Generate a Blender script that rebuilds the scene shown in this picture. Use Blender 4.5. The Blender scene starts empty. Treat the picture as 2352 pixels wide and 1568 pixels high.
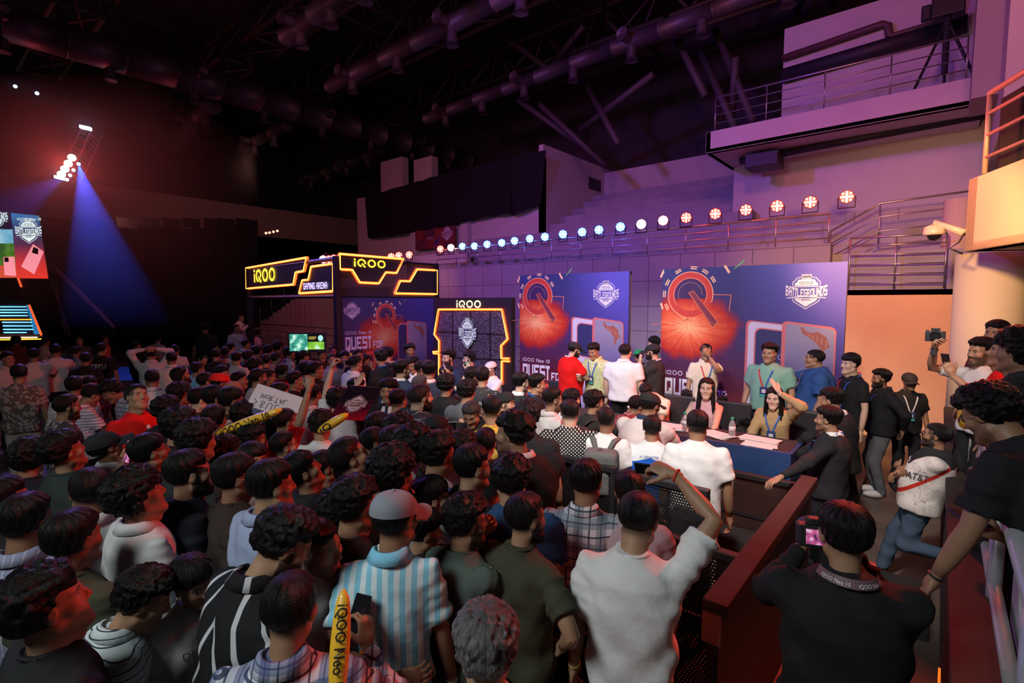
import bpy, math, random
import numpy as np
from mathutils import Vector, Matrix, Euler
rng = np.random.default_rng(7)
random.seed(7)
SC = bpy.context.scene
COL = SC.collection
PI = math.pi
R = math.radians
# ---------------------------------------------------------------- camera
CZ, FPX, YAW, PITCH = 2.6, 1180.0, R(39.8), R(4.46)
cd = bpy.data.cameras.new('camera')
cam = bpy.data.objects.new('camera', cd)
COL.objects.link(cam)
cam.location = (0, 0, CZ)
cam.rotation_euler = (PI/2-PITCH, 0, YAW)
cd.sensor_width = 36.0
cd.lens = FPX/2352*36
cd.clip_start = 0.05
cd.clip_end = 200
SC.camera = cam
CM = cam.rotation_euler.to_matrix()
CAMP = Vector((0, 0, CZ))

def ray(px, py):
    return (CM @ Vector(((px-1176)/FPX, (784-py)/FPX, -1))).normalized()
def atz(px, py, z):
    d = ray(px, py); return CAMP + d*((z-CZ)/d.z)
def aty(px, py, y):
    d = ray(px, py); return CAMP + d*(y/d.y)
def atx(px, py, x):
    d = ray(px, py); return CAMP + d*(x/d.x)
def atd(px, py, dep):
    d = CM @ Vector(((px-1176)/FPX, (784-py)/FPX, -1)); return CAMP + d*dep
# ---------------------------------------------------------------- world and render look
w = bpy.data.worlds.new('world'); SC.world = w; w.use_nodes = True
w.node_tree.nodes['Background'].inputs[0].default_value = (0.16, 0.10, 0.17, 1)
w.node_tree.nodes['Background'].inputs[1].default_value = 0.028
SC.view_settings.view_transform = 'Standard'
SC.view_settings.look = 'None'
SC.view_settings.exposure = 0.0
SC.view_settings.gamma = 1.0
SC.view_settings.use_curve_mapping = False
try:
    SC.cycles.use_denoising = True
    SC.cycles.max_bounces = 5
    SC.cycles.diffuse_bounces = 2
    SC.cycles.glossy_bounces = 2
    SC.cycles.transparent_max_bounces = 12
    SC.cycles.volume_bounces = 0
    SC.cycles.sample_clamp_indirect = 3.0
except Exception: pass

def lamp(kind, loc, target, energy, color, size=1.0, spot=60, blend=0.5, name='stage_light'):
    ld = bpy.data.lights.new(name, kind)
    ld.energy = energy; ld.color = color
    if kind == 'AREA': ld.shape = 'SQUARE'; ld.size = size
    elif kind == 'SPOT': ld.spot_size = R(spot); ld.spot_blend = blend; ld.shadow_soft_size = size
    else: ld.shadow_soft_size = size
    o = bpy.data.objects.new(name, ld); COL.objects.link(o)
    o.location = loc
    if target is not None:
        o.rotation_euler = (Vector(target)-Vector(loc)).to_track_quat('-Z', 'Y').to_euler()
    return o
# white working light over the signing desk
lamp('SPOT', (-0.6, 0.6, 6.3), (-2.6, 6.6, 1.2), 1950, (1.0, .88, .82), .25, 50, .45)
lamp('SPOT', (-3.5, 1.0, 6.6), (-5.3, 7.2, 1.2), 1350, (1.0, .88, .88), .3, 46, .5)
# added soft fill light behind the camera for the near crowd
lamp('AREA', (-1.9, -2.2, 5.2), (-2.1, 2.2, 1.0), 165, (.88, .98, .97), 1.5)
# red and orange fixtures by the right wall
lamp('SPOT', (-.4, 7.6, 4.3), (-5.0, 1.6, 1.3), 1100, (1.0, .06, .03), .12, 100, .6)
lamp('SPOT', (.6, 5.0, 4.4), (-3.0, 0.6, 1.2), 60, (1.0, .08, .04), .12, 90, .6)
lamp('SPOT', (-.6, 6.4, 4.2), (-.2, 12.0, 2.2), 1000, (1.0, .45, .15), .15, 80, .6)
lamp('POINT', (.9, 4.9, 3.1), None, 38, (1.0, .22, .08), .15)
lamp('SPOT', (-1.5, 9.5, 5.5), (1.5, 8.0, 4.2), 260, (1.0, .15, .10), .2, 95, .8)
# magenta, purple and blue wash over the stands, plus two added spots
lamp('SPOT', (-8.0, 1.0, 8.5), (-7.0, 12.5, 3.9), 2900, (.34, .10, 1.0), .4, 95, .9)
lamp('SPOT', (-1.0, 3.0, 8.8), (-4.5, 16.0, 7.0), 900, (.95, .16, .34), .4, 95, .9)
lamp('SPOT', (0.5, 6.0, 7.8), (-1.5, 15.5, 7.5), 430, (.95, .24, .26), .4, 100, .9)
lamp('SPOT', (-14.0, 3.0, 8.5), (-16.0, 14.0, 4.0), 1000, (.85, .18, .38), .4, 100, .9)
lamp('SPOT', (-22.0, 10.0, 8.5), (-33.5, 15.0, 6.5), 260, (1.0, .42, .35), .3, 90, .8)  # warm spot added to lift the far pale band
lamp('SPOT', (-7.4, 6.6, 3.6), (-9.9, 7.9, 1.6), 90, (.75, .45, 1.0), .15, 75, .7)  # violet spot added to brighten the booth banner
# blue and pink light onto the far crowd, then added roof uplights
lamp('SPOT', (-19.0, 4.5, 8.0), (-7.0, 4.0, 1.0), 1500, (.26, .20, 1.0), .2, 60, .7)
lamp('SPOT', (-12.5, 9.0, 7.0), (-7.0, 3.5, 1.0), 700, (.95, .22, .42), .3, 70, .8)
lamp('SPOT', (-10.0, 4.0, 9.5), (-14.0, 9.0, 12.0), 330, (.50, .14, .22), .5, 150, .9)  # unseen uplight added so the roof shows
lamp('SPOT', (-6.0, 8.0, 8.5), (-10.0, 12.0, 14.0), 330, (.45, .12, .30), .5, 150, .9)  # second added uplight for the roof steel
# ---------------------------------------------------------------- materials
MATS = {}
def nt(m): return m.node_tree
def mat(name, color=(.5,.5,.5), rough=.6, metal=0.0, emit=None, estr=1.0, bump=0, bscale=20, noise=0, nscale=5, spec=.5, sheen=0):
    if name in MATS: return MATS[name]
    m = bpy.data.materials.new(name); m.use_nodes = True
    t = nt(m); b = t.nodes['Principled BSDF']
    b.inputs['Base Color'].default_value = (*color, 1)
    b.inputs['Roughness'].default_value = rough
    b.inputs['Metallic'].default_value = metal
    b.inputs['Specular IOR Level'].default_value = spec
    if emit is not None:
        b.inputs['Emission Color'].default_value = (*emit, 1); b.inputs['Emission Strength'].default_value = estr
    if noise or bump:
        tc = t.nodes.new('ShaderNodeTexCoord')
    if noise:
        n = t.nodes.new('ShaderNodeTexNoise'); n.inputs['Scale'].default_value = nscale; n.inputs['Detail'].default_value = 5
        t.links.new(tc.outputs['Object'], n.inputs['Vector'])
        mx = t.nodes.new('ShaderNodeMix'); mx.data_type = 'RGBA'
        mx.inputs[6].default_value = (*[c*(1-noise) for c in color], 1); mx.inputs[7].default_value = (*[min(1, c*(1+noise)) for c in color], 1)
        t.links.new(n.outputs['Fac'], mx.inputs[0]); t.links.new(mx.outputs[2], b.inputs['Base Color'])
    if bump:
        n2 = t.nodes.new('ShaderNodeTexNoise'); n2.inputs['Scale'].default_value = bscale; n2.inputs['Detail'].default_value = 3
        t.links.new(tc.outputs['Object'], n2.inputs['Vector'])
        bp = t.nodes.new('ShaderNodeBump'); bp.inputs['Strength'].default_value = bump; bp.inputs['Distance'].default_value = .01
        t.links.new(n2.outputs['Fac'], bp.inputs['Height']); t.links.new(bp.outputs['Normal'], b.inputs['Normal'])
    MATS[name] = m
    return m
def emis(name, color, s):
    return mat(name, (0, 0, 0), .5, emit=color, estr=s)
class NB:
    """small node-graph builder"""
    def __init__(s, name, rough=.8):
        s.m = bpy.data.materials.new(name); s.m.use_nodes = True; s.t = s.m.node_tree
        s.b = s.t.nodes['Principled BSDF']; s.b.inputs['Roughness'].default_value = rough
        s.tc = s.t.nodes.new('ShaderNodeTexCoord')
        s.sep = s.t.nodes.new('ShaderNodeSeparateXYZ'); s.t.links.new(s.tc.outputs['Object'], s.sep.inputs[0])
        MATS[name] = s.m
    def X(s): return s.sep.outputs[0]
    def Y(s): return s.sep.outputs[1]
    def Z(s): return s.sep.outputs[2]
    def ma(s, op, a, b=None, c=None):
        n = s.t.nodes.new('ShaderNodeMath'); n.operation = op
        for i, v in enumerate((a, b, c)):
            if v is None: continue
            if isinstance(v, (int, float)): n.inputs[i].default_value = v
            else: s.t.links.new(v, n.inputs[i])
        return n.outputs[0]
    def noise(s, scale, detail=3, vec=None, sc3=None, rough=.5):
        n = s.t.nodes.new('ShaderNodeTexNoise'); n.inputs['Scale'].default_value = scale; n.inputs['Detail'].default_value = detail
        n.inputs['Roughness'].default_value = rough
        v = vec or s.tc.outputs['Object']
        if sc3:
            mp = s.t.nodes.new('ShaderNodeMapping'); mp.inputs['Scale'].default_value = sc3; s.t.links.new(v, mp.inputs[0]); v = mp.outputs[0]
        s.t.links.new(v, n.inputs['Vector']); return n.outputs['Fac']
    def voro(s, scale, feat='F1', out='Distance'):
        n = s.t.nodes.new('ShaderNodeTexVoronoi'); n.feature = feat; n.inputs['Scale'].default_value = scale
        s.t.links.new(s.tc.outputs['Object'], n.inputs['Vector']); return n.outputs[out]
    def ramp(s, fac, stops, interp='LINEAR'):
        n = s.t.nodes.new('ShaderNodeValToRGB'); n.color_ramp.interpolation = interp
        e = n.color_ramp.elements
        while len(e) < len(stops): e.new(.5)
        for i, (p, c) in enumerate(stops):
            e[i].position = p; e[i].color = (*c, 1)
        s.t.links.new(fac, n.inputs[0]); return n.outputs[0]
    def mix(s, fac, a, b):
        n = s.t.nodes.new('ShaderNodeMix'); n.data_type = 'RGBA'
        for i, v in ((0, fac), (6, a), (7, b)):
            if isinstance(v, tuple): n.inputs[i].default_value = (*v, 1)
            elif isinstance(v, (int, float)): n.inputs[i].default_value = v
            else: s.t.links.new(v, n.inputs[i])
        return n.outputs[2]
    def base(s, c): s.t.links.new(c, s.b.inputs['Base Color']); return s
    def emit(s, c, k):
        s.t.links.new(c, s.b.inputs['Emission Color']); s.b.inputs['Emission Strength'].default_value = k; return s
    def bump(s, h, st=.4, dist=.01):
        n = s.t.nodes.new('ShaderNodeBump'); n.inputs['Strength'].default_value = st; n.inputs['Distance'].default_value = dist
        s.t.links.new(h, n.inputs['Height']); s.t.links.new(n.outputs[0], s.b.inputs['Normal']); return s
    def alpha(s, a): s.t.links.new(a, s.b.inputs['Alpha']); return s
# ---------------------------------------------------------------- mesh helpers
class M:
    def __init__(s): s.V = []; s.F = []; s.n = 0
    def add(s, V, F):
        V = np.asarray(V, float).reshape(-1, 3); s.V.append(V)
        s.F += [tuple(i+s.n for i in f) for f in F]; s.n += len(V); return s
    def box(s, lo, hi, rot=None, loc=None):
        a, b = np.minimum(lo, hi), np.maximum(lo, hi)
        V = np.array([[x, y, z] for x in (a[0], b[0]) for y in (a[1], b[1]) for z in (a[2], b[2])])
        if rot is not None: V = V @ np.array(rot).T
        if loc is not None: V = V + np.array(loc)
        return s.add(V, [(0,1,3,2),(4,6,7,5),(0,4,5,1),(2,3,7,6),(0,2,6,4),(1,5,7,3)])
    def tube(s, pts, r, n=10, cap=True, flat=1.0):
        P = [Vector(p) for p in pts]; rs = r if hasattr(r, '__len__') else [r]*len(P)
        V = []; prev = None
        for i, p in enumerate(P):
            d = (P[min(i+1, len(P)-1)]-P[max(i-1, 0)]).normalized()
            if prev is None: u = d.orthogonal().normalized() if abs(d.z) > .9 else d.cross(Vector((0,0,1))).normalized()
            else: u = (prev - d*prev.dot(d)).normalized()
            prev = u; v = d.cross(u)
            for k in range(n):
                a = 2*PI*k/n; V.append(p + u*math.cos(a)*rs[i] + v*math.sin(a)*rs[i]*flat)
        m = len(P); F = [(i*n+k, i*n+(k+1) % n, (i+1)*n+(k+1) % n, (i+1)*n+k) for i in range(m-1) for k in range(n)]
        if cap: F += [tuple(range(n-1, -1, -1)), tuple((m-1)*n+k for k in range(n))]
        return s.add([tuple(v) for v in V], F)
    def lathe(s, prof, n=20, loc=(0,0,0), rot=None):
        V = [(r*math.cos(2*PI*k/n), r*math.sin(2*PI*k/n), z) for r, z in prof for k in range(n)]
        V = np.array(V)
        if rot is not None: V = V @ np.array(rot).T
        V = V + np.array(loc); m = len(prof)
        F = [(i*n+k, i*n+(k+1) % n, (i+1)*n+(k+1) % n, (i+1)*n+k) for i in range(m-1) for k in range(n)]
        F += [tuple(range(n-1, -1, -1)), tuple((m-1)*n+k for k in range(n))]
        return s.add(V, F)
    def prism(s, poly, ax, t0, t1, fn=None):
        """poly of (a,b) extruded from t0 to t1; ax 'x','y','z' is the extrusion axis (or fn maps (a,b,t) to a point)"""
        n = len(poly)
        def pt(a, b, t):
            if fn: return fn(a, b, t)
            return {'x': (t, a, b), 'y': (a, t, b), 'z': (a, b, t)}[ax]
        V = [pt(a, b, t) for t in (t0, t1) for a, b in poly]
        F = [tuple(range(n)), tuple(range(2*n-1, n-1, -1))] + [(i, i+n, (i+1) % n+n, (i+1) % n) for i in range(n)]
        return s.add(V, F)
    def sphere(s, c, r, n=12, m=8):
        r = np.array(r if hasattr(r, '__len__') else (r, r, r)); V = []
        for i in range(m+1):
            th = PI*i/m
            for k in range(n): V.append((math.sin(th)*math.cos(2*PI*k/n), math.sin(th)*math.sin(2*PI*k/n), math.cos(th)))
        F = [(i*n+k, (i+1)*n+k, (i+1)*n+(k+1) % n, i*n+(k+1) % n) for i in range(m) for k in range(n)]
        return s.add(np.array(V)*r+np.array(c), F)
    def xf(s, f): s.V = [np.array([f(*p) for p in v]) for v in s.V]; return s
    def build(s, name, m, parent=None, smooth=False, loc=None, bevel=0):
        me = bpy.data.meshes.new(name)
        V = np.concatenate(s.V) if s.V else np.zeros((0,3))
        me.from_pydata(V.tolist(), [], s.F); me.update()
        if not isinstance(m, (list, tuple)): m = [m]
        for q in m: me.materials.append(q)
        if smooth: me.polygons.foreach_set('use_smooth', [True]*len(me.polygons))
        o = bpy.data.objects.new(name, me); COL.objects.link(o)
        if parent is not None: o.parent = parent
        if loc is not None: o.location = loc
        if bevel:
            md = o.modifiers.new('bevel', 'BEVEL'); md.width = bevel; md.segments = 2; md.limit_method = 'ANGLE'
        return o
def fastmesh(name, V, Q, m, parent=None, col=None, uv=None, smooth=True):
    me = bpy.data.meshes.new(name); V = np.ascontiguousarray(V, dtype=np.float32); Q = np.ascontiguousarray(Q, dtype=np.int32)
    me.vertices.add(len(V)); me.vertices.foreach_set('co', V.ravel())
    k = Q.shape[1]
    me.loops.add(Q.size); me.loops.foreach_set('vertex_index', Q.ravel())
    me.polygons.add(len(Q)); me.polygons.foreach_set('loop_start', np.arange(0, Q.size, k, dtype=np.int32))
    if smooth: me.polygons.foreach_set('use_smooth', np.ones(len(Q), bool))
    me.update(calc_edges=True)
    if col is not None:
        a = me.color_attributes.new('Col', 'FLOAT_COLOR', 'POINT')
        a.data.foreach_set('color', np.concatenate([col, np.ones((len(col), 1))], 1).astype(np.float32).ravel())
    if uv is not None:
        u = me.uv_layers.new(name='hair'); u.data.foreach_set('uv', uv[Q.ravel()].astype(np.float32).ravel())
    me.materials.append(m)
    o = bpy.data.objects.new(name, me); COL.objects.link(o)
    if parent is not None: o.parent = parent
    return o
def tag(o, label, cat, group=None, kind=None):
    o['label'] = label; o['category'] = cat
    if group: o['group'] = group
    if kind: o['kind'] = kind
    return o
def thing(name, label, cat, loc=(0,0,0), rz=0, group=None):
    o = bpy.data.objects.new(name, None); COL.objects.link(o); o.location = loc; o.rotation_euler = (0, 0, rz)
    return tag(o, label, cat, group)
def struct(o, label=None):
    o['kind'] = 'structure'
    return o
def text_geo(txt, size=1.0, extr=0.0, align='LEFT', sx=1.0, offset=0.0):
    """letters as mesh data in the XY plane, baseline on y=0"""
    cu = bpy.data.curves.new('t', 'FONT'); cu.body = txt; cu.size = size; cu.align_x = align
    cu.extrude = extr; cu.resolution_u = 2; cu.offset = offset
    o = bpy.data.objects.new('t', cu); COL.objects.link(o)
    dg = bpy.context.evaluated_depsgraph_get(); me = bpy.data.meshes.new_from_object(o.evaluated_get(dg))
    V = np.zeros(len(me.vertices)*3, np.float32); me.vertices.foreach_get('co', V); V = V.reshape(-1, 3).astype(float); V[:, 0] *= sx
    F = [tuple(p.vertices) for p in me.polygons]
    bpy.data.objects.remove(o); bpy.data.curves.remove(cu); bpy.data.meshes.remove(me)
    return V, F
# ================================================================ setting
CONC = NB('concrete', .85)
_n = CONC.noise(1.2, 6); _n2 = CONC.noise(14, 4)
CONC.base(CONC.ramp(CONC.ma('ADD', CONC.ma('MULTIPLY', _n, .7), CONC.ma('MULTIPLY', _n2, .3)), [(.3, (.30, .28, .29)), (.7, (.46, .44, .45))])).bump(_n2, .25)
def panel_wall(name, c0, c1, w, h, mort=.012, axis='XZ'):
    q = NB(name, .8)
    cmb = q.t.nodes.new('ShaderNodeCombineXYZ')
    q.t.links.new(q.X() if axis[0] == 'X' else q.Y(), cmb.inputs[0]); q.t.links.new(q.Z(), cmb.inputs[1])
    b = q.t.nodes.new('ShaderNodeTexBrick'); b.offset = 0.0
    b.inputs['Color1'].default_value = (*c0, 1); b.inputs['Color2'].default_value = (*c1, 1)
    b.inputs['Mortar'].default_value = (c0[0]*.35, c0[1]*.35, c0[2]*.35, 1)
    b.inputs['Scale'].default_value = 1; b.inputs['Mortar Size'].default_value = mort
    b.inputs['Brick Width'].default_value = w; b.inputs['Row Height'].default_value = h
    q.t.links.new(cmb.outputs[0], b.inputs['Vector'])
    n = q.noise(1.5, 6)
    q.base(q.mix(q.ma('MULTIPLY', n, .55), b.outputs['Color'], tuple(c*.45 for c in c0)))
    return q.m
WALLP = panel_wall('concrete_panels', (.42, .40, .42), (.36, .34, .36), .8, .62)
PLAST = mat('plaster', (.55, .52, .52), .8, noise=.12, nscale=1.5, bump=.15, bscale=8)
TIER = mat('stand_concrete', (.33, .33, .38), .85, noise=.25, nscale=2)
STEEL = mat('brushed_steel', (.45, .44, .45), .35, .8)
DKM = mat('dark_metal', (.03, .03, .033), .5, .5)
BLK_ = mat('black_fabric', (.012, .012, .014), .9)
ROOF = mat('roof_sheet', (.05, .045, .055), .8)
TRUS = mat('roof_steel', (.08, .065, .07), .6, .2)
DUCT = mat('duct_metal', (.10, .085, .095), .5, .5, bump=.3, bscale=3)
# floors
FL = NB('arena_floor', .55)
FL.base(FL.ramp(FL.noise(2.5, 6), [(.35, (.018, .018, .022)), (.7, (.045, .045, .055))]))
struct(M().box((-46, -6, -.1), (-.9, 24, 0)).build('floor', FL.m))
FL2 = NB('concourse_floor', .5)
FL2.base(FL2.ramp(FL2.noise(1.8, 6), [(.35, (.09, .07, .06)), (.7, (.16, .13, .11))]))
struct(M().box((-.9, -6, -.1), (9, 24, 0)).build('floor', FL2.m))
# raised signing platform
STG = mat('stage_deck', (.05, .035, .03), .6, noise=.3, nscale=3)
struct(M().box((-6.7, 5.35, 0), (-.95, 10.2, .35)).build('floor', STG))
struct(M().box((-.95, 5.8, 0), (-.70, 10.2, .14)).build('floor', STG))
# long wall with concrete panels, rail and stands above
WZ = 3.75
XL, XR = -31.0, -.2
xo = atx(0, 0, 0)
X_or = aty(1906, 600, 12).x
struct(M().box((-13.5, 12.0, 0), (X_or, 12.3, WZ)).build('wall_stand', WALLP))
struct(M().box((X_or, 12.0, 0), (aty(2230, 700, 12).x, 12.25, 2.82)).build('wall_right', mat('ochre_plaster', (.76, .50, .24), .8, noise=.15, nscale=1.2)))
# set-back panel wall above the ochre wall
struct(M().box((X_or, 14.0, 2.6), (6, 14.2, 4.6)).build('wall_landing', WALLP))
struct(M().box((X_or, 12.0, 2.72), (6, 14.1, 2.82)).build('floor', CONC.m))
# stands
tm = M()
for i in range(10):
    tm.box((-11.9 if i > 4 else -15, 12.3+i*.82, 2.0), (-4.2 if i > 3 else 5, 13.15+i*.82, 3.55+i*.40))
struct(tm.build('floor', TIER))
# drape wall block and side wall
XD = -11.8
struct(M().box((-24, 16.0, 3.5), (XD, 16.2, 8.0)).build('wall_back', PLAST))
struct(M().box((XD-.2, 16.0, 3.5), (XD, 21, 8.5)).build('wall_side', PLAST))
struct(M().box((XD, 20.6, 6.5), (-2, 20.9, 8.3)).build('wall_back', PLAST))
struct(M().box((-24, 12.6, 3.2), (-15, 16.0, 3.6)).build('floor', TIER))
# pilasters on the drape wall
for px in (1075, 958):
    p = aty(px, 520, 16)
    struct(M().box((p.x-.22, 15.75, 3.5), (p.x+.22, 16.02, 6.9)).build('trim', PLAST))
# dark doorway in side wall
d1 = atx(1352, 440, XD+.01); d2 = atx(1379, 440, XD+.01)
dz = atx(1365, 410, XD+.01).z
dr = M().box((XD-.05, d1.y, 7.4), (XD+.03, d2.y, dz)).build('door', mat('door_dark', (.05, .035, .04), .7)); struct(dr)
# black drape hung on the back wall
def drape(name, ptsT, ptsB, y, label, wave=.12, n=160, axis='y'):
    V = []; F = []; K = 10
    for i in range(n+1):
        t = i/n
        def lerp(P):
            s = t*(len(P)-1); k = min(int(s), len(P)-2); f = s-k
            return [P[k][j]*(1-f)+P[k+1][j]*f for j in range(2)]
        a, b = lerp(ptsT), lerp(ptsB)
        for k in range(K+1):
            f = k/K; X = a[0]*(1-f)+b[0]*f; Z = a[1]*(1-f)+b[1]*f
            off = wave*(math.sin(t*60+math.sin(t*17))*(.35+.65*f)) + .03*math.sin(t*190)
            V.append((X, y+off, Z) if axis == 'y' else (y+off, X, Z))
    F = [(i*(K+1)+k, (i+1)*(K+1)+k, (i+1)*(K+1)+k+1, i*(K+1)+k+1) for i in range(n) for k in range(K)]
    m_ = M(); m_.add(V, F); m_.add(np.array(V)+np.array([0, .03, 0] if axis == 'y' else [.03, 0, 0]), [f[::-1] for f in F])
    o = m_.build(name, mat('black_drape', (.004, .004, .006), .95), smooth=True)
    tag(o, label, 'curtain'); return o
T = [aty(838, 452, 15.6), aty(1040, 393, 15.6), aty(1251, 344, 15.6)]
B = [aty(x, y, 15.6) for x, y in ((845, 547), (900, 541), (955, 530), (1010, 520), (1070, 508), (1110, 497), (1172, 488), (1175, 494), (1238, 468))]
drape('stage_curtain', [(p.x, p.z) for p in T], [(p.x, p.z) for p in B], 15.6, 'huge black drape hung across the upper wall above the stands')
# upper box: wall, balcony and the wall above it
bx = aty(1684, 450, 16).x
struct(M().box((bx, 16.0, 4.6), (6.5, 16.3, 7.3)).build('wall_box', PLAST))
bl = aty(1620, 340, 14).x; br = aty(2262, 220, 14).x
struct(M().box((bl, 14.0, 6.5), (br, 16.3, 6.62)).box((bl, 14.0, 6.5), (br, 14.15, 7.05)).box((bl, 14.0, 6.5), (bl+.15, 16.3, 7.05)).build('floor', PLAST, bevel=.02))
ux = aty(1797, 200, 16).x
struct(M().box((ux, 16.0, 7.0), (6.5, 16.3, 10.0)).build('wall_upper', PLAST))
# dark slot and pipes on upper wall
def pxtube(pts, y, r, mname, name, label, cat, n=8):
    o = M().tube([aty(a, b, y) for a, b in pts], r, n).build(name, MATS[mname], smooth=True)
    tag(o, label, cat); return o
mat('pipe_brown', (.10, .05, .05), .5); mat('pipe_black', (.02, .02, .025), .6)
pxtube([(1797, 134), (2028, 55), (2040, 58), (2042, 80), (2048, 84), (2200, 40), (2205, 0)], 15.85, .09, 'pipe_brown', 'pipe', 'brown service pipe with a step running along the upper wall', 'pipe')
pxtube([(1797, 175), (2222, 52)], 15.85, .2, 'pipe_black', 'pipe', 'thick black duct running along the wall below the brown pipe', 'pipe')
pxtube([(1700, 370), (2262, 262)], 14.9, .1, 'pipe_black', 'pipe', 'black cable duct slung under the balcony slab', 'pipe')
o = M().box((aty(2058, 40, 15.7).x, 15.6, 10.0), (aty(2190, 40, 15.7).x+.4, 16, 12.5)).build('trim', mat('louvre_grey', (.12, .11, .12), .8)); struct(o)
# hanging speaker rack below the balcony
o = M().box((aty(1715, 385, 14.6).x, 14.4, 6.05), (aty(1790, 385, 14.6).x, 15.1, 6.4)).build('speaker_rack', DKM, bevel=.02)
tag(o, 'black equipment rack bolted under the balcony corner', 'equipment rack')
# right-hand corner: upright strip walls, near balcony and columns
p0 = atd(2225, 300, 9.2)
struct(M().box((p0.x, p0.y, 6.2), (p0.x+1.0, p0.y+1.2, 14)).build('wall_corner', mat('grey_plaster', (.33, .30, .31), .8)))
p1 = atd(2305, 200, 8.2)
struct(M().box((p1.x, p1.y-.2, 5.35), (p1.x+5, p1.y+4, 13)).build('wall_corner', PLAST))
# near balcony: L-shaped fascia
D0 = 7.0
a = atd(2219, 500, D0); c = atd(2352, 500, 5.9)
dirv = Vector((c.x-a.x, c.y-a.y, 0)).normalized()
zt = atd(2219, 414, D0).z; zb = atd(2219, 578, D0).z
ang = math.atan2(dirv.y, dirv.x); RZ = np.array(Matrix.Rotation(ang, 3, 'Z'))
LITPLAST = mat('orange_lit_plaster', (.62, .47, .36), .8, noise=.08, nscale=3, bump=.15, bscale=30)  # white plaster with the orange light put into its colour
struct(M().box((0, 0, zb), (6, .22, zt), rot=RZ, loc=(a.x, a.y, 0)).box((0, 0, zb), (.22, 3, zt), rot=RZ, loc=(a.x, a.y, 0)).box((0, 0, zb), (6, 3, zb+.12), rot=RZ, loc=(a.x, a.y, 0)).build('wall_balcony', LITPLAST, bevel=.015))
def rail_run(name, label, pts, hs, r=.022, posts=None, post_r=.016, mt=None, group=None):
    """railing along pts (base points) with horizontal bars at heights hs"""
    t = thing(name, label, 'railing', tuple(pts[0]), 0, group)
    L = Vector(pts[0])
    for h in hs:
        M().tube([Vector(p)-L+Vector((0, 0, h)) for p in pts], r if h == max(hs) else r*.65, 8).build('rail', mt or STEEL, t, smooth=True)
    for i in range(len(pts)-1):
        A, B_ = Vector(pts[i]), Vector(pts[i+1]); n = max(1, round((B_-A).length/(posts or 1.2)))
        for k in range(n+1):
            if k == n and i < len(pts)-2: continue
            q = A.lerp(B_, k/n)-L
            M().tube([q, q+Vector((0, 0, max(hs)))], post_r, 8).build('post', mt or STEEL, t, smooth=True)
    return t
WARM = mat('beige_metal', (.55, .42, .30), .45, .3)
q0 = Vector((a.x, a.y, zt)) + dirv*.35; q1 = q0+dirv*4
rail_run('railing', 'orange-lit tubular balcony railing at the right edge of the picture', [q0, q1], (.2, .48, .75, 1.0), .035, 1.6, .03, WARM)
struct(M().box((.1, .25, zt), (6, .3, zt+1.0), rot=RZ, loc=(a.x, a.y, 0)).build('wall_dark', BLK_))
# columns
cb = atd(2272, 700, 7.6)
struct(M().lathe([(.42, 0), (.42, zb+.02)], 40, (cb.x, cb.y, 0)).build('wall_column', mat('pale_column', (.55, .56, .46), .7), smooth=False))
bpy.data.objects['wall_column'].data.polygons.foreach_set('use_smooth', [True]*len(bpy.data.objects['wall_column'].data.polygons))
cs = atd(2190, 700, 9.6)
cz = atd(2190, 462, 9.6).z
struct(M().lathe([(.24, 0), (.24, cz)], 32, (cs.x, cs.y, 0)).build('wall_column', mat('plaster_column', (.58, .48, .42), .75), smooth=True))
# dome camera on a bracket
dc = atd(2146, 535, 7.4)
t = thing('security_camera', 'white dome camera hanging from an arm beside the slim column', 'camera', tuple(dc))
M().lathe([(.0, .10), (.05, .12), (.12, .09), (.135, .0), (.13, -.03)], 24).build('housing', mat('camera_white', (.62, .52, .45), .4), t, smooth=True)
M().sphere((0, 0, -.03), (.085, .085, .085), 20, 12).build('dome', mat('smoke_dome', (.01, .01, .02), .05), t, smooth=True)
e = atd(2215, 535, 7.0)-dc
M().tube([(0, 0, .11), (0, 0, .16), tuple(e)], [.03, .03, .05], 10).build('bracket', MATS['camera_white'], t, smooth=True)
M().tube([e, e+Vector((-.05, 0, -.12)), e+Vector((-.14, 0, -.2)), e+Vector((0, 0, -.28))], .012, 6).build('cable', DKM, t, smooth=True)
# stair and landing railings right of the banners
yb = 12.15
rail_run('railing', 'steel landing railing above the ochre wall', [aty(1948, 662, yb)-Vector((0, 0, .0)), aty(2168, 662, yb)], (.1, .28, .46, .64, .82, .98), .02, .95)
s0 = aty(1905, 600, 12.6); s1 = aty(2018, 540, 12.6); s2 = aty(2225, 518, 12.6)
rail_run('railing', 'sloping steel stair railing rising to the upper walkway', [s0-Vector((0,0,.2)), s1-Vector((0,0,.2)), s2-Vector((0,0,.2))], (.0, .28, .56, .82), .02, 1.1)
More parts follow.
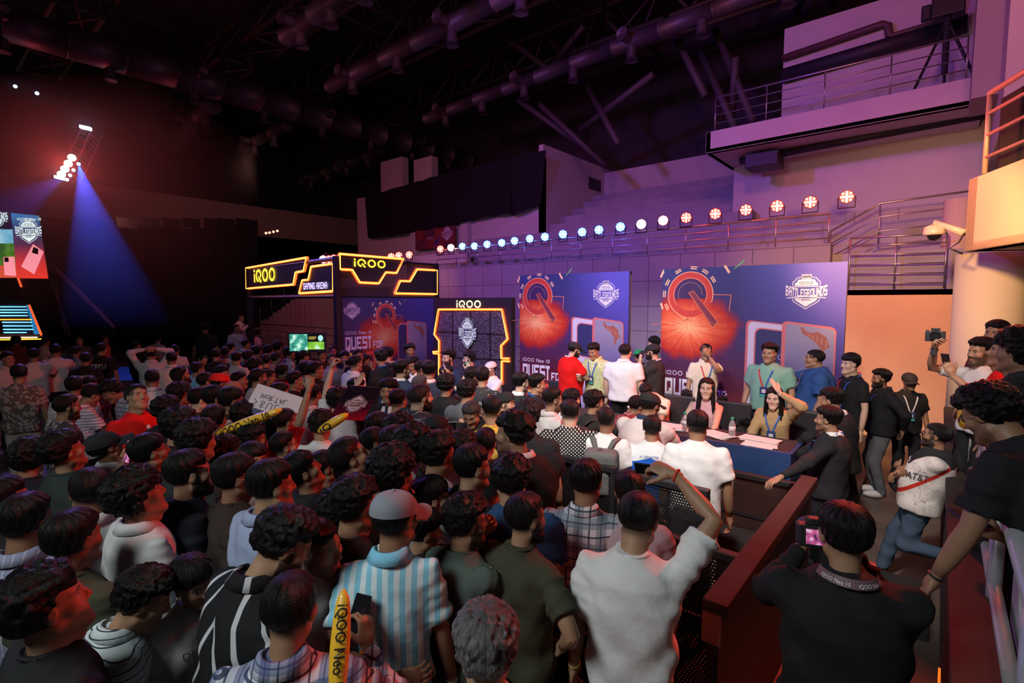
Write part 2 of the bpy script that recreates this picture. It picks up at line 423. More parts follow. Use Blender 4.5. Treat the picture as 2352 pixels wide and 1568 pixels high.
# rail on top of the long panel wall, with the row of round stage lights
WALLPX = (1003, 1900)
ra = Vector((aty(1003, 600, 12.1).x, 12.1, WZ)); rb = Vector((aty(1900, 600, 12.1).x, 12.1, WZ))
rail_run('railing', 'long steel railing along the top of the panelled wall', [ra, rb], (.12, .28, .44, .60), .022, 1.0)
rail_run('railing', 'steel railing along the upper balcony edge', [(bl+.2, 14.1, 7.05), (br-.3, 14.1, 7.05)], (.2, .42, .64, .86), .022, 1.25)
LP = [(1011.6,571.7,'r'),(1035.7,568.6,'w'),(1062,565.6,'b'),(1089.7,565,'b'),(1118.8,561,'b'),(1152.5,557.6,'b'),(1182,553,'b'),(1216.8,548,'b'),(1251.6,543.8,'b'),(1293,537.7,'b'),(1337,532.7,'b'),(1375.6,527.7,'b'),(1425,520.8,'b'),(1472.8,514.7,'w'),(1523,506.3,'p'),(1576,499.8,'r'),(1643,491,'r'),(1713,482,'r'),(1785,473,'r'),(1861,464,'r'),(1945,452,'r')]
LC = {'r': (1.0, .20, .15), 'b': (.28, .42, 1.0), 'w': (1, .88, .9), 'p': (1, .6, .6)}
HAL = {'r': (1, .02, .01), 'b': (.02, .10, 1), 'w': (.9, .4, .6), 'p': (1, .1, .15)}
def par(p, c, label, group, s=.15, aim=None):
    t = thing('stage_light', label, 'stage light', tuple(p), 0, group)
    d = (CAMP-Vector(p)); d.z = -1.2; d.normalize()
    rot = np.array(d.to_track_quat('Z', 'Y').to_matrix())
    M().lathe([(s*.6, -s*1.4), (s*.95, -s*1.1), (s, 0), (s*.92, .0)], 16, rot=rot).build('lamp_housing', DKM, t, smooth=False)
    M().lathe([(s*.9, .004), (s*.9, .012)], 16, rot=rot).build('lens', emis('rim_'+c, HAL[c], 6), t)
    m_ = M()
    for k in range(13):
        rr = 0 if k == 0 else (s*.34 if k < 5 else s*.68); an = k*PI/2 if k < 5 else k*PI/4
        m_.lathe([(s*.2, .012), (s*.16, .02)], 8, loc=tuple(rot @ np.array([rr*math.cos(an), rr*math.sin(an), 0])), rot=rot)
    m_.build('led_cluster', emis('led_'+c, LC[c], 7), t)
    M().tube([(s*1.1, 0, 0), (s*1.1, 0, -s*1.6), (-s*1.1, 0, -s*1.6), (-s*1.1, 0, 0)], .014, 6).build('yoke', DKM, t)
    return t
for i, (x, y, c) in enumerate(LP):
    p = aty(x, y, 12.05); nm = {'r': 'red', 'b': 'blue', 'w': 'white', 'p': 'pink'}[c]
    lab = f'round {nm} stage light on the wall railing, ' + ('leftmost of the row' if i == 0 else 'rightmost of the row' if i == 20 else f'{["","second","third","fourth","fifth","sixth","seventh","eighth","ninth","tenth"][i] if i < 10 else ["eleventh","twelfth","thirteenth","fourteenth","fifteenth","sixteenth","seventeenth","eighteenth","nineteenth","twentieth"][i-10]} from the left')
    par(p, c, lab, 'round lights along the wall railing', .13)
    if i >= 15 and i % 2 == 0: lamp('POINT', (p.x, p.y-.25, p.z+.1), None, 14, (1, .05, .03), .1, name='lamp_glow')
    if 3 < i < 13 and i % 3 == 0: lamp('POINT', (p.x, p.y-.25, p.z+.1), None, 12, (.08, .16, 1), .1, name='lamp_glow')
q1_, q2_ = aty(886, 432, 16.9), aty(934, 362, 16.9)
struct(M().box((q1_.x, 16.6, 7.5), (q2_.x, 17, q2_.z)).box((q2_.x+.9, 16.6, 7.5), (q2_.x+2.2, 17, q2_.z-.35)).build('wall_upper', PLAST))
# ---------------------------------------------------------------- roof
struct(M().box((-46, -8, 15.5), (14, 34, 15.7)).build('ceiling', ROOF))
struct(M().box((-31.2, 16.2, 0), (14, 16.5, 3.5)).box((-45, 23, 3), (14, 23.3, 15.6)).build('wall_far', mat('far_wall', (.05, .045, .055), .9)))
struct(M().box((-46, -8, 0), (-45.7, 24, 15.6)).build('wall_left', MATS['far_wall']))
struct(M().box((9, -8, -1), (9.3, 24, 15.6)).build('wall_right', MATS['far_wall']))
def duct(p, q, r, label, noz=None, n=20):
    p, q = Vector(p), Vector(q); t = thing('ventilation_duct', label, 'duct', tuple(p))
    d = (q-p); L = d.length; d.normalize(); pts = []; rs = []
    k = int(L/1.5)
    for i in range(k+1):
        s = i/k*L
        for e, rr in ((-.03, r), (-.03, r*1.03), (.03, r*1.03), (.03, r)):
            pts.append(d*min(L, max(0, s+e))); rs.append(rr)
    pts2 = []; rs2 = []
    for a_, b_ in zip(pts, rs):
        if pts2 and (a_-pts2[-1]).length < 1e-4: a_ = a_+d*.002
        pts2.append(a_); rs2.append(b_)
    M().tube(pts2, rs2, n).build('duct_tube', DUCT, t, smooth=True)
    u = d.cross(Vector((0, 0, 1))).normalized()
    for s in (L*.1, L*.5, L*.9): M().tube([d*s+Vector((0, 0, r*.9)), d*s+Vector((0, 0, 15.48-p.z))], .02, 5).build('hanger_rod', DKM, t)
    for j in range(noz or 0):
        s = L*(j+.6)/(noz+.2)
        for dr_ in ((Vector((0, 0, -1)), .6), (u, .35)) if j % 2 == 0 else ((Vector((0, 0, -1)), .6),):
            b0 = d*s + dr_[0]*r*.8; b1 = d*s + dr_[0]*(r+.26)
            M().tube([b0, b1, b1+dr_[0]*.1, b1+dr_[0]*.02], [.15, .15, .20, .1], 14).build('nozzle', DUCT, t, smooth=False)
    return t
duct((-22.2, 1.0, 11), (-22.2, 22.5, 11), .52, 'widest duct of the roof, running from the upper left towards the far wall', 8)
duct((-17.6, 15.3, 10.5), (-2.0, 14.6, 10.5), .23, 'long purple-lit roof duct crossing above the middle of the hall', 7)
duct((-17.8, 10.8, 10.5), (-4.5, 10.6, 10.5), .23, 'roof duct crossing above the neon booth', 5)
duct((-15.5, 8.0, 10.5), (-8.5, 7.7, 10.5), .26, 'short bright duct at the top left of the roof, with nozzles on both sides', 4)
duct((-30, 9.4, 10.5), (-23, 8.7, 10.5), .34, 'faint purple duct beyond the widest duct', 4)
duct((-28, 12.0, 10.5), (-23, 11.8, 10.5), .25, 'small dark duct beyond the widest duct', 2)
duct((-33, 17.8, 10.5), (-23, 16.9, 10.5), .25, 'farthest thin duct by the far wall', 4)
# lattice trusses
def truss(p, q, hgt, wid, label, n=12, r=.07):
    p, q = Vector(p), Vector(q); t = thing('roof_truss', label, 'roof truss', tuple(p), 0, 'steel lattice trusses of the roof')
    d = (q-p); u = d.normalized().cross(Vector((0, 0, 1))).normalized()*wid/2; up = Vector((0, 0, hgt))
    ch = M(); ch.tube([u*1, d+u], r, 6); ch.tube([-u, d-u], r, 6); ch.tube([up, d+up], r, 6)
    ch.build('chord', TRUS, t, smooth=True)
    b = M()
    for i in range(n):
        a0 = d*(i/n); a1 = d*((i+.5)/n); a2 = d*((i+1)/n)
        for s in (u, -u):
            b.tube([a0+s, a1+up], r*.5, 5); b.tube([a1+up, a2+s], r*.5, 5)
        b.tube([a0+u, a0-u], r*.5, 5); b.tube([a0+u, a2-u], r*.45, 5)
    b.build('web_bars', TRUS, t, smooth=True)
for i, yy in enumerate((4.5, 9.5, 13.2, 18.0)):
    truss((-30, yy, 12.2), (6, yy, 12.2), 1.6, 1.3, f'steel lattice truss crossing the roof, {["nearest the camera","second from the camera","third from the camera","farthest back"][i]}', 14, .09)
for i, xx in enumerate((-27, -17, -10.5, -4)):
    truss((xx, -2, 13.2), (xx, 22, 13.2), 1.5, 1.2, f'roof truss running away from the camera, {["farthest left","second from the left","third from the left","farthest right"][i]}', 10, .08)
# slanting supports in front of the roof edge
for i, (x1, y1, x2, y2) in enumerate(((1330, 330, 1190, 230), (1350, 200, 1420, 330), (1610, 120, 1690, 300), (1640, 60, 1730, 280), (1330, 300, 1500, 170), (1680, 280, 1690, 130), (1390, 380, 1240, 240), (1240, 180, 1340, 60), (1530, 40, 1620, 220), (1100, 40, 1260, 160))):
    o = M().tube([aty(x1, y1, 17), aty(x2, y2, 16)], .11, 8).build('roof_strut', TRUS, smooth=True)
    tag(o, 'slanting steel strut under the dark roof', 'roof strut', 'slanting roof struts')
# far building front: pale band with small windows over a black curtain
fy = 21.5
FAR = mat('far_plaster', (.34, .25, .22), .85)
FX = -33.5
def atxx(px, py): return atx(px, py, FX)
A1 = atx(330, 450, FX); A2 = atx(590, 450, FX)
struct(M().box((FX-.3, -3, atx(450, 528, FX).z), (FX, 23, atx(450, 455, FX).z)).build('wall_far', FAR))
for i, px in enumerate((292, 346, 395, 440, 488, 520, 560)):
    p = atx(px, 514, FX+.03); o = M().box((FX-.02, p.y-.45, p.z-.22), (FX+.05, p.y+.45, p.z+.22)).box((FX+.02, p.y-.5, p.z+.22), (FX+.1, p.y+.5, p.z+.3)).build('window', mat('dark_glass', (.02, .02, .03), .2)); struct(o)
T = [atx(x, y, -30) for x, y in ((200, 520), (330, 530), (480, 522), (590, 505))]
B = [atx(x, y, -30) for x, y in ((200, 770), (330, 772), (480, 772), (588, 770))]
drape('stage_curtain', [(p.y, p.z) for p in T], [(p.y, p.z) for p in B], -30, 'black curtain hung along the far side of the hall', .15, 100, 'x')
# far stand with steps behind the booth
cst = M()
for i in range(8): cst.box((-31, 13.0+i*.8, 0), (-13.6, 14+i*.8, 1.1+i*.42))
struct(cst.build('floor', TIER))
st = M(); sx0, sx1 = aty(618, 750, 12.6).x, aty(742, 690, 12.6).x
n_ = 12
for i in range(n_):
    xa = sx0+(sx1-sx0)*i/n_; xb = sx0+(sx1-sx0)*(i+1)/n_
    st.box((xa, 12.2, 0), (xb+.02, 13.3, 1.35+(i+1)*.165))
struct(st.build('floor', mat('stair_concrete', (.50, .42, .36), .8)))
rail_run('railing', 'stair railing climbing behind the gaming booth', [(sx0, 12.15, 1.4), (sx1+1.2, 12.15, 3.75)], (.3, .6, .95), .025, 1.3)
rail_run('railing', 'low steel fence along the far stand', [(-26, 11.4, 0), (-12.2, 11.4, 0)], (.5, .85, 1.2, 1.5), .025, .9)
struct(M().box((-13.6, 12.0, 0), (-13.3, 16, 3.75)).box((-17.5, 13.4, 2.4), (-13.3, 13.6, 4.4)).build('wall_stand', PLAST))
lamp('SPOT', (-11.5, 9.0, 4.3), (-15.5, 12.6, 1.8), 160, (1, .34, .14), .1, 70, .7)
# ================================================================ lettering and emblems
FONT = {
 'A': ['.##.','#..#','####','#..#','#..#'], 'B': ['###.','#..#','###.','#..#','###.'], 'C': ['####','#...','#...','#...','####'], 'D': ['###.','#..#','#..#','#..#','###.'],
 'E': ['####','#...','###.','#...','####'], 'F': ['####','#...','###.','#...','#...'], 'G': ['####','#...','#.##','#..#','####'], 'I': ['#','#','#','#','#'], 'L': ['#...','#...','#...','#...','####'],
 'M': ['#####','#.#.#','#.#.#','#...#','#...#'], 'N': ['#..#','##.#','####','#.##','#..#'], 'O': ['####','#..#','#..#','#..#','####'], 'Q': ['####','#..#','#..#','#.##','####'],
 'R': ['###.','#..#','###.','#.#.','#..#'], 'S': ['####','#...','####','...#','####'], 'T': ['###','.#.','.#.','.#.','.#.'], 'U': ['#..#','#..#','#..#','#..#','####'], 'V': ['#.#','#.#','#.#','#.#','.#.'],
 'W': ['#...#','#...#','#.#.#','#.#.#','#####'], 'Y': ['#.#','#.#','###','.#.','.#.'], ' ': ['..']*5 , '1': ['##','.#','.#','.#','.#'], '0': ['###','#.#','#.#','#.#','###']}
def block(txt, h, w):
    """tall block capitals as boxes of (u0,v0,u1,v1); h total height, w total width"""
    cols = sum(len(FONT[c][0])+.55 for c in txt)-.55; cw = w/cols; rh = h/5; out = []; x = 0
    for c in txt:
        g = FONT[c]; n = len(g[0])
        for r in range(5):
            k = 0
            while k < n:
                if g[r][k] == '#':
                    e = k
                    while e < n and g[r][e] == '#': e += 1
                    tall = .5 if False else 1
                    out.append((x+k*cw, h-(r+1)*rh, x+e*cw, h-r*rh)); k = e
                else: k += 1
        x += (n+.55)*cw
    return out
class Dec:
    """flat print on a surface: local (u,v) -> root local (u, -off, v)"""
    def __init__(s, root, name, m, off=.004, fn=None): s.m = M(); s.root = root; s.name = name; s.mt = m; s.off = off; s.fn = fn or (lambda u, v, o: (u, -o, v))
    def poly(s, pts, off=None):
        o = s.off if off is None else off
        s.m.add([s.fn(u, v, o) for u, v in pts], [tuple(range(len(pts)))]); return s
    def rect(s, u0, v0, u1, v1): return s.poly([(u0, v0), (u1, v0), (u1, v1), (u0, v1)])
    def strip(s, pts, w, closed=False):
        P = [np.array(p, float) for p in pts]; n = len(P); L = []; Rr = []
        for i in range(n):
            a = P[i-1] if (i or closed) else P[i]; b = P[(i+1) % n] if (i < n-1 or closed) else P[i]
            d1 = P[i]-a; d2 = b-P[i]
            d1 = d1/(np.linalg.norm(d1)+1e-9); d2 = d2/(np.linalg.norm(d2)+1e-9)
            d = d1+d2; d = d/(np.linalg.norm(d)+1e-9); nn = np.array([-d[1], d[0]]); k = 1/max(.4, abs(d@(d2 if np.linalg.norm(d2) > .5 else d1)))
            L.append(P[i]+nn*w/2*k); Rr.append(P[i]-nn*w/2*k)
        V = [s.fn(p[0], p[1], s.off) for p in L]+[s.fn(p[0], p[1], s.off) for p in Rr]
        s.m.add(V, [(i, (i+1) % n, (i+1) % n+n, i+n) for i in range(n if closed else n-1)]); return s
    def arc(s, c, r, w, a0, a1, n=24, ky=1.0):
        return s.strip([(c[0]+r*math.cos(R(a0+(a1-a0)*i/n)), c[1]+r*ky*math.sin(R(a0+(a1-a0)*i/n))) for i in range(n+1)], w)
    def block(s, txt, u, v, h, w, bend=0):
        for a, b, c, d in block(txt, h, w):
            def bb(x, y): 
                t = (x/w-.5)*2; return (u+x, v+y*(1+bend*.35*t*t)-bend*h*.18*(1-t*t)+ (0))
            s.poly([bb(a, b), bb(c, b), bb(c, d), bb(a, d)])
        return s
    def text(s, t, u, v, size, sx=1.0, bold=0.0, align='LEFT'):
        V, F = text_geo(t, size, 0, align, sx, bold)
        s.m.add([s.fn(u+a, v+b, s.off) for a, b, _ in V], F); return s
    def iqoo(s, u, v, h, thin=.16):
        """the four-letter wordmark: dot i, ring Q with a cut and slash, two rings"""
        w_ = h*thin; r = h/2-w_/2
        s.rect(u, v, u+w_, v+h*.68); s.rect(u, v+h*.80, u+w_, v+h)
        x = u+w_+h*.22+h/2
        s.arc((x, v+h/2), r, w_, -15, 265, 26)
        s.strip([(x+h*.02, v+h*.42), (x+h*.42, v-h*.02)], w_)
        for k in (1, 2): s.arc((x+k*h*1.22, v+h/2), r, w_, 0, 360, 28)
        return s
    def done(s): return s.m.build(s.name, s.mt, s.root)
def iqoo_w(h): return h*(.16+.22+.5+2.44+.5)
LW = mat('print_white', (.72, .68, .76), .5); LN = mat('print_navy', (.03, .03, .12), .5)
def shield(root, c, W, fn=None, mw=None, mn=None, off=.004, bgmi=True):
    """tournament emblem: shield with wordmark, arched block lettering and a small plate on top"""
    mw = mw or LW; mn = mn or LN; x, y = c; k = W
    out = [(-.33,.20),(-.33,.30),(-.27,.34),(-.24,.40),(-.10,.43),(.10,.43),(.24,.40),(.27,.34),(.33,.30),(.33,.20)]
    low = [(.33,-.16),(.31,-.22),(.27,-.26),(0,-.44),(-.27,-.26),(-.31,-.22),(-.33,-.16)]
    def tr(P, q=1.0): return [(x+a*k*q, y+b*k*q) for a, b in P]
    d = Dec(root, 'emblem_outline', mw, off, fn)
    d.strip(tr(out), .018*k); d.strip(tr(low), .018*k); d.done()
    d = Dec(root, 'emblem_shield', mw, off, fn)
    i1 = [(-.28,.19),(-.28,.26),(-.22,.30),(-.20,.36),(.20,.36),(.22,.30),(.28,.26),(.28,.19)]; i2 = [(.28,-.15),(.25,-.21),(0,-.385),(-.25,-.21),(-.28,-.15)]
    d.poly(tr(i1)); d.poly(tr(i2))
    d.poly(tr([(-.5,.155),(.5,.155),(.42,.175),(-.42,.175)])); d.poly(tr([(-.5,-.155),(0,-.115),(.5,-.155),(.44,-.125),(0,-.09),(-.44,-.125)]))
    if bgmi: d.poly(tr([(-.12,.36),(.12,.36),(.12,.50),(-.12,.50)]))
    d.done()
    d = Dec(root, 'emblem_letters', mw, off+.001, fn)
    d.block('BATTLEGROUNDS', x-.5*k, y-.075*k, .215*k, k, 1.0).done()
    d = Dec(root, 'emblem_dark_letters', mn, off+.002, fn)
    hh = .085*k; d.iqoo(x-iqoo_w(hh)/2, y+.225*k, hh, .15)
    d.block('SERIES', x-.11*k, y-.215*k, .045*k, .22*k); d.rect(x-.20*k, y-.195*k, x-.14*k, y-.188*k); d.rect(x+.14*k, y-.195*k, x+.20*k, y-.188*k)
    if bgmi: d.block('BGMI', x-.085*k, y+.405*k, .065*k, .17*k); d.strip(tr([(-.105,.375),(.105,.375),(.105,.485),(-.105,.485)]), .008*k, True)
    d.done()
# ================================================================ printed banners
def banner_mat(name, W, H, gain=1.0, burst=(.20, .78)):
    b = NB(name, .45)
    u = b.ma('MULTIPLY', b.X(), 1/W); v = b.ma('MULTIPLY', b.Z(), 1/H)
    base = b.ramp(v, [(0, (.36*gain, .085*gain, .02*gain)), (.16, (.30*gain, .03*gain, .02*gain)), (.34, (.095*gain, .012*gain, .03*gain)), (.6, (.05*gain, .03*gain, .12*gain)), (1, (.035*gain, .04*gain, .16*gain))])
    rt = b.ma('MULTIPLY', b.ma('SMOOTH_MIN', b.ma('MAXIMUM', b.ma('SUBTRACT', u, .45), 0), .5, .1), b.ma('MAXIMUM', b.ma('SUBTRACT', v, .3), 0))
    c = b.mix(b.ma('MINIMUM', b.ma('MULTIPLY', rt, 3.2), .85), base, (.10*gain, .085*gain, .48*gain))
    # glowing burst print: radial falloff with streaks
    bx_, bz_ = burst[0]*W, burst[1]*H-.36
    dx = b.ma('SUBTRACT', b.X(), bx_); dz = b.ma('SUBTRACT', b.Z(), bz_)
    r = b.ma('SQRT', b.ma('ADD', b.ma('MULTIPLY', dx, dx), b.ma('MULTIPLY', b.ma('MULTIPLY', dz, dz), 2.2)))
    an = b.ma('ARCTAN2', dz, dx)
    cmb = b.t.nodes.new('ShaderNodeCombineXYZ'); b.t.links.new(an, cmb.inputs[0]); b.t.links.new(b.ma('MULTIPLY', r, .15), cmb.inputs[1])
    st = b.noise(9, 3, vec=cmb.outputs[0]); cl = b.noise(3.4, 5)
    g = b.ma('SUBTRACT', 1.05, b.ma('ADD', b.ma('MULTIPLY', r, 1.05), b.ma('MULTIPLY', cl, .35)))
    g = b.ma('MAXIMUM', b.ma('MULTIPLY', g, b.ma('ADD', .45, b.ma('MULTIPLY', st, 1.1))), 0)
    gl = b.ramp(g, [(0, (.16*gain, .005, .02)), (.25, (.50*gain, .03, .015)), (.55, (.80*gain, .14*gain, .05)), (.85, (.95*gain, .50*gain, .22*gain))])
    c = b.mix(b.ma('MINIMUM', b.ma('MULTIPLY', g, 5), 1), c, gl)
    b.base(c); return b.m
def banner(label, P0, rz, W, H, gain=1.0, order='std', ks=1.0):
    t = thing('printed_banner', label, 'banner', tuple(P0), rz)
    bu, bv = (.17 if order == 'std' else .42)*W, .735*H
    M().box((0, 0, 0), (W, .05, H)).build('banner_panel', banner_mat('banner_print_%d' % len(MATS), W, H, gain, (.175 if order == 'std' else .42, .80)), t)
    M().box((0, .05, 0), (.05, .09, H)).box((W-.05, .05, 0), (W, .09, H)).box((0, .05, H-.05), (W, .09, H)).box((.3, .09, 0), (.35, .6, .04)).box((W-.35, .09, 0), (W-.3, .6, .04)).box((.3, .09, 0), (.34, .13, H*.8)).box((W-.34, .09, 0), (W-.3, .13, H*.8)).build('back_frame', mat('wood_batten', (.30, .20, .11), .8), t)
    c = (bu+.03, bv+.115*H)
    # segmented ring and rings
    hot = mat('print_hot', (.92, .55, .30), .5); red = mat('print_red', (.58, .05, .03), .5); dk = mat('print_dark', (.20, .03, .05), .5); mid = mat('print_ember', (.80, .22, .10), .5)
    d = Dec(t, 'ring_fill', red, .002); d.arc(c, .30*ks, .10*ks, 0, 360, 40).done()
    d = Dec(t, 'ring_core', mat('print_core', (.05, .02, .09), .5), .0025); d.poly([(c[0]+.25*ks*math.cos(a), c[1]+.25*ks*math.sin(a)) for a in np.linspace(-.25, PI+.25, 28)]).done()
    d = Dec(t, 'ring_lines', hot, .0035); d.arc(c, .355*ks, .010, -20, 250, 40); d.arc(c, .262*ks, .005, -30, 220, 30); d.arc(c, .19*ks, .003, 0, 200, 30)
    for a in (83, 57, 33, 118, 152, 178, 207): 
        d.arc(c, .405*ks, .018, a-7, a+7, 6); d.arc(c, .435*ks, .016, a-7, a+7, 6)
    d.done()
    d = Dec(t, 'falling_phone_print', dk, .004); q = lambda a, b_: (c[0]+a*ks, c[1]+b_*ks)
    d.poly([q(-.02, .03), q(.05, .06), q(.44, -.42), q(.36, -.50)]).done()
    d = Dec(t, 'phone_outline_print', mid, .005); d.strip([q(-.02, .03), q(.05, .06), q(.44, -.42), q(.36, -.50)], .008, True); d.strip([q(.0, .02), q(.33, -.42)], .004)
    d.strip([q(.36, .0), q(.62, -.01), q(.60, -.25)], .01); d.strip([(q(-.05, -.38)), q(-.05, -.62), q(-.25, -.58)], .004)
    for k in range(9): d.strip([q(-.03, -.38), q(-.03+.62*math.cos(R(195+k*19)), -.38+.42*math.sin(R(195+k*19)))], .006)
    d.done()
    d = Dec(t, 'spark_print', hot, .003)
    for k in range(14):
        a = random.uniform(0, W*.95); b_ = random.uniform(H*.25, H*.97); s = random.uniform(.004, .010); d.rect(a, b_, a+s, b_+s)
    d.poly([q(-.50, .30), q(-.44, .42), q(-.43, .36), q(-.48, .27)]); d.poly([q(.50, .42), q(.53, .44), q(.60, .33), q(.57, .31)]); d.poly([q(-.49, -.15), q(-.46, -.12), q(-.43, -.22), q(-.45, -.24)]); d.done()
    d = Dec(t, 'green_streak_print', mat('print_green', (.12, .5, .12), .5), .003); d.poly([q(.64, .36), q(.66, .39), q(.80, .52), q(.78, .47)]).done()
    lx = {'std': .80, 'arena': .06}[order]*W; lw = .27*W if order == 'std' else .34*W
    shield(t, (.815*W if order == 'std' else .09*W, .855*H if order == 'std' else .89*H), .50*ks if order == 'std' else .40)
    # the two phones
    if order == 'std': x0, x1, x2, yt = .515*W, .705*W, .965*W, .715*H
    else: x0, x1, x2, yt = .56*W, .66*W, .90*W, .80*H
    frame_ = mat('print_phone_red', (.62, .16, .17), .4); silv = mat('print_phone_silver', (.60, .55, .68), .4); scr = NB('print_screen_%d' % len(MATS), .4)
    scr.base(scr.ramp(scr.ma('MULTIPLY', scr.Z(), 1/H), [(.1, (.30, .10, .12)), (.35, (.10, .08, .28)), (.62, (.30, .26, .36))]))
    def rr(u0, v0, u1, v1, r, tilt=0.0):
        P = []
        for cx_, cy_, a0 in ((u1-r, v1-r, 0), (u0+r, v1-r, 90), (u0+r, v0+r, 180), (u1-r, v0+r, 270)):
            for k in range(7):
                a = R(a0+k*15); x_ = cx_+r*math.cos(a); y_ = cy_+r*math.sin(a); P.append((x_, y_-tilt*(x_-u0)))
        return P
    if order == 'std':
        Dec(t, 'phone_back_edge', frame_, .004).poly(rr(x0, .02, x1+.3, yt, .07, .10)).done()
        Dec(t, 'phone_back', silv, .005).poly(rr(x0+.035, .02, x1+.25, yt-.02, .07, .10)).done()
        Dec(t, 'camera_island_rim', frame_, .006).poly(rr(x0+.12, yt-.72, x1+.2, yt-.10, .10, .10)).done()
        Dec(t, 'camera_island', LN, .007).poly(rr(x0+.14, yt-.70, x1+.2, yt-.12, .09, .10)).done()
        Dec(t, 'lens_ring', silv, .008).arc((x1-.01, yt-.52), .03, .006, 60, 300).done()
    else:
        Dec(t, 'phone_back_edge', frame_, .004).poly(rr(x0, .02, x1+.05, yt-.05, .12)).done()
        Dec(t, 'phone_back', LN, .005).poly(rr(x0+.02, .02, x1+.03, yt-.09, .11)).done()
    Dec(t, 'phone_front_edge', frame_, .009).poly(rr(x1, .02, x2, yt+.0, .07, .12)).done()
    Dec(t, 'phone_screen', scr.m, .010).poly(rr(x1+.05, .03, x2-.02, yt-.035, .05, .12)).done()
    # torn parachute shape on the screen
    kx, ky = (x2-x1)/.62, 1
    pp = [(.22, -.07), (.25, -.06), (.27, -.11), (.34, -.14), (.42, -.12), (.52, -.20), (.545, -.30), (.56, -.31), (.50, -.36), (.46, -.46), (.435, -.45), (.45, -.34), (.38, -.25), (.30, -.19), (.24, -.15)]
    Dec(t, 'parachute_print', mat('print_rust', (.34, .10, .07), .5), .011).poly([(x1+a*kx, yt-.02+b_) for a, b_ in pp]).done()
    d = Dec(t, 'parachute_folds', mat('print_peach', (.62, .30, .22), .5), .012)
    for k in range(5): d.strip([(x1+(.30+k*.055)*kx, yt-.17-.02*k), (x1+(.33+k*.045)*kx, yt-.21-.035*k)], .008)
    d.done()
    # title lettering
    if order == 'std': u0, vb = .035*W, .385*H
    else: u0, vb = .02*W, .70*H
    d = Dec(t, 'small_title', LW, .006); hh = .075; d.iqoo(u0, vb, hh, .14); d.text('Neo 10', u0+iqoo_w(hh)+.05, vb, .105, 1, .001); d.done()
    d = Dec(t, 'title_letters', LW, .006); d.block('QUEST', u0, vb-.33, .28, .66); d.poly([(u0+.03, vb-.33), (u0+.10, vb-.33), (u0+.10, vb-.40)]); d.done()
    Dec(t, 'small_title_letters', LW, .006).block('FOR', u0+.70, vb-.33, .16, .28).done()
    d = Dec(t, 'gold_letters', mat('print_gold', (.72, .50, .12), .5), .006); d.block('GL', u0, vb-.78, .38, .46); d.done()
    d = Dec(t, 'red_letters', mat('print_scarlet', (.75, .08, .05), .5), .006); d.block('ORY', u0+.52, vb-.78, .38, .72); d.done()
    return t
SZ = .35
def wall_banner(label, pxl, pxr, y, ztop, ks):
    a_ = aty(pxl, 700, y); b_ = aty(pxr, 700, y)
    return banner(label, (a_.x, y, SZ), 0, b_.x-a_.x, ztop-SZ, ks=ks)
wall_banner('large printed banner behind the desk, the right one of the two, beside the ochre wall', 1520, 1943, 8.0, 3.12, 1.0)
wall_banner('large printed banner behind the desk, the left one of the two, beside the neon gate', 1194, 1444, 8.0, 3.11, 1.0)
# ================================================================ neon booth
NEO = emis('neon_glow', (1.0, .07, .01), 4); NEOH = emis('neon_core', (1.0, .36, .06), 3.2); YEL = emis('sign_yellow', (1.0, .62, .03), 3.2); CRM = emis('sign_cream', (1.0, .88, .45), 2.2); LIL = emis('sign_lilac', (.62, .5, 1.0), 1.6)
SGN = mat('sign_black', (.02, .016, .018), .5)
BX = -9.9
cy = atx(775, 690, BX).y
CP = Vector((BX, cy, 0))
ldir = ray(8, 700); ldir.z = 0; ldir.normalize()          # direction of the left face, away from the corner
def leftpt(px, py):
    d = ray(px, py); n = Vector((-ldir.y, ldir.x, 0)); t_ = (CP-Vector((0, 0, 0))).dot(n)/d.dot(n); return CAMP+d*t_
def sgn(label, px, face, letters=None):
    sc = 3.5636; P = [(540+a/sc, 560+b/sc) for a, b in px]
    if face == 'L':
        W3 = [leftpt(*p) for p in P]; org = CP; U = -ldir; nrm = Vector((-U.y, U.x, 0)); nrm = nrm if nrm.dot(CAMP-CP) > 0 else -nrm
    elif face == 'R':
        W3 = [atx(p[0], p[1], BX) for p in P]; org = CP; U = Vector((0, 1, 0)); nrm = Vector((1, 0, 0))
    uv = [((w_-org).dot(U), w_.z) for w_ in W3]
    t = thing('neon_sign', label, 'neon sign', tuple(org))
    fn = lambda u, v, o: tuple(U*u+Vector((0, 0, v))+nrm*o)
    m_ = M(); m_.prism(uv, 'z', 0, 1, fn=lambda a_, b_, k: fn(a_, b_, -.06+.10*k)); m_.build('sign_panel', SGN, t)
    V = [fn(a_, b_, .055) for a_, b_ in uv+[uv[0]]]
    M().tube(V, .018, 8).build('neon_tube', NEOH, t, smooth=True)
    q = M()
    for i in range(len(V)-1): q.tube([Vector(V[i])-nrm*.03, Vector(V[i+1])-nrm*.03], .032, 6)
    q.build('neon_glow_tube', NEO, t)  # wider emissive tube stands in for the glow around the neon
    return t, fn, (lambda px_, py_: (lambda w_: ((w_-org).dot(U), w_.z))(leftpt(540+px_/sc, 560+py_/sc) if face == 'L' else atx(540+px_/sc, 560+py_/sc, BX)))
t, fn, cv = sgn('orange neon sign with yellow wordmark on the left face of the booth', [(105,198),(602,112),(577,222),(512,233),(493,332),(108,366)], 'L')
a0 = cv(174, 322); a1 = cv(174, 218); a2 = cv(345, 300); hh = a1[1]-a0[1]; k = (a2[0]-a0[0])/iqoo_w(hh)
Dec(t, 'wordmark', YEL, .06, lambda u, v, o: fn(a0[0]+(u-a0[0])*k, v+.02, o)).iqoo(a0[0], a0[1], hh, .17).done()
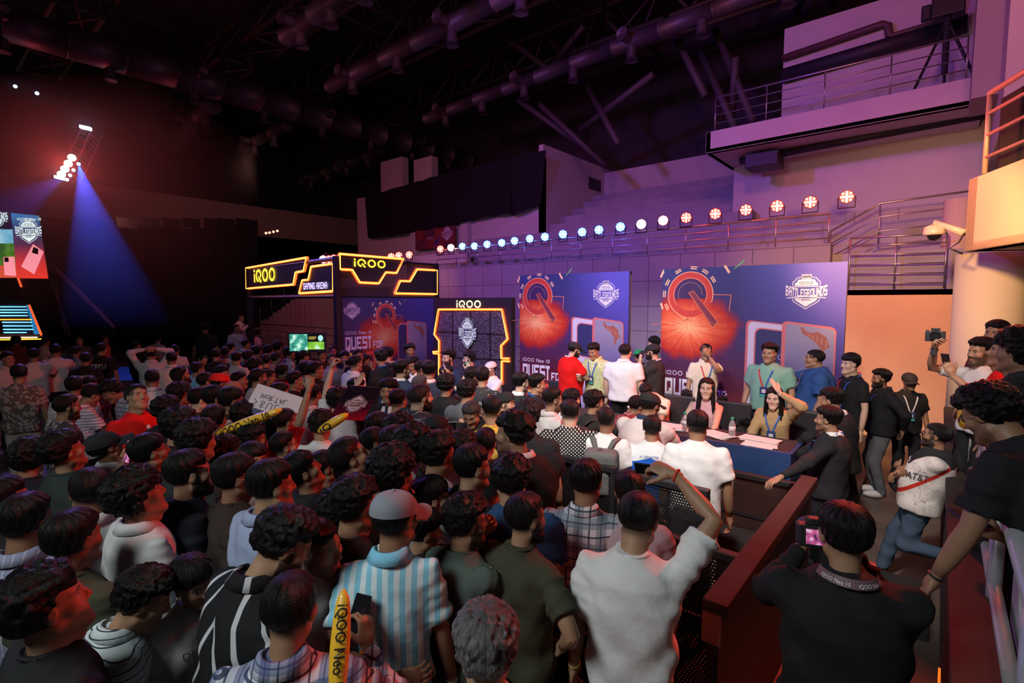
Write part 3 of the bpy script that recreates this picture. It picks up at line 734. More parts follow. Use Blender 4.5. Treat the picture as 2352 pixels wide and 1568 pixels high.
t, fn, cv = sgn('small neon sign reading GAMING ARENA at the booth corner', [(640,187),(820,162),(822,378),(808,388),(541,404),(567,298),(617,294)], 'L')
a0 = cv(580, 374); a1 = cv(580, 322); a2 = cv(776, 362); Dec(t, 'lettering', LIL, .06, fn).block('GAMING ARENA', a0[0], a0[1], a1[1]-a0[1], a2[0]-a0[0]).done()
t, fn, cv = sgn('large neon sign with yellow wordmark over the right face of the booth', [(845,82),(1367,125),(1312,238),(1224,233),(1167,323),(1012,316),(950,213),(848,208)], 'R')
a0 = cv(962, 186); a1 = cv(962, 120); a2 = cv(1218, 200); hh = (a1[1]-a0[1]); k = (a2[0]-a0[0])/iqoo_w(hh)
Dec(t, 'wordmark', YEL, .06, lambda u, v, o: fn(a0[0]+(u-a0[0])*k, v, o)).iqoo(a0[0], a0[1], hh, .17).done()
sgn('blank neon-edged sign at the right end of the booth', [(1480,208),(1642,217),(1642,411),(1300,405),(1342,303),(1423,306)], 'R')
ZT = atx(777, 583, BX).z
yR = atx(1001, 650, BX).y; pL = leftpt(571, 620)
t = thing('booth_frame', 'black metal truss frame carrying the neon signs', 'frame', tuple(CP))
for nm_, q in (('post', Vector((0, 0, 0))), ('post', Vector((0, yR-cy, 0))), ('post', Vector((pL.x, pL.y, 0))-CP), ('post', Vector((-1.0, yR-cy, 0)))):
    M().box((-.06, -.06, 0), (.06, .06, ZT-.05), loc=tuple(q)).build(nm_, DKM, t)
L0 = Vector((pL.x, pL.y, 0))-CP
for z_ in (ZT-.1, atx(777, 680, BX).z):
    M().tube([(0, 0, z_), (0, yR-cy, z_)], .05, 6).tube([(0, 0, z_), tuple(L0+Vector((0, 0, z_-.0)))], .05, 6).build('beam', DKM, t)
mesh_mt = NB('wire_mesh', .5); 
_f = lambda s_: mesh_mt.ma('LESS_THAN', mesh_mt.ma('FRACT', mesh_mt.ma('MULTIPLY', s_, 22)), .28)
mesh_mt.b.inputs['Base Color'].default_value = (.06, .04, .05, 1); mesh_mt.alpha(mesh_mt.ma('MAXIMUM', _f(mesh_mt.ma('ADD', mesh_mt.Y(), mesh_mt.Z())), _f(mesh_mt.ma('ADD', mesh_mt.ma('SUBTRACT', mesh_mt.Z(), mesh_mt.Y()), 20))))
zlow = atx(777, 680, BX).z
M().box((-.01, 0, zlow), (.01, yR-cy, ZT-.1)).build('mesh_panel', mesh_mt.m, t)
banner('glossy arena backdrop banner on the right face of the gaming booth', (BX+.05, cy+.08, 0), PI/2, yR-cy-.2, zlow-.03, .8, 'arena', .75)
for i, (x, y) in enumerate(((727, 596), (740, 596), (752, 594))): par(leftpt(x, y)+Vector((-.4, .4, .05)), 'r' if i else 'w', f'small round light behind the neon booth, {["left","middle","right"][i]} of the three between the signs', 'small lights on the booth', .10)
for i, (x, y) in enumerate(((898.7, 589.5), (916, 587), (940, 585))): par(atx(x, y, BX-.6), 'r', f'small round light above the yellow wordmark sign, {["left","middle","right"][i]} of three', 'small lights on the booth', .10)
# ---- gate with the neon outline
gy = 8.0; sc = 3.5636
gq = lambda a_, b_: aty(540+a_/sc, 560+b_/sc, gy)
gl, gr = gq(1640, 500).x-.06, gq(2262, 500).x; gz = gq(1915, 440).z
t = thing('neon_gate', 'black photo-call wall with neon outline, hexagon mesh and white emblem', 'photo wall', (gl, gy, 0))
M().box((0, 0, 0), (gr-gl, .12, gz)).build('gate_panel', SGN, t)
hexm = NB('hex_mesh', .5); hexm.base(hexm.mix(hexm.ma('GREATER_THAN', hexm.voro(26), .42), (.16, .14, .17), (.06, .05, .06)))
def g2(a_, b_): w_ = gq(a_, b_); return (w_.x-gl, w_.z)
Dec(t, 'mesh_infill', hexm.m, .004).poly([g2(1690, 545), g2(2180, 545), g2(2225, 775), g2(2172, 830), g2(2172, 1160), g2(1690, 1160), g2(1690, 793), g2(1655, 740)]).done()
d = Dec(t, 'mesh_frame_bars', SGN, .012)
for a_ in (1783, 1930, 2090): d.strip([g2(a_, 545), g2(a_, 1160)], .035)
for b_ in (718, 925): d.strip([g2(1660, b_), g2(2200, b_+24)], .03)
d.done()
for nm_, pts in (('neon_tube', [(1628,882),(1677,880),(1677,793),(1638,740),(1672,536),(2190,536),(2238,778),(2185,832),(2187,935),(2250,937)]), ('neon_tube', [(2252,960),(2190,957),(2190,1150)]), ('neon_tube', [(1632,895),(1677,898),(1677,1150)])):
    V = [(g2(*p)[0], -.04, g2(*p)[1]) for p in pts]
    o = M().tube(V, .015, 8).build(nm_, NEOH, t, smooth=True)
    q = M(); [q.tube([np.array(V[i])+np.array([0, .02, 0]), np.array(V[i+1])+np.array([0, .02, 0])], .026, 6) for i in range(len(V)-1)]; q.build('neon_glow_tube', NEO, o)  # glow around the gate neon modelled as a wider emissive tube
a0 = g2(1817, 522); a1 = g2(1817, 462); a2 = g2(2015, 522); hh = a1[1]-a0[1]; k = (a2[0]-a0[0])/iqoo_w(hh)
Dec(t, 'wordmark', CRM, .02, lambda u, v, o: (a0[0]+(u-a0[0])*k, -o, v)).iqoo(a0[0], a0[1], hh, .17).done()
c_ = g2(1915, 738); wd = g2(1985, 738)[0]-g2(1845, 738)[0]
EW = emis('emblem_white', (.8, .78, 1), .75); 
kk = 1.35
shield(t, (c_[0], c_[1]), wd, fn=lambda u, v, o: (u, -o-.05, c_[1]+(v-c_[1])*kk), mw=EW, off=.006)
Dec(t, 'emblem_plate', LN, .05).poly([(c_[0]+wd*a_, c_[1]+wd*kk*b_) for a_, b_ in ((-.34,.2),(-.34,.3),(-.24,.42),(.24,.42),(.34,.3),(.34,.2),(.52,.17),(.52,-.17),(.34,-.17),(.28,-.27),(0,-.46),(-.28,-.27),(-.34,-.17),(-.52,-.17),(-.52,.17))]).done()
# scaffold shelf between gate and banner
t = thing('scaffold_shelf', 'narrow steel shelving between the gate and the left banner', 'shelving', (gr+.03, 8.12, SZ))
for z_ in np.arange(.15, 1.6, .3): M().box((.0, .0, z_), (.38, .3, z_+.025)).build('shelf', STEEL, t)
for x_ in (0, .36): M().box((x_, .05, 0), (x_+.02, .08, 1.9)).build('upright', STEEL, t)
# far poster, TV
p = aty(962, 575, 15.9); q_ = aty(1052, 518, 15.9)
t = thing('wall_poster', 'small dark poster hung on the far pink wall under the drape', 'poster', (p.x, 15.7, p.z))
pw, ph = q_.x-p.x, q_.z-p.z
b = NB('far_poster', .6); b.base(b.ramp(b.noise(1.1, 3), [(.35, (.03, .02, .08)), (.6, (.30, .04, .03)), (.75, (.06, .05, .2))]))
M().box((0, 0, 0), (pw, .04, ph)).build('poster_sheet', b.m, t)
shield(t, (pw*.82, ph*.62), pw*.26, off=.01); Dec(t, 'wordmark', LW, .012).iqoo(pw*.32, ph*.45, ph*.12, .14).done()
p = atd(666, 806, 9.6); q_ = atd(744, 767, 9.6); W_ = (q_-p).to_2d().length; H_ = q_.z-p.z
t = thing('television', 'television on a stand showing a game map inside the booth', 'television', (p.x, p.y, 0), math.atan2(q_.y-p.y, q_.x-p.x))
M().box((-.03, 0, p.z-.03), (W_+.03, .06, q_.z+.03)).build('bezel', DKM, t)
def screenmat(name, stops, scale, k, det=4, vor=False):
    b = NB(name, .3); b.b.inputs['Base Color'].default_value = (0, 0, 0, 1); n = b.noise(scale, det) if not vor else b.voro(scale); b.emit(b.ramp(n, stops), k); return b.m
Dec(t, 'map_view', screenmat('tv_map', [(.3, (.01, .05, .06)), (.5, (.05, .35, .25)), (.62, (.5, .75, .6))], 9, 1.3), .003).rect(0, p.z, W_*.52, q_.z).done()
Dec(t, 'game_view', screenmat('tv_game', [(.35, (.05, .25, .02)), (.6, (.25, .55, .05)), (.75, (.6, .8, .75))], 5, 1.2), .003).rect(W_*.52, p.z+.03, W_, p.z+H_*.55).done()
Dec(t, 'score_text', emis('tv_text', (.8, .6, .1), 1.2), .004).rect(W_*.56, p.z+H_*.80, W_*.78, p.z+H_*.84).rect(W_*.56, p.z+H_*.70, W_*.74, p.z+H_*.74).done()
Dec(t, 'score_emblem', emis('tv_teal', (.4, .8, .75), 1.1), .004).poly([(W_*.9+.05*math.cos(a_), p.z+H_*.76+.06*math.sin(a_)) for a_ in np.linspace(0, 2*PI, 9)[:-1]]).done()
M().box((W_/2-.04, .02, 0), (W_/2+.04, .08, p.z)).box((W_/2-.4, -.2, 0), (W_/2+.4, .3, .04)).build('stand', DKM, t)
# ================================================================ LED stage far left
SD = 27.0
def SP(px, py): return atd(px, py, SD)
o_ = SP(0, 700); e_ = SP(100, 700); ux_ = Vector((e_.x-o_.x, e_.y-o_.y, 0)).normalized(); n_ = Vector((-ux_.y, ux_.x, 0)); srz = math.atan2(ux_.y, ux_.x)
base = Vector((o_.x, o_.y, 0))
def s2(px, py): w_ = SP(px, py); return ((w_-base).dot(ux_), w_.z)
def SRoot(nm_, label, cat, off=0): return thing(nm_, label, cat, tuple(base+n_*off), srz)
def slab(t, nm_, pts, m, d0=0, d1=.1):
    return M().prism([s2(*p) for p in pts], 'z', 0, 1, fn=lambda a_, b_, k: (a_, d0+(d1-d0)*k, b_)).build(nm_, m, t)
t = SRoot('led_screen', 'wide LED screen on the far stage showing a game view', 'screen')
slab(t, 'screen_cabinet', [(-90, 430), (50, 445), (52, 640), (-90, 640)], SGN, .03, .4)
slab(t, 'sky_view', [(-90, 525), (51, 529), (51, 560), (-90, 560)], screenmat('scr_sky', [(.4, (.15, .5, .7)), (.6, (.5, .8, .9)), (.7, (.05, .25, .05))], .8, 1.0), 0, .03)
slab(t, 'field_view', [(-90, 560), (51, 560), (52, 610), (-90, 610)], screenmat('scr_field', [(.4, (.03, .10, .01)), (.6, (.10, .26, .03)), (.8, (.2, .3, .1))], 1.2, 1.1), 0, .03)
slab(t, 'lower_view', [(-90, 610), (52, 610), (52, 638), (-90, 638)], emis('scr_red', (.85, .10, .05), .9), 0, .03)
slab(t, 'phone_picture', [(17, 591), (41, 590), (42, 634), (17, 632)], emis('scr_pink', (1, .30, .36), 1.2), -.03, .0)
slab(t, 'phone_camera', [(20, 592), (29, 592), (29, 602), (20, 602)], SGN, -.05, -.03)
shield(t, s2(4, 502), 1.35, fn=lambda u, v, o: (u, -o, v), mw=emis('scr_white', (.8, .95, .95), 1.3), off=.02)
t = SRoot('led_side_screen', 'tall LED side panel with emblem and red phone on the far stage', 'screen')
b = NB('led_gradient', .4); b.b.inputs['Base Color'].default_value = (0, 0, 0, 1)
z0_, z1_ = s2(50, 640)[1], s2(50, 485)[1]
b.emit(b.ramp(b.ma('MULTIPLY', b.ma('SUBTRACT', b.Z(), z0_), 1/(z1_-z0_)), [(0, (.95, .05, .03)), (.22, (.75, .04, .04)), (.5, (.10, .03, .09)), (.75, (.03, .07, .18)), (.95, (.03, .25, .6))]), 1.0)
slab(t, 'panel_face', [(49, 484), (107, 490), (119, 640), (52, 639)], b.m, -.2, -.1)
slab(t, 'panel_cabinet', [(48, 483), (108, 488), (121, 641), (52, 641)], SGN, -.1, .3)
shield(t, s2(86.5, 535), 1.35, fn=lambda u, v, o: (u, -o-.2, v), mw=MATS['scr_white'], off=.02)
d = Dec(t, 'wordmark', MATS['scr_white'], .23); a_ = s2(63, 510); d.iqoo(a_[0], a_[1], .14); d.text('Neo 10', a_[0]+.62, a_[1], .2, 1, .004); d.done()
slab(t, 'phone_picture', [(95, 563), (117, 580), (92, 630), (65, 613)], MATS['scr_pink'], -.24, -.2)
slab(t, 'phone_camera', [(97, 569), (107, 574), (105, 586), (92, 582)], SGN, -.26, -.24)
slab(t, 'lens_print', [(98, 573), (101, 574), (100, 578), (97, 577)], STEEL, -.28, -.26)
t = SRoot('stage_deck', 'far stage front with blue light bars and orange edge lines', 'stage', -.6)
slab(t, 'deck_front', [(-90, 641), (68, 641), (118, 772), (-90, 780)], SGN, 0, 2)
for y0, x0, x1 in ((704, 25, 86), (711, 26, 87), (717, 26, 87), (724, 26, 87), (739, 30, 97), (747, 31, 98), (755, 31, 99), (762, 32, 81)):
    slab(t, 'light_bar', [(x0, y0-1.1), (x1, y0-.8), (x1, y0+.8), (x0, y0+1.1)], emis('bar_blue', (.12, .50, 1), 3.5), -.06, 0)
slab(t, 'edge_line', [(-90, 732), (97, 732), (97, 733.5), (-90, 734)], emis('bar_orange', (1, .35, .02), 4), -.06, 0)
slab(t, 'edge_line', [(-90, 774), (105, 772), (105, 774), (-90, 776)], emis('bar_peach', (1, .45, .25), 5), -.1, 0)
slab(t, 'edge_line', [(-90, 779), (124, 775.5), (124, 777.5), (-90, 781.5)], MATS['bar_orange'], -.1, 0)
slab(t, 'slanted_edge', [(91, 700), (94, 699), (117, 767), (114, 769)], emis('bar_red', (.9, .12, .03), 1.2), -.06, 0)
slab(t, 'blue_wedge', [(87, 700), (91, 700), (113, 766), (99, 766)], emis('wedge_blue', (.02, .22, .5), .8), -.04, 0)
slab(t, 'leg_line', [(70, 640), (74, 640), (80, 660), (76, 660)], MATS['bar_red'], -.04, 0)
# camera crane and stage truss
def pt(px, py, d): return atd(px, py, d)
t = thing('camera_crane', 'long camera crane arm sloping down beside the far stage', 'camera crane', tuple(pt(262, 775, 22)))
q = Vector(t.location); A_ = pt(120, 608, 22)-q; B_ = pt(262, 752, 22)-q
m_ = M()
for off in (Vector((0, 0, .09)), Vector((0, 0, -.09)), Vector((.12, 0, 0))): m_.tube([A_+off, B_+off], .02, 6)
m_.build('arm', mat('crane_purple', (.5, .3, .55), .5), t, smooth=True)
m_ = M()
for k in range(30): a_ = A_.lerp(B_, k/30); b_ = A_.lerp(B_, (k+1)/30); m_.tube([a_+Vector((0, 0, .09)), b_-Vector((0, 0, .09))], .012, 5)
m_.build('arm_bracing', MATS['crane_purple'], t)
M().tube([B_, (0, 0, 0)], .06, 8).build('pedestal', DKM, t); M().box((-.15, -.15, -.3), (.15, .15, 0), loc=tuple(A_)).build('camera_head', DKM, t)
M().tube([A_+Vector((0, 0, .5)), B_+Vector((-.2, 0, .3))], .008, 4).build('stay_cable', DKM, t)
t = thing('crane_track', 'slanting lit rail between the stage and the crane', 'rail', tuple(pt(160, 770, 24)))
q = Vector(t.location); o = M().tube([pt(118, 640, 24)-q, (0, 0, 0)], .05, 6).tube([pt(128, 645, 24)-q, pt(150, 770, 24)-q], .03, 6).build('rail_bar', STEEL, t)
TD = 19.0
t = thing('lighting_truss', 'slanting box truss with red and blue stage lights above the far stage', 'lighting truss', tuple(pt(160, 380, TD)))
q = Vector(t.location); a_, b_, c_, e_ = [pt(x, y, TD)-q for x, y in ((186, 295), (210, 298), (134, 405), (158, 412))]
bk = (CM@Vector((0, 0, -1)))*.5; m_ = M()
for u_, v_ in ((a_, c_), (b_, e_)): m_.tube([u_, v_], .03, 6).tube([u_+bk, v_+bk], .03, 6)
for k in range(14):
    f0, f1 = k/14, (k+1)/14; m_.tube([a_.lerp(c_, f0), b_.lerp(e_, f1)], .015, 5).tube([b_.lerp(e_, f0), b_.lerp(e_, f1)+bk], .015, 5)
m_.build('truss_frame', mat('truss_alu', (.25, .22, .30), .4, .7), t)
M().tube([a_+bk, a_+bk+Vector((0, 0, 6))], .02, 5).tube([c_+bk, c_+bk+Vector((0, 0, 8))], .02, 5).build('hanging_cable', DKM, t)
def disc(px, py, d, r, mt, label, cat='stage light', group='lamps on the slanting truss'):
    p = pt(px, py, d); t2 = thing('stage_light', label, cat, tuple(p), 0, group); dr = (CAMP-p).normalized()+Vector((0, 0, -.35)); rot = np.array(dr.normalized().to_track_quat('Z', 'Y').to_matrix())
    M().lathe([(r*.7, -r*1.6), (r*1.05, -r), (r*1.05, 0)], 16, rot=rot).build('lamp_housing', DKM, t2)
    M().lathe([(r, .005), (r*.9, .03), (.001, .05)], 18, rot=rot).build('lens', mt, t2, smooth=True); return t2
RW = emis('lamp_red_white', (1, .75, .72), 16); BW = emis('lamp_blue_white', (.35, .55, 1), 10)
nm3 = ['highest', 'second highest', 'second lowest', 'lowest']
for i, (x, y) in enumerate(((165, 362), (156.6, 375.5), (149, 388), (141, 400))):
    disc(x, y, TD-.3, .125, RW, f'big white-hot red lamp on the slanting truss, {nm3[i]} of the four')
for i, (x, y) in enumerate(((180.5, 376.5), (169, 390.5), (161, 402.5), (154, 412.5))):
    disc(x, y, TD-.4, .055, BW, f'small blue lamp along the truss edge, {nm3[i]} of the four')
lamp('POINT', tuple(pt(150, 380, TD-.8)), None, 150, (1, .02, .01), .3)
for i, (P_, lab) in enumerate(((((182, 286), (205, 291), (205, 298), (182, 293)), 'white strobe bar at the top of the slanting truss'), (((124, 402), (142, 406), (142, 412), (124, 408)), 'white strobe bar at the foot of the slanting truss'), (((52, 434), (64, 435), (64, 440), (52, 439)), 'yellow strobe block above the tall LED panel'), (((114, 439), (127, 440), (127, 447), (114, 446)), 'orange strobe block right of the thin light bar'), (((68, 440), (114, 445), (114, 447), (68, 442)), 'thin warm light bar above the tall LED panel'))):
    d_ = TD-.5 if i < 2 else 26; pts_ = [pt(x, y, d_) for x, y in P_]; c0 = sum(pts_, Vector())/4; mt = (emis('strobe_white', (.6, .7, 1), 10), MATS.get('strobe_white') or emis('strobe_white', (.6, .7, 1), 10), emis('strobe_yellow', (1, .75, .15), 5), emis('strobe_orange', (1, .45, .12), 6), MATS.get('strobe_orange') or emis('strobe_orange', (1, .45, .12), 6))[i]
    m_ = M(); V = [tuple(v-c0) for v in pts_]; bk_ = (CM@Vector((0, 0, -1)))*.12; m_.add(V+[tuple(Vector(v)+bk_) for v in V], [(0,1,2,3),(7,6,5,4),(0,4,5,1),(1,5,6,2),(2,6,7,3),(3,7,4,0)])
    o = m_.build('strobe_light', mt); o.location = c0; tag(o, lab, 'stage light')
for i, (x, y, lab, mt) in enumerate(((26, 465, 'pink stage lamp above the wide LED screen', emis('lamp_pink', (1, .22, .6), 3)), (91, 467, 'lilac stage lamp above the tall LED panel', emis('lamp_lilac', (.6, .25, 1), 3)), (60, 472, 'small orange lamp between the pink and lilac lamps', emis('lamp_amber', (1, .22, .04), 5)))):
    disc(x, y, 25, .12 if i < 2 else .06, mt, lab, group=None)
for i, (x, y) in enumerate(((35, 198), (85, 214))):
    disc(x, y, 16, .05, BW, f'tiny blue lamp in the dark roof at the far left, {["left","right"][i]} one', group=None)
for i, (x, y) in enumerate(((611, 535), (619, 534), (628, 532), (637, 530))):
    disc(x, y, 26, .06, emis('lamp_red', (1, .2, .12), 6), f'tiny red lamp on the far balcony, {nm3[i].replace("highest","leftmost").replace("second lowest","second from right").replace("lowest","rightmost")} of four', group='red lamps on the far balcony')
# haze lit by the blue lamp: a fog box thinned towards the floor so the beam fades
fog = bpy.data.materials.new('stage_haze'); fog.use_nodes = True; nn_ = fog.node_tree; nn_.nodes.clear()
vo = nn_.nodes.new('ShaderNodeOutputMaterial'); vs = nn_.nodes.new('ShaderNodeVolumeScatter'); tcf = nn_.nodes.new('ShaderNodeTexCoord'); spf = nn_.nodes.new('ShaderNodeSeparateXYZ'); nn_.links.new(tcf.outputs['Object'], spf.inputs[0]); mr = nn_.nodes.new('ShaderNodeMapRange'); mr.inputs[1].default_value = 1.6; mr.inputs[2].default_value = 6.5; mr.inputs[4].default_value = .07; nn_.links.new(spf.outputs[2], mr.inputs[0]); nn_.links.new(mr.outputs[0], vs.inputs['Density']); vs.inputs['Anisotropy'].default_value = .2; nn_.links.new(vs.outputs[0], vo.inputs['Volume'])
hz0 = pt(60, 700, TD); hz = M().box((-5, -3.5, 1.5), (5, 3.5, 9.5), loc=(0, 0, 0)).build('stage_haze', fog); cc_ = pt(185, 470, TD+.2); hz.location = (cc_.x, cc_.y, 0); hz.rotation_euler = (0, 0, YAW); tag(hz, 'thin haze hanging in the blue beams below the slanting truss', 'haze', kind='stuff')
bs = pt(181, 378, TD-.3); tg = pt(245, 640, TD-.2); l_ = lamp('SPOT', tuple(bs), tuple(tg), 5200, (.01, .10, 1), .03, 34, .35, 'beam_light')
bs = pt(150, 404, TD-.3); tg = pt(-60, 520, TD+.5); lamp('SPOT', tuple(bs), tuple(tg), 1300, (.02, .10, 1), .03, 34, .4, 'beam_light')
# ================================================================ signing desk
DX1, DX0 = -1.04, -5.9
DB = NB('desk_print', .4)
DB.base(DB.mix(DB.ma('MULTIPLY', DB.noise(3, 3), .25), DB.ramp(DB.ma('MULTIPLY', DB.ma('ADD', DB.X(), 7.4), 1/6.36), [(0, (.10, .02, .02)), (.62, (.11, .025, .02)), (.80, (.05, .025, .05)), (.92, (.015, .05, .15)), (1, (.015, .06, .19))]), (.02, .01, .02)))
t = thing('signing_desk', 'long signing desk with a printed dark red to blue front and black cloth top', 'desk', (0, 0, 0))
M().box((DX0, 5.45, 0), (DX1, 5.50, 1.13)).box((DX1-.04, 5.5, .35), (DX1, 6.02, 1.12)).build('front_panel', DB.m, t)
M().box((DX0, 5.50, 1.06), (DX1-.04, 6.05, 1.125)).build('desk_top', mat('black_cloth', (.02, .02, .022), .9, bump=.3, bscale=14), t)
M().box((DX0, 6.0, .35), (DX1-.04, 6.04, 1.06)).build('back_skirt', BLK_, t)
d = Dec(t, 'front_wordmark', LW, .0, lambda u, v, o: (u, 5.446, v)); d.rect(-1.95, .60, -1.60, .66); d.block('QUEST FOR', -3.6, .62, .26, 1.2); d.done()
d = Dec(t, 'spark_prints', MATS['print_hot'], .0, lambda u, v, o: (u, 5.445, v))
for k in range(16): a_, b_ = random.uniform(-6, -1.3), random.uniform(.5, 1.05); d.rect(a_, b_, a_+.008, b_+.014)
d.done()
# papers and bottles on the desk
def papers(px, py, n, w_, rz, label, group=None):
    p = atz(px, py, 1.14); t = thing('paper_stack', label, 'papers', (p.x, p.y, 1.126), rz, group)
    for k in range(n):
        o = M().box((-w_/2, -.10, 0), (w_/2, .10, .004), rot=np.array(Matrix.Rotation(random.uniform(-.25, .25) if k else 0, 3, 'Z')), loc=(random.uniform(-.03, .03)*(k > 0), random.uniform(-.02, .02)*(k > 0), k*.005)).build('sheet', cm('white') if False else mat('paper', (.72, .70, .70), .7), t)
papers(1745, 1008, 4, .36, -.1, 'messy stack of white papers in front of the woman in tan')
papers(1742, 1019, 2, .30, .0, 'single flat white sheet at the desk edge near the guard')
papers(1645, 997, 4, .34, -.3, 'stack of white papers in front of the woman in pink gingham')
papers(1540, 975, 3, .34, .1, 'white papers on the desk beside the standing man in white')
papers(1577, 984, 2, .26, .2, 'white sheet by the left water bottle')
def bottle(px, py, label):
    p = atz(px, py, 1.126); t = thing('water_bottle', label, 'bottle', (p.x, p.y, 1.126), 0, 'water bottles on the desk')
    gm = mat('clear_plastic', (.75, .78, .80), .12); gm.node_tree.nodes['Principled BSDF'].inputs['Transmission Weight'].default_value = .75
    M().lathe([(.030, 0), (.034, .01), (.034, .05), (.031, .06), (.034, .07), (.034, .13), (.028, .16), (.013, .19), (.013, .20)], 18).build('bottle_body', gm, t, smooth=True)
    M().lathe([(.0345, .075), (.0345, .125)], 18).build('bottle_label', mat('label_white', (.6, .62, .66), .5), t, smooth=True)
    M().lathe([(.015, .195), (.015, .22), (.013, .222)], 14).build('bottle_cap', mat('cap_green', (.02, .45, .25), .4), t, smooth=True)
bottle(1573, 990, 'clear water bottle with green cap beside the white-shirted man in the queue')
bottle(1681, 1004, 'clear water bottle with green cap between the two seated women')
# chairs with black covers
def chair(px, py, y, label):
    p = aty(px, py, y); t = thing('covered_chair', label, 'chair', (p.x, y, SZ), 0, 'black covered chairs behind the desk')
    V = M(); V.box((-.23, -.22, .42), (.23, .22, .48)); V.build('seat', BLK_, t, bevel=.02)
    m_ = M(); m_.box((-.22, .19, .45), (.22, .24, .98)); m_.build('backrest', mat('chair_cover', (.02, .02, .022), .55), t, bevel=.03)
    for sx_ in (-.2, .2):
        for sy_ in (-.19, .2): M().tube([(sx_, sy_, .43), (sx_, sy_, 0)], .015, 6).build('leg', DKM, t)
for px, lab in ((1545, 'black covered chair behind the gold lettering of the right banner'), (1672, 'black covered chair behind the woman in gingham'), (1825, 'black covered chair beside the man in the blue polo'), (1268, 'black covered chair left of the man in the red tee')):
    chair(px, 950, 6.55, lab)
# ================================================================ crowd barriers
def perf(name, col=(.022, .020, .021), pitch=.021, r=.31, ax='X'):
    b = NB(name, .45); b.b.inputs['Base Color'].default_value = (*col, 1); b.b.inputs['Metallic'].default_value = .4
    s1 = b.X() if ax == 'X' else b.Y(); row = b.ma('FLOOR', b.ma('MULTIPLY', b.Z(), 1/pitch)); sh = b.ma('MULTIPLY', b.ma('MODULO', row, 2), .5)
    u = b.ma('SUBTRACT', b.ma('FRACT', b.ma('ADD', b.ma('MULTIPLY', b.ma('ADD', s1, 40), 1/pitch), sh)), .5); v = b.ma('SUBTRACT', b.ma('FRACT', b.ma('MULTIPLY', b.Z(), 1/pitch)), .5)
    b.alpha(b.ma('GREATER_THAN', b.ma('ADD', b.ma('MULTIPLY', u, u), b.ma('MULTIPLY', v, v)), r*r)); return b.m
PF = perf('perforated_steel'); BRN = mat('barrier_brown', (.045, .022, .018), .5, .3, noise=.4, nscale=6)
def barrier(label, x0, x1, y, h=1.1, panel=None, post=.04, group=None, front=None):
    t = thing('crowd_barrier', label, 'barrier', (x0, y, 0), 0, group); L = x1-x0
    M().box((0, -.035, h-.05), (L, .035, h)).build('top_rail', DKM, t, bevel=.006)
    for a_ in (0, L-post): M().box((a_, -.03, 0), (a_+post, .03, h-.05)).build('post', DKM, t)
    M().box((post, -.006, .12), (L-post, .0, h-.05)).build('mesh_panel', panel or PF, t)
    M().box((post, -.02, .08), (L-post, .02, .12)).box((post, -.02, h*.55), (L-post, .02, h*.55+.03)).build('cross_bar', DKM, t)
    for a_ in (.1, L-.14): M().box((a_, -.3, 0), (a_+.04, .14, .035)).build('foot', DKM, t)
    return t
barrier('black perforated barrier in front of the man in the dotted shirt', -2.78, -2.0, 3.75, 1.23)
barrier('black perforated barrier below the backpack and blue jersey', -1.97, -1.24, 3.75, 1.22)
barrier('black perforated barrier beside the raised-arm man, nearest the camera', -2.05, -.85, 3.12)
D_ = barrier('brown steel barrier along the foot of the signing desk', -2.05, -.93, 5.2, .94, BRN)
M().box((.05, -.35, .12), (1.1, -.05, .40)).box((.05, -.60, 0), (1.1, -.35, .16)).build('step_ledge', mat('ledge_black', (.03, .026, .026), .55), D_)
Dec(D_, 'barrier_letters', perf('perf_white', (.5, .46, .44), .012, .33), .03).block('LI', .35, .72, .17, .22).done()
barrier('brown steel barrier left of the desk foot, behind the queue', -4.2, -2.1, 5.2, .94, BRN)
# long solid rail running away from the camera
t = thing('crowd_barrier', 'solid black barrier with wide brown top rail between the queue and the walkway', 'barrier', (-.78, 2.45, 0))
M().box((-.05, 0, 1.08), (.07, 2.35, 1.15)).build('top_rail', mat('rail_brown', (.022, .015, .014), .8, 0, noise=.5, nscale=8), t, bevel=.006)
M().box((-.03, .02, .05), (.03, 2.33, 1.08)).build('side_panel', mat('barrier_black', (.014, .013, .014), .6), t)
M().box((-.04, -.02, .95), (.05, 0, 1.10)).build('end_plate', mat('worn_wood', (.25, .16, .10), .8), t)
t = thing('crowd_barrier', 'tall black box barrier along the right side of the walkway', 'barrier', (.10, 1.0, 0))
M().box((0, 0, 1.06), (.17, 8.3, 1.14)).build('top_rail', MATS['rail_brown'], t, bevel=.008)
M().box((.02, .02, 0), (.15, 8.28, 1.06)).build('side_panel', mat('panel_redbrown', (.06, .03, .025), .85, noise=.3, nscale=3), t)
M().box((.008, .02, .05), (.02, 3.4, .12)).build('orange_light_strip', emis('strip_orange', (1, .12, .01), 1.8), t)
# raised platform at the right with hand rail
struct(M().box((.30, .2, .0), (8.5, 11.8, .70)).build('floor', mat('platform_grey', (.30, .31, .32), .7)))
t = thing('hand_rail', 'thick purple-lit tubular hand rail at the lower right corner', 'hand rail', (.27, .9, .7))
GR = mat('painted_tube', (.34, .33, .35), .4, .2)
M().tube([(0, 0, 1.0), (0, 7.5, 1.0)], .038, 16).build('rail', GR, t, smooth=True)
for k in range(7): M().tube([(0, .1+k*1.2, .0), (0, .1+k*1.2, .98)], .030, 14).build('post', GR, t, smooth=True)
M().tube([(0, 0, .5), (0, 7.5, .5)], .028, 12).build('mid_rail', GR, t, smooth=True)
for k in range(5):
    o = M().prism([(0, .02), (.95, .02), (.95, .80)], 'x', -.01, .01).build('panel_sheet', mat('grey_sheet', (.42, .46, .46), .6), t); o.location = (.06, .2+k*1.2, 0)
# kerb steps on walkway
struct(M().box((-.45, 4.9, 0), (.05, 5.8, .08)).build('floor', mat('kerb_black', (.02, .02, .022), .6)))
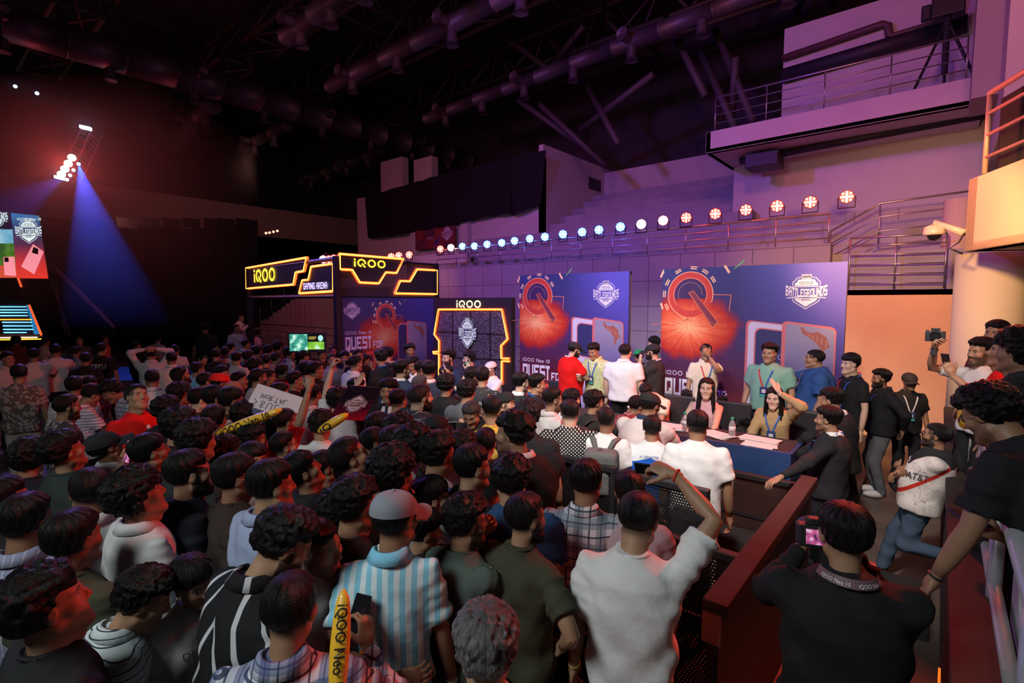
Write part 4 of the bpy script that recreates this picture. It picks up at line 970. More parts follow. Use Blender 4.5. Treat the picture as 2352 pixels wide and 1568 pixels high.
# ================================================================ people
def surfnet(f, lo, hi, h):
    """closed surface of f<0 sampled on a sparse grid -> verts, quads"""
    lo = np.array(lo, float); hi = np.array(hi, float)
    n = np.ceil((hi-lo)/h).astype(int)+1
    B = 6; nb = np.ceil(n/B).astype(int); n = nb*B+1
    ci = np.stack(np.meshgrid(*[np.arange(k) for k in nb], indexing='ij'), -1).reshape(-1, 3)
    cen = lo+(ci*B+B/2)*h
    cv = f(cen)
    S = np.repeat(np.repeat(np.repeat(cv.reshape(nb), B, 0), B, 1), B, 2)
    S = np.pad(S, ((0, 1),)*3, mode='edge').astype(np.float32)
    near = np.abs(cv) < B*h*1.35
    loc = np.stack(np.meshgrid(*[np.arange(B+1)]*3, indexing='ij'), -1).reshape(-1, 3)
    idx = (ci[near][:, None, :]*B+loc[None]).reshape(-1, 3)
    if len(idx):
        flat = np.unique(np.ravel_multi_index(idx.T, n)); ijk = np.stack(np.unravel_index(flat, n), -1)
        S.ravel()[flat] = f(lo+ijk*h)
    S[0], S[-1] = 1, 1; S[:, 0], S[:, -1] = 1, 1; S[:, :, 0], S[:, :, -1] = 1, 1
    neg = S < 0
    acc = np.zeros((*(n-1), 3), np.float32); cnt = np.zeros(n-1, np.float32)
    Q = []; nn = n-1
    for ax in range(3):
        sl0 = [slice(None)]*3; sl1 = [slice(None)]*3; sl0[ax] = slice(0, -1); sl1[ax] = slice(1, None)
        cr = neg[tuple(sl0)] != neg[tuple(sl1)]
        I = np.stack(np.nonzero(cr), -1)
        if not len(I): continue
        I1 = I.copy(); I1[:, ax] += 1
        a = S[tuple(I.T)]; b = S[tuple(I1.T)]
        t = (a/(a-b+1e-12))[:, None]; P = I+(I1-I)*t
        o1, o2 = (ax+1) % 3, (ax+2) % 3
        cells = []
        for d1, d2 in ((-1, -1), (0, -1), (0, 0), (-1, 0)):
            c = I.copy(); c[:, o1] += d1; c[:, o2] += d2
            np.add.at(acc, tuple(c.T), P); np.add.at(cnt, tuple(c.T), 1)
            cells.append(np.ravel_multi_index(c.T, nn))
        q = np.stack(cells, -1); fl = ~neg[tuple(I.T)]
        q[fl] = q[fl][:, ::-1]; Q.append(q)
    if not Q: return np.zeros((0, 3)), np.zeros((0, 4), int)
    Q = np.concatenate(Q); u, inv = np.unique(Q, return_inverse=True)
    V = acc.reshape(-1, 3)[u]/cnt.ravel()[u][:, None]
    return V*h+lo, inv.reshape(-1, 4)
def smin(a, b, k):
    hh = np.clip(.5+.5*(b-a)/k, 0, 1); return b*(1-hh)+a*hh-k*hh*(1-hh)
def smax(a, b, k): return -smin(-a, -b, k)
def sph(p, c, r): return np.linalg.norm(p-np.array(c), axis=1)-r
def ell(p, c, r):
    r = np.array(r); q = (p-np.array(c))/r; k = np.linalg.norm(q, axis=1); k2 = np.linalg.norm(q/r, axis=1)
    return k*(k-1)/(k2+1e-9)
def cap(p, a, b, ra, rb=None):
    rb = ra if rb is None else rb
    a = np.array(a, float); b = np.array(b, float); d = b-a; t = np.clip((p-a)@d/(d@d+1e-9), 0, 1)
    return np.linalg.norm(p-a-t[:, None]*d, axis=1)-(ra+(rb-ra)*t)
def wob(p, s, seed=0):
    a = p*s+seed*1.7
    return (np.sin(a[:, 0]+1.3*np.sin(a[:, 1]*1.1+seed))+np.sin(a[:, 1]*1.2+1.2*np.sin(a[:, 2]*.9))+np.sin(a[:, 2]*1.1+1.4*np.sin(a[:, 0]*1.3)))/3
# ---- head
def head_sdf(jaw=1.0, nose=1.0, fat=0.0, neck=.055):
    def f(p):
        x = np.abs(p[:, 0]); q = np.stack([x, p[:, 1], p[:, 2]], 1)
        d = ell(q, (0, -.012, .032), (.074, .092, .083))
        d = smin(d, ell(q, (0, .022, -.035), (.060+fat, .063, .075)), .03)
        d = smin(d, sph(q, (0, .070, -.100), .019+fat*.5), .035)
        d = smin(d, cap(q, (.049*jaw+fat, .0, -.060), (.018, .068, -.098), .018+fat*.6, .014), .025)
        d = smin(d, sph(q, (.042, .050, -.022), .025), .02)
        d = smin(d, cap(q, (0, .073, .024), (.040, .060, .022), .0105, .010), .016)
        d = smax(d, -sph(q, (.031, .0915, .003), .0185), .010)
        d = smin(d, sph(q, (.031, .0625, .003), .0145), .003)
        nl = .0915+.006*nose
        d = smin(d, cap(q, (0, .0795, .016), (0, nl, -.025), .0070, .0098*nose), .010)
        d = smin(d, sph(q, (.0110, .0875, -.0295), .0082*nose), .007)
        d = smin(d, cap(q, (0, .0825, -.0550), (.020, .074, -.0580), .0060, .0040), .005)
        d = smin(d, cap(q, (0, .0800, -.0668), (.017, .0735, -.0645), .0072, .0045), .006)
        d = smax(d, -cap(q, (0, .0905, -.0608), (.022, .080, -.0602), .0030), .003)
        e = ell(q@np.array([[1, .25, 0], [-.25, 1, .15], [0, -.15, 1]]), (.075, .012, .0), (.010, .021, .032))
        e = smax(e, -sph(q, (.092, .0, .004), .0105), .006)
        d = smin(d, e, .006)
        nk = cap(q, (0, -.022, -.06), (0, -.048, -.25), neck, neck+.008)
        d = smin(d, nk, .03)
        d = smin(d, sph(q, (0, .033, -.135), .022), .03)
        return np.maximum(d, -.215-p[:, 2])
    return f
_heads = {}
def head_geo(var, h):
    k = (var, h)
    if k not in _heads:
        pr = [dict(), dict(jaw=1.1, nose=1.2), dict(jaw=.9, nose=.8, neck=.048), dict(jaw=1.15, nose=1.1, fat=.008, neck=.064)][var]
        _heads[k] = surfnet(head_sdf(**pr), (-.1, -.13, -.23), (.1, .15, .14), h)
    return _heads[k]
def sm(e0, e1, x): t = np.clip((x-e0)/(e1-e0), 0, 1); return t*t*(3-2*t)
def head_col(V, skin, beard, lip, scalp=.0):
    x, y, z = np.abs(V[:, 0]), V[:, 1], V[:, 2]
    C = np.tile(np.array(skin), (len(V), 1)); hairc = np.array([.012, .010, .010])
    def mixc(m, c):
        nonlocal C
        C = C*(1-m[:, None])+np.array(c)*m[:, None]
    # cheeks and nose slightly ruddier, a fixed property of the skin
    mixc(.25*np.exp(-((x-.04)**2+(z+.02)**2)/.0005)*(y > .03), (skin[0]*1.12, skin[1]*.85, skin[2]*.8))
    if beard:
        low = sm(-.028, -.045, z+.35*np.maximum(0, .05-x)*0)*(y > -.01)*sm(-.155, -.115, z)
        side = sm(.045, .055, x)*sm(-.005, .01, y)*sm(.04, .025, y)*sm(.02, -.01, z)
        m = np.maximum(low, side)*1.0
        m *= 1-np.exp(-((x/.022)**2+((z+.061)/.0095)**2))*(y > .06)
        mixc(np.clip(m*beard, 0, 1), hairc)
        ms = np.exp(-((x/.026)**4+((z+.045)/.0065)**4))*(y > .06); mixc(ms*min(1, beard*1.2), hairc)
    lm = np.exp(-((x/.021)**4+((z+.0605)/.0105)**4))*(y > .066); mixc(lm*.8, lip)
    bz = .0235-.10*np.maximum(0, x-.030)
    bm = np.exp(-((np.abs(x-.031)/.019)**4+((z-bz)/.0048)**4))*(y > .04); mixc(bm*.95, hairc)
    em = np.exp(-((np.abs(x-.031)/.0135)**4+((z-.003)/.0052)**4))*(y > .062)
    mixc(em*.92, (.45, .40, .38))
    im = np.exp(-(((x-.0315)/.0058)**4+((z-.0035)/.0058)**4))*(y > .06); mixc(im, (.012, .007, .005))
    um = np.exp(-((np.abs(x-.031)/.0155)**4+((z-.0095)/.0022)**4))*(y > .055); mixc(um*.9, hairc)
    if scalp:
        m = sm(.0, .02, z+.02*0)*sm(.07, .05, y)*sm(.06, .05, y-.0)+sm(-.07, -.03, z)*sm(-.01, -.03, y)
        mixc(np.clip(m, 0, 1)*scalp, hairc)
    return C
# ---- hair
def hair_sdf(style, seed=0):
    T = {'short': (.014, .005, .013, .062, .066, -.048), 'fade': (.020, .002, .008, .060, .066, -.015), 'med': (.022, .005, .010, .056, .058, -.058), 'fringe': (.023, .006, .011, .080, .046, -.062),
         'quiff': (.036, .005, .012, .074, .072, -.045), 'fluffy': (.034, .015, .022, .070, .056, -.070), 'curly': (.036, .022, .027, .068, .056, -.072), 'mop': (.038, .028, .030, .082, .044, -.095),
         'bald': (.004, .006, .010, .020, .078, -.055), 'crop': (.006, .003, .005, .058, .066, -.05), 'long': (.016, .010, .016, .056, .074, -.12), 'bun': (.014, .010, .012, .05, .06, -.07)}[style]
    top, side, back, fy, fz, nz = T
    amp = {'curly': .009, 'mop': .009, 'fluffy': .007, 'quiff': .006, 'bald': .001, 'crop': .0006, 'short': .002, 'fade': .002}.get(style, .004)
    def f(p):
        x, y, z = p[:, 0], p[:, 1], p[:, 2]; ax = np.abs(x)
        up = sm(.02, .10, z); bk = sm(0, -.08, y)
        th = side+(top-side)*up+(back-side)*bk*(1-up)*.8
        if style in ('short', 'fade', 'quiff', 'med', 'fluffy', 'curly'): th = th*(1-.62*sm(.0, .04, y)*(1-sm(fz-.004, fz+.034, z)))
        if style not in ('long', 'mop'): th = th*(.15+.85*sm(nz, nz+.065, z))
        d = ell(p, (0, -.012, .032), (.076, .094, .085))-th
        # tufts flowing from the crown
        az = np.arctan2(x, y+.035); el = np.arctan2(z-.03, np.hypot(x, y+.035))
        if style in ('curly', 'mop', 'fluffy'):
            d = d-amp*(wob(p, 95, seed)+.7*wob(p, 170, seed+3))
        else:
            d = d-amp*(np.sin(az*15+2.5*np.sin(el*2.5+seed)+seed)*.55+.45*np.sin(az*31+3*np.sin(el*4+seed)))*sm(1.5, .9, el)
        # cut the face window
        wv = .006*np.sin(x*70+seed)+.004*np.sin(x*160+seed*2)
        front = np.minimum(y-.028+.0*z, -(z-fz-wv-.30*ax*0))            # in front of the ears and below the hairline
        front = np.minimum(y-.020, fz+wv-.25*np.maximum(0, ax-.03)-z)
        d = smax(d, front, .008)
        d = smax(d, y-(fy+.020), .012)
        # around the ears
        d = smax(d, -(ell(p, (0, .014, -.010), (.2, .028, .036)) if style not in ('long', 'mop') else np.full(len(p), 1.0)), .006)
        d = smax(d, np.minimum(nz-z, 1), .012)
        sb = np.minimum(-.005-z, y-.0); d = smax(d, np.where(style in ('long',), -1, np.minimum(-.002-z, y+.005)), .01)
        if style == 'bald': d = smax(d, z-(.062-.25*np.maximum(0, y+.02)), .01)
        if style == 'long':
            c = cap(p*np.array([1, .8, 1]), (0, -.055, -.0), (0, -.085, -.30), .082, .085)
            c2 = cap(np.stack([ax, y*.7, z], 1), (.068, .012, .03), (.083, .030, -.30), .022, .030)
            l = smin(c, c2, .03)-.004*np.sin(az*30+z*18+seed)
            l = smax(l, -ell(p, (0, .09, -.09), (.062, .12, .16)), .01)
            d = smin(d, l, .02); 
        if style == 'bun': d = smin(d, sph(p, (0, -.115, .01), .036)-.002*np.sin(z*200), .01)
        return d
    return f
_hairs = {}
def hair_geo(style, seed, h):
    k = (style, seed, h)
    if k not in _hairs:
        zl = -.42 if style == 'long' else -.15
        V, Q = surfnet(hair_sdf(style, seed), (-.15, -.19, zl), (.15, .15, .20), h)
        uv = np.stack([np.arctan2(V[:, 0], V[:, 1]+.035)*1.0, np.arctan2(V[:, 2]-.03, np.hypot(V[:, 0], V[:, 1]+.035)) if style != 'long' else V[:, 2]*5], 1)
        _hairs[k] = (V, Q, uv)
    return _hairs[k]
HAIRM = {}
def hairmat(col):
    if col in HAIRM: return HAIRM[col]
    b = NB('hair_'+str(len(HAIRM)), .42); uvn = b.t.nodes.new('ShaderNodeUVMap'); uvn.uv_map = 'hair'
    n = b.noise(1, 3, vec=uvn.outputs[0], sc3=(26, 2.2, 1), rough=.7); n2 = b.noise(160, 2)
    lo = tuple(c*.45 for c in col)
    b.base(b.ramp(n, [(.3, lo), (.75, col)] if col[0] < .1 else [(.36, (.035, .03, .03)), (.62, col)]))
    b.bump(b.ma('ADD', n, b.ma('MULTIPLY', n2, .3)), .75, .012)
    b.b.inputs['Specular IOR Level'].default_value = .26
    HAIRM[col] = b.m; return b.m
BLACKH = (.0085, .0070, .0070)
# ---- hands (right hand: fingers along +Y, palm facing -Z, thumb towards -X)
def hand_sdf(pose):
    curl = {'relax': (.35, .45, .3), 'grip': (.75, .8, .5), 'open': (.06, .08, .05), 'fist': (1.25, 1.4, .9), 'point': (.5, .6, .4)}[pose]
    seg = []
    for i, (fx, L) in enumerate(((-.030, .070), (-.010, .078), (.011, .073), (.031, .058))):
        sp = (fx)*(.35 if pose == 'open' else .10); a = 0.0
        c = [c_*(1+.12*i) for c_ in curl]
        if pose == 'point' and i == 0: c = (.05, .05, .05)
        p = np.array([fx, .092-abs(fx-.0)*.12, 0.0]); r = .0088-.0006*i
        for j, l in enumerate((L*.45, L*.31, L*.26)):
            a += c[j]; q = p+l*np.array([sp*1.3, math.cos(a), -math.sin(a)]); seg.append((p, q, r-.0008*j, r-.0008*(j+1))); p = q
    th = {'relax': (.55, .25), 'grip': (.75, .75), 'open': (1.0, .05), 'fist': (.35, .9), 'point': (.5, .5)}[pose]
    p = np.array([-.030, .022, -.006]); d0 = np.array([-math.sin(th[0]), math.cos(th[0]), -th[1]*.6]); d0 /= np.linalg.norm(d0)
    q = p+d0*.040; d1 = np.array([-math.sin(th[0]*.5), math.cos(th[0]*.5), -th[1]]); d1 /= np.linalg.norm(d1); r_ = q+d1*.030
    d2 = np.array([-math.sin(th[0]*.3), math.cos(th[0]*.3), -th[1]*1.2]); d2 /= np.linalg.norm(d2)
    tseg = [(p, q, .0135, .0105), (q, r_, .0105, .0095), (r_, r_+d2*.022, .0095, .0075)]
    def f(P):
        pm = ell(P, (0, .052, 0), (.043, .056, .0165)); pm = smin(pm, cap(P, (-.026, .085, 0), (.028, .078, 0), .0115, .010), .012)
        d = smin(pm, cap(P, (0, -.03, 0), (0, .02, 0), .0235, .025), .02)
        for a, b, r0, r1 in seg: d = np.minimum(d, 1e9) if False else smin(d, cap(P, a, b, r0, r1), .0035)
        t = None
        for a, b, r0, r1 in tseg:
            c = cap(P, a, b, r0, r1); t = c if t is None else smin(t, c, .004)
        return smin(d, t, .010)
    return f
_hands = {}
def hand_geo(pose, h):
    k = (pose, h)
    if k not in _hands: _hands[k] = surfnet(hand_sdf(pose), (-.11, -.055, -.10), (.07, .19, .05), h)
    return _hands[k]
# ---- garments
def torso_sdf(J, prof, seed, fold=.006, sleeves=None, hem=0.0, cut=True, belly=0):
    """J: joints dict; prof: (t,width,depth) rows along pelvis->neck"""
    A, N = J['hem'], J['neck']; ax = (N-A); L = np.linalg.norm(ax); ax = ax/L
    lat = J['lat']; dp = np.cross(ax, lat); dp = -dp if dp @ J['fwd'] < 0 else dp
    tt, ww, dd = np.array(prof).T
    def f(p):
        q = p-A; t = q@ax; u = q@lat; v = q@dp; s = t/L
        w_ = np.interp(s, tt, ww); d_ = np.interp(s, tt, dd)
        vv = v-(belly*np.exp(-((s-.35)/.22)**2))*.5; d_ = d_+belly*np.exp(-((s-.35)/.22)**2)*.5
        k = (np.abs(u/w_)**2.4+np.abs(vv/d_)**2.4)**(1/2.4)
        d = (k-1)*np.minimum(w_, d_)*.9
        d = np.maximum(d, -t)
        top = t-L-.012+.35*np.maximum(0, v)*0
        d = np.maximum(d, top)
        fo = fold*(np.sin(t*26+5*np.sin(u*9+seed)+8*u+seed)*.5+np.sin(u*34+3*np.sin(t*9+seed)+seed)*.45*sm(.75, .1, s)+.5*np.sin(40*(u*.6+t*.8)+4*np.sin(v*14+seed)))
        d = d-fo
        for (S, E, r0, r1) in (sleeves or ()):
            e = cap(p, S, E, r0, r1); de = (E-S)/(np.linalg.norm(E-S)+1e-9)
            m = (p-E)@de
            tS = (p-S)@de
            e = e-fold*.8*np.sin(tS*55+3*np.sin((p@lat)*20)+seed)-fold*.4*np.sin(tS*120+seed)
            e = smax(e, m, .004) if cut else e
            d = smin(d, e, .045)
        return d
    return f
PM = [(0, .186, .135), (.2, .178, .128), (.45, .180, .130), (.68, .192, .138), (.83, .180, .122), (.92, .135, .100), (.975, .088, .082), (1, .070, .074)]
PW = [(0, .170, .125), (.2, .155, .115), (.4, .140, .108), (.68, .165, .135), (.84, .160, .110), (.93, .125, .088), (.975, .075, .07), (1, .060, .064)]
SKINT = [(.36, .20, .12), (.30, .155, .09), (.44, .26, .165), (.24, .12, .07), (.55, .36, .26), (.62, .43, .33)]
SKM = NB('skin', .5)
_vc = SKM.t.nodes.new('ShaderNodeVertexColor'); _vc.layer_name = 'Col'
SKM.t.links.new(_vc.outputs[0], SKM.b.inputs['Base Color']); SKM.bump(SKM.noise(220, 2), .12, .004)
SKM.b.inputs['Subsurface Weight'].default_value = 0.0
SKM.b.inputs['Specular IOR Level'].default_value = .4
SKINM = SKM.m
def cloth(name, fn=None, color=(.5,.5,.5), rough=.85):
    """cloth material; fn(builder) may return a colour socket"""
    if name in MATS: return MATS[name]
    b = NB(name, rough); n = b.noise(9, 4); n2 = b.noise(420, 1)
    c = fn(b) if fn else color
    if isinstance(c, tuple): b.b.inputs['Base Color'].default_value = (*c, 1)
    else: b.base(c)
    b.bump(b.ma('ADD', b.ma('MULTIPLY', n, 1.0), b.ma('MULTIPLY', n2, .06)), .5, .02)
    b.b.inputs['Specular IOR Level'].default_value = .25
    return b.m
def pl(rgb): return lambda b: rgb
def stripes(axis, per, duty, c0, c1, warp=0):
    def fn(b):
        v = {'x': b.X(), 'y': b.Y(), 'z': b.Z()}[axis] if axis in 'xyz' else b.ma('ADD', b.X(), b.Z())
        if warp: v = b.ma('ADD', v, b.ma('MULTIPLY', b.noise(4, 1), warp))
        fr = b.ma('FRACT', b.ma('MULTIPLY', b.ma('ADD', v, 10), 1/per)); return b.mix(b.ma('LESS_THAN', fr, duty), c0, c1)
    return fn
def plaid(c0, c1, c2, per=.06, base=None):
    def fn(b):
        c = c0
        for v in (b.X(), b.Z()):
            fr = b.ma('FRACT', b.ma('MULTIPLY', b.ma('ADD', v, 10), 1/per))
            c = b.mix(b.ma('MULTIPLY', b.ma('LESS_THAN', fr, .42), .62), c, c1)
            c = b.mix(b.ma('MULTIPLY', b.ma('COMPARE', fr, .70, .035), .9), c, c2)
            c = b.mix(b.ma('MULTIPLY', b.ma('COMPARE', fr, .20, .03), .7), c, c2)
        return c
    return fn
def windowpane(c0, c1, per=.07):
    def fn(b):
        c = c0
        for v in (b.X(), b.Z()):
            fr = b.ma('FRACT', b.ma('MULTIPLY', b.ma('ADD', v, 10), 1/per)); c = b.mix(b.ma('LESS_THAN', fr, .07), c, c1)
        return c
    return fn
def dots(c0, c1, per=.022, r=.28):
    def fn(b):
        u = b.ma('ADD', b.X(), b.Z()); v = b.ma('SUBTRACT', b.Z(), b.X())
        q = []
        for s in (u, v):
            fr = b.ma('SUBTRACT', b.ma('FRACT', b.ma('MULTIPLY', b.ma('ADD', s, 10), .7/per)), .5); q.append(b.ma('MULTIPLY', fr, fr))
        return b.mix(b.ma('LESS_THAN', b.ma('ADD', q[0], q[1]), r*r), c0, c1)
    return fn
def blotch(c0, c1, scale, th, feat=None):
    def fn(b):
        n = b.noise(scale, 3) if not feat else b.voro(scale, feat)
        return b.mix(b.ma('GREATER_THAN', n, th), c0, c1)
    return fn
W1, W2, K1, K2 = (.72, .70, .70), (.60, .57, .57), (.012, .012, .014), (.028, .027, .028)
CL = {
 'white': pl(W1), 'offwhite': pl((.60, .56, .54)), 'cream': pl((.70, .60, .45)), 'black': pl(K1), 'char': pl(K2), 'grey': pl((.20, .20, .21)), 'brownk': pl((.035, .022, .018)),
 'red': pl((.62, .012, .010)), 'teal': pl((.20, .40, .31)), 'navy': pl((.018, .035, .085)), 'royal': pl((.02, .07, .24)), 'denim': pl((.03, .07, .17)), 'lgreen': pl((.46, .55, .28)),
 'olive': pl((.052, .050, .030)), 'sage': pl((.085, .11, .095)), 'suit': pl((.018, .018, .021)), 'bluesuit': pl((.022, .04, .075)), 'maroon': pl((.12, .03, .035)), 'orange': pl((.75, .13, .03)),
 'yellow': pl((.70, .42, .06)), 'khaki': pl((.42, .28, .14)), 'pinkw': pl((.60, .45, .46)), 'sky': pl((.16, .42, .62)), 'mauve': pl((.40, .30, .33)), 'jean': pl((.05, .075, .12)), 'greyjean': pl((.11, .12, .13)),
 'beige': pl((.45, .38, .32)), 'dgreen': pl((.025, .035, .03)), 'linen': pl((.52, .50, .50)),
 'skystripe': stripes('x', .046, .5, (.24, .56, .72), (.66, .76, .78)), 'pin': stripes('z', .024, .16, (.55, .60, .60), (.05, .06, .08), .05), 'pinb': stripes('x', .03, .1, (.24, .25, .36), (.52, .5, .58)),
 'bandstripe': lambda b: b.mix(b.ma('LESS_THAN', b.ma('FRACT', b.ma('MULTIPLY', b.ma('ADD', b.ma('ADD', b.ma('MULTIPLY', b.ma('ABSOLUTE', b.X()), 1.0), b.ma('MULTIPLY', b.Z(), .45)), b.ma('MULTIPLY', b.noise(5, 1), .05)), 9.5)), .17), (.009, .009, .010), (.50, .48, .50)), 'purplestripe': stripes('z', .035, .25, (.62, .52, .58), (.22, .12, .26)), 'whitestripe': stripes('x', .03, .4, (.55, .52, .5), (.22, .2, .2)),
 'plaidn': plaid((.55, .55, .62), (.045, .07, .20), (.02, .03, .08), .085), 'plaidw': plaid((.66, .64, .68), (.12, .17, .22), (.02, .025, .06), .12), 'plaidr': windowpane((.30, .03, .04), (.55, .45, .45), .05),
 'plaidg': windowpane((.025, .05, .075), (.35, .38, .36), .065), 'plaidp': windowpane((.55, .45, .45), (.18, .1, .14), .05), 'check': plaid((.5, .48, .55), (.08, .08, .16), (.05, .05, .1), .05),
 'dots': dots((.014, .014, .015), (.62, .60, .58)), 'gingham': plaid((.72, .6, .6), (.50, .12, .16), (.62, .35, .38), .02),
 'tiedye': blotch((.60, .66, .70), (.02, .16, .45), 13, .52), 'camo': blotch((.10, .085, .075), (.30, .26, .24), 24, .52), 'leaf': blotch((.02, .022, .024), (.40, .42, .42), 16, .60),
 'tribal': blotch((.05, .04, .045), (.28, .2, .22), 30, .55), 'wave': blotch((.035, .042, .04), (.075, .085, .08), 40, .5), 'cow': blotch((.03, .03, .032), (.42, .44, .46), 9, .55),
 'jersey': lambda b: b.mix(b.ma('LESS_THAN', b.ma('ADD', b.Z(), b.ma('MULTIPLY', b.ma('ABSOLUTE', b.X()), .35)), 1.36), (.66, .70, .72), (.01, .10, .50)),
 'lime': lambda b: b.mix(b.ma('GREATER_THAN', b.noise(22, 3), .56), (.42, .50, .25), (.62, .66, .42)),
 'att': lambda b: b.mix(b.ma('MULTIPLY', b.ma('GREATER_THAN', b.Z(), 1.33), b.ma('LESS_THAN', b.ma('ABSOLUTE', b.X()), .17)), b.mix(b.ma('LESS_THAN', b.ma('ABSOLUTE', b.ma('SUBTRACT', b.Z(), b.ma('ADD', 1.18, b.ma('MULTIPLY', b.Y(), -.9)))), .022), b.mix(b.ma('COMPARE', b.noise(7, 2), .5, .004), (.66, .60, .57), (.25, .2, .2)), (.5, .03, .02)), (.02, .02, .022)),
 'whitey': lambda b: b.mix(b.ma('GREATER_THAN', b.X(), .04), (.55, .54, .58), (.42, .36, .42)),
 'esports': blotch((.03, .03, .034), (.16, .15, .16), 12, .6),
}
def cm(k): return cloth('cloth_'+k, CL[k])
BLACKCLOTH = None
def loft(M_, P, rr, n=10, k=1.0):
    M_.tube([tuple(p) for p in P], rr, n)
def ik(S, T, l1, l2, pole):
    S, T = np.array(S, float), np.array(T, float); d = T-S; L = np.linalg.norm(d)
    if L > (l1+l2)*.995: T = S+d/L*(l1+l2)*.995; d = T-S; L = np.linalg.norm(d)
    u = d/L; a = (l1*l1-l2*l2+L*L)/(2*L); h = math.sqrt(max(1e-6, l1*l1-a*a))
    p = np.array(pole, float); p = p-u*(p@u); p /= (np.linalg.norm(p)+1e-9)
    return S+u*a+p*h, T
def frame(y, zhint):
    y = np.array(y, float); y /= np.linalg.norm(y); z = np.array(zhint, float); z = z-y*(z@y); z /= (np.linalg.norm(z)+1e-9)
    x = np.cross(y, z); return np.stack([x, y, z], 1)
# wrist target (right side, x>0 outward), elbow pole, hand pose, back-of-hand direction
ARM = {
 'down': ((.255, .05, .87), (.2, -1, 0), 'relax', (1, 0, 0)), 'down2': ((.26, .11, .89), (.3, -1, 0), 'relax', (1, .2, 0)), 'back': ((.20, -.16, .98), (1, -.3, 0), 'relax', (0, -1, 0)),
 'waistback': ((-.02, -.20, 1.05), (1, -.5, -.2), 'relax', (0, -1, .1)), 'phone': ((.09, .34, 1.40), (.7, -.2, -1), 'grip', (.9, .5, .1)), 'phoneup': ((.12, .34, 1.66), (.8, .1, -1), 'grip', (.9, .5, .1)),
 'low': ((.08, .30, 1.12), (.8, -.3, -.6), 'grip', (.6, -.2, -.7)), 'up': ((.20, .18, 1.92), (1, .1, -.3), 'grip', (.9, -.5, .1)), 'upout': ((.36, .28, 1.80), (1, 0, -.5), 'grip', (.6, -.5, .4)),
 'fwd': ((.22, .50, 1.26), (.5, -.2, -1), 'relax', (0, 0, 1)), 'rail': ((.26, .42, 1.06), (.8, -.3, -.2), 'relax', (0, .3, 1)), 'rail2': ((.10, .44, 1.02), (.9, -.2, -.2), 'relax', (0, .3, 1)),
 'cross': ((-.13, .22, 1.16), (1, .2, -.5), 'relax', (0, 1, .3)), 'hip': ((.24, .02, 1.06), (1, -.7, 0), 'relax', (1, -.2, .3)), 'head': ((.06, -.10, 1.70), (1, .2, .1), 'relax', (0, -1, .5)),
 'chin': ((.03, .19, 1.47), (.6, .1, -1), 'fist', (.2, 1, 0)), 'face': ((.02, .16, 1.55), (.7, .2, -1), 'open', (.1, 1, .3)), 'brow': ((.08, .14, 1.66), (1, .3, -.2), 'open', (.3, .3, 1)), 'out': ((.62, .22, 1.30), (.2, -.6, -1), 'open', (0, 0, 1)),
 'table': ((.16, .40, 1.02), (.9, -.3, -.2), 'relax', (0, .1, 1)), 'point': ((.30, .52, 1.42), (.5, -.2, -1), 'point', (.2, 0, 1)), 'wide': ((.55, .12, 1.08), (.2, -1, .2), 'relax', (0, 0, 1)),
}
LEGT = {}
PEOPLE = []
KEEP = [(-3.0, -.5, 3.5, 3.98), (-2.3, -.6, 2.9, 3.35), (-1.0, -.5, 2.3, 5.0), (-4.5, -.6, 5.05, 5.35), (-6.0, -.8, 5.2, 6.3), (-10.3, -9.5, 5.8, 9.0)]
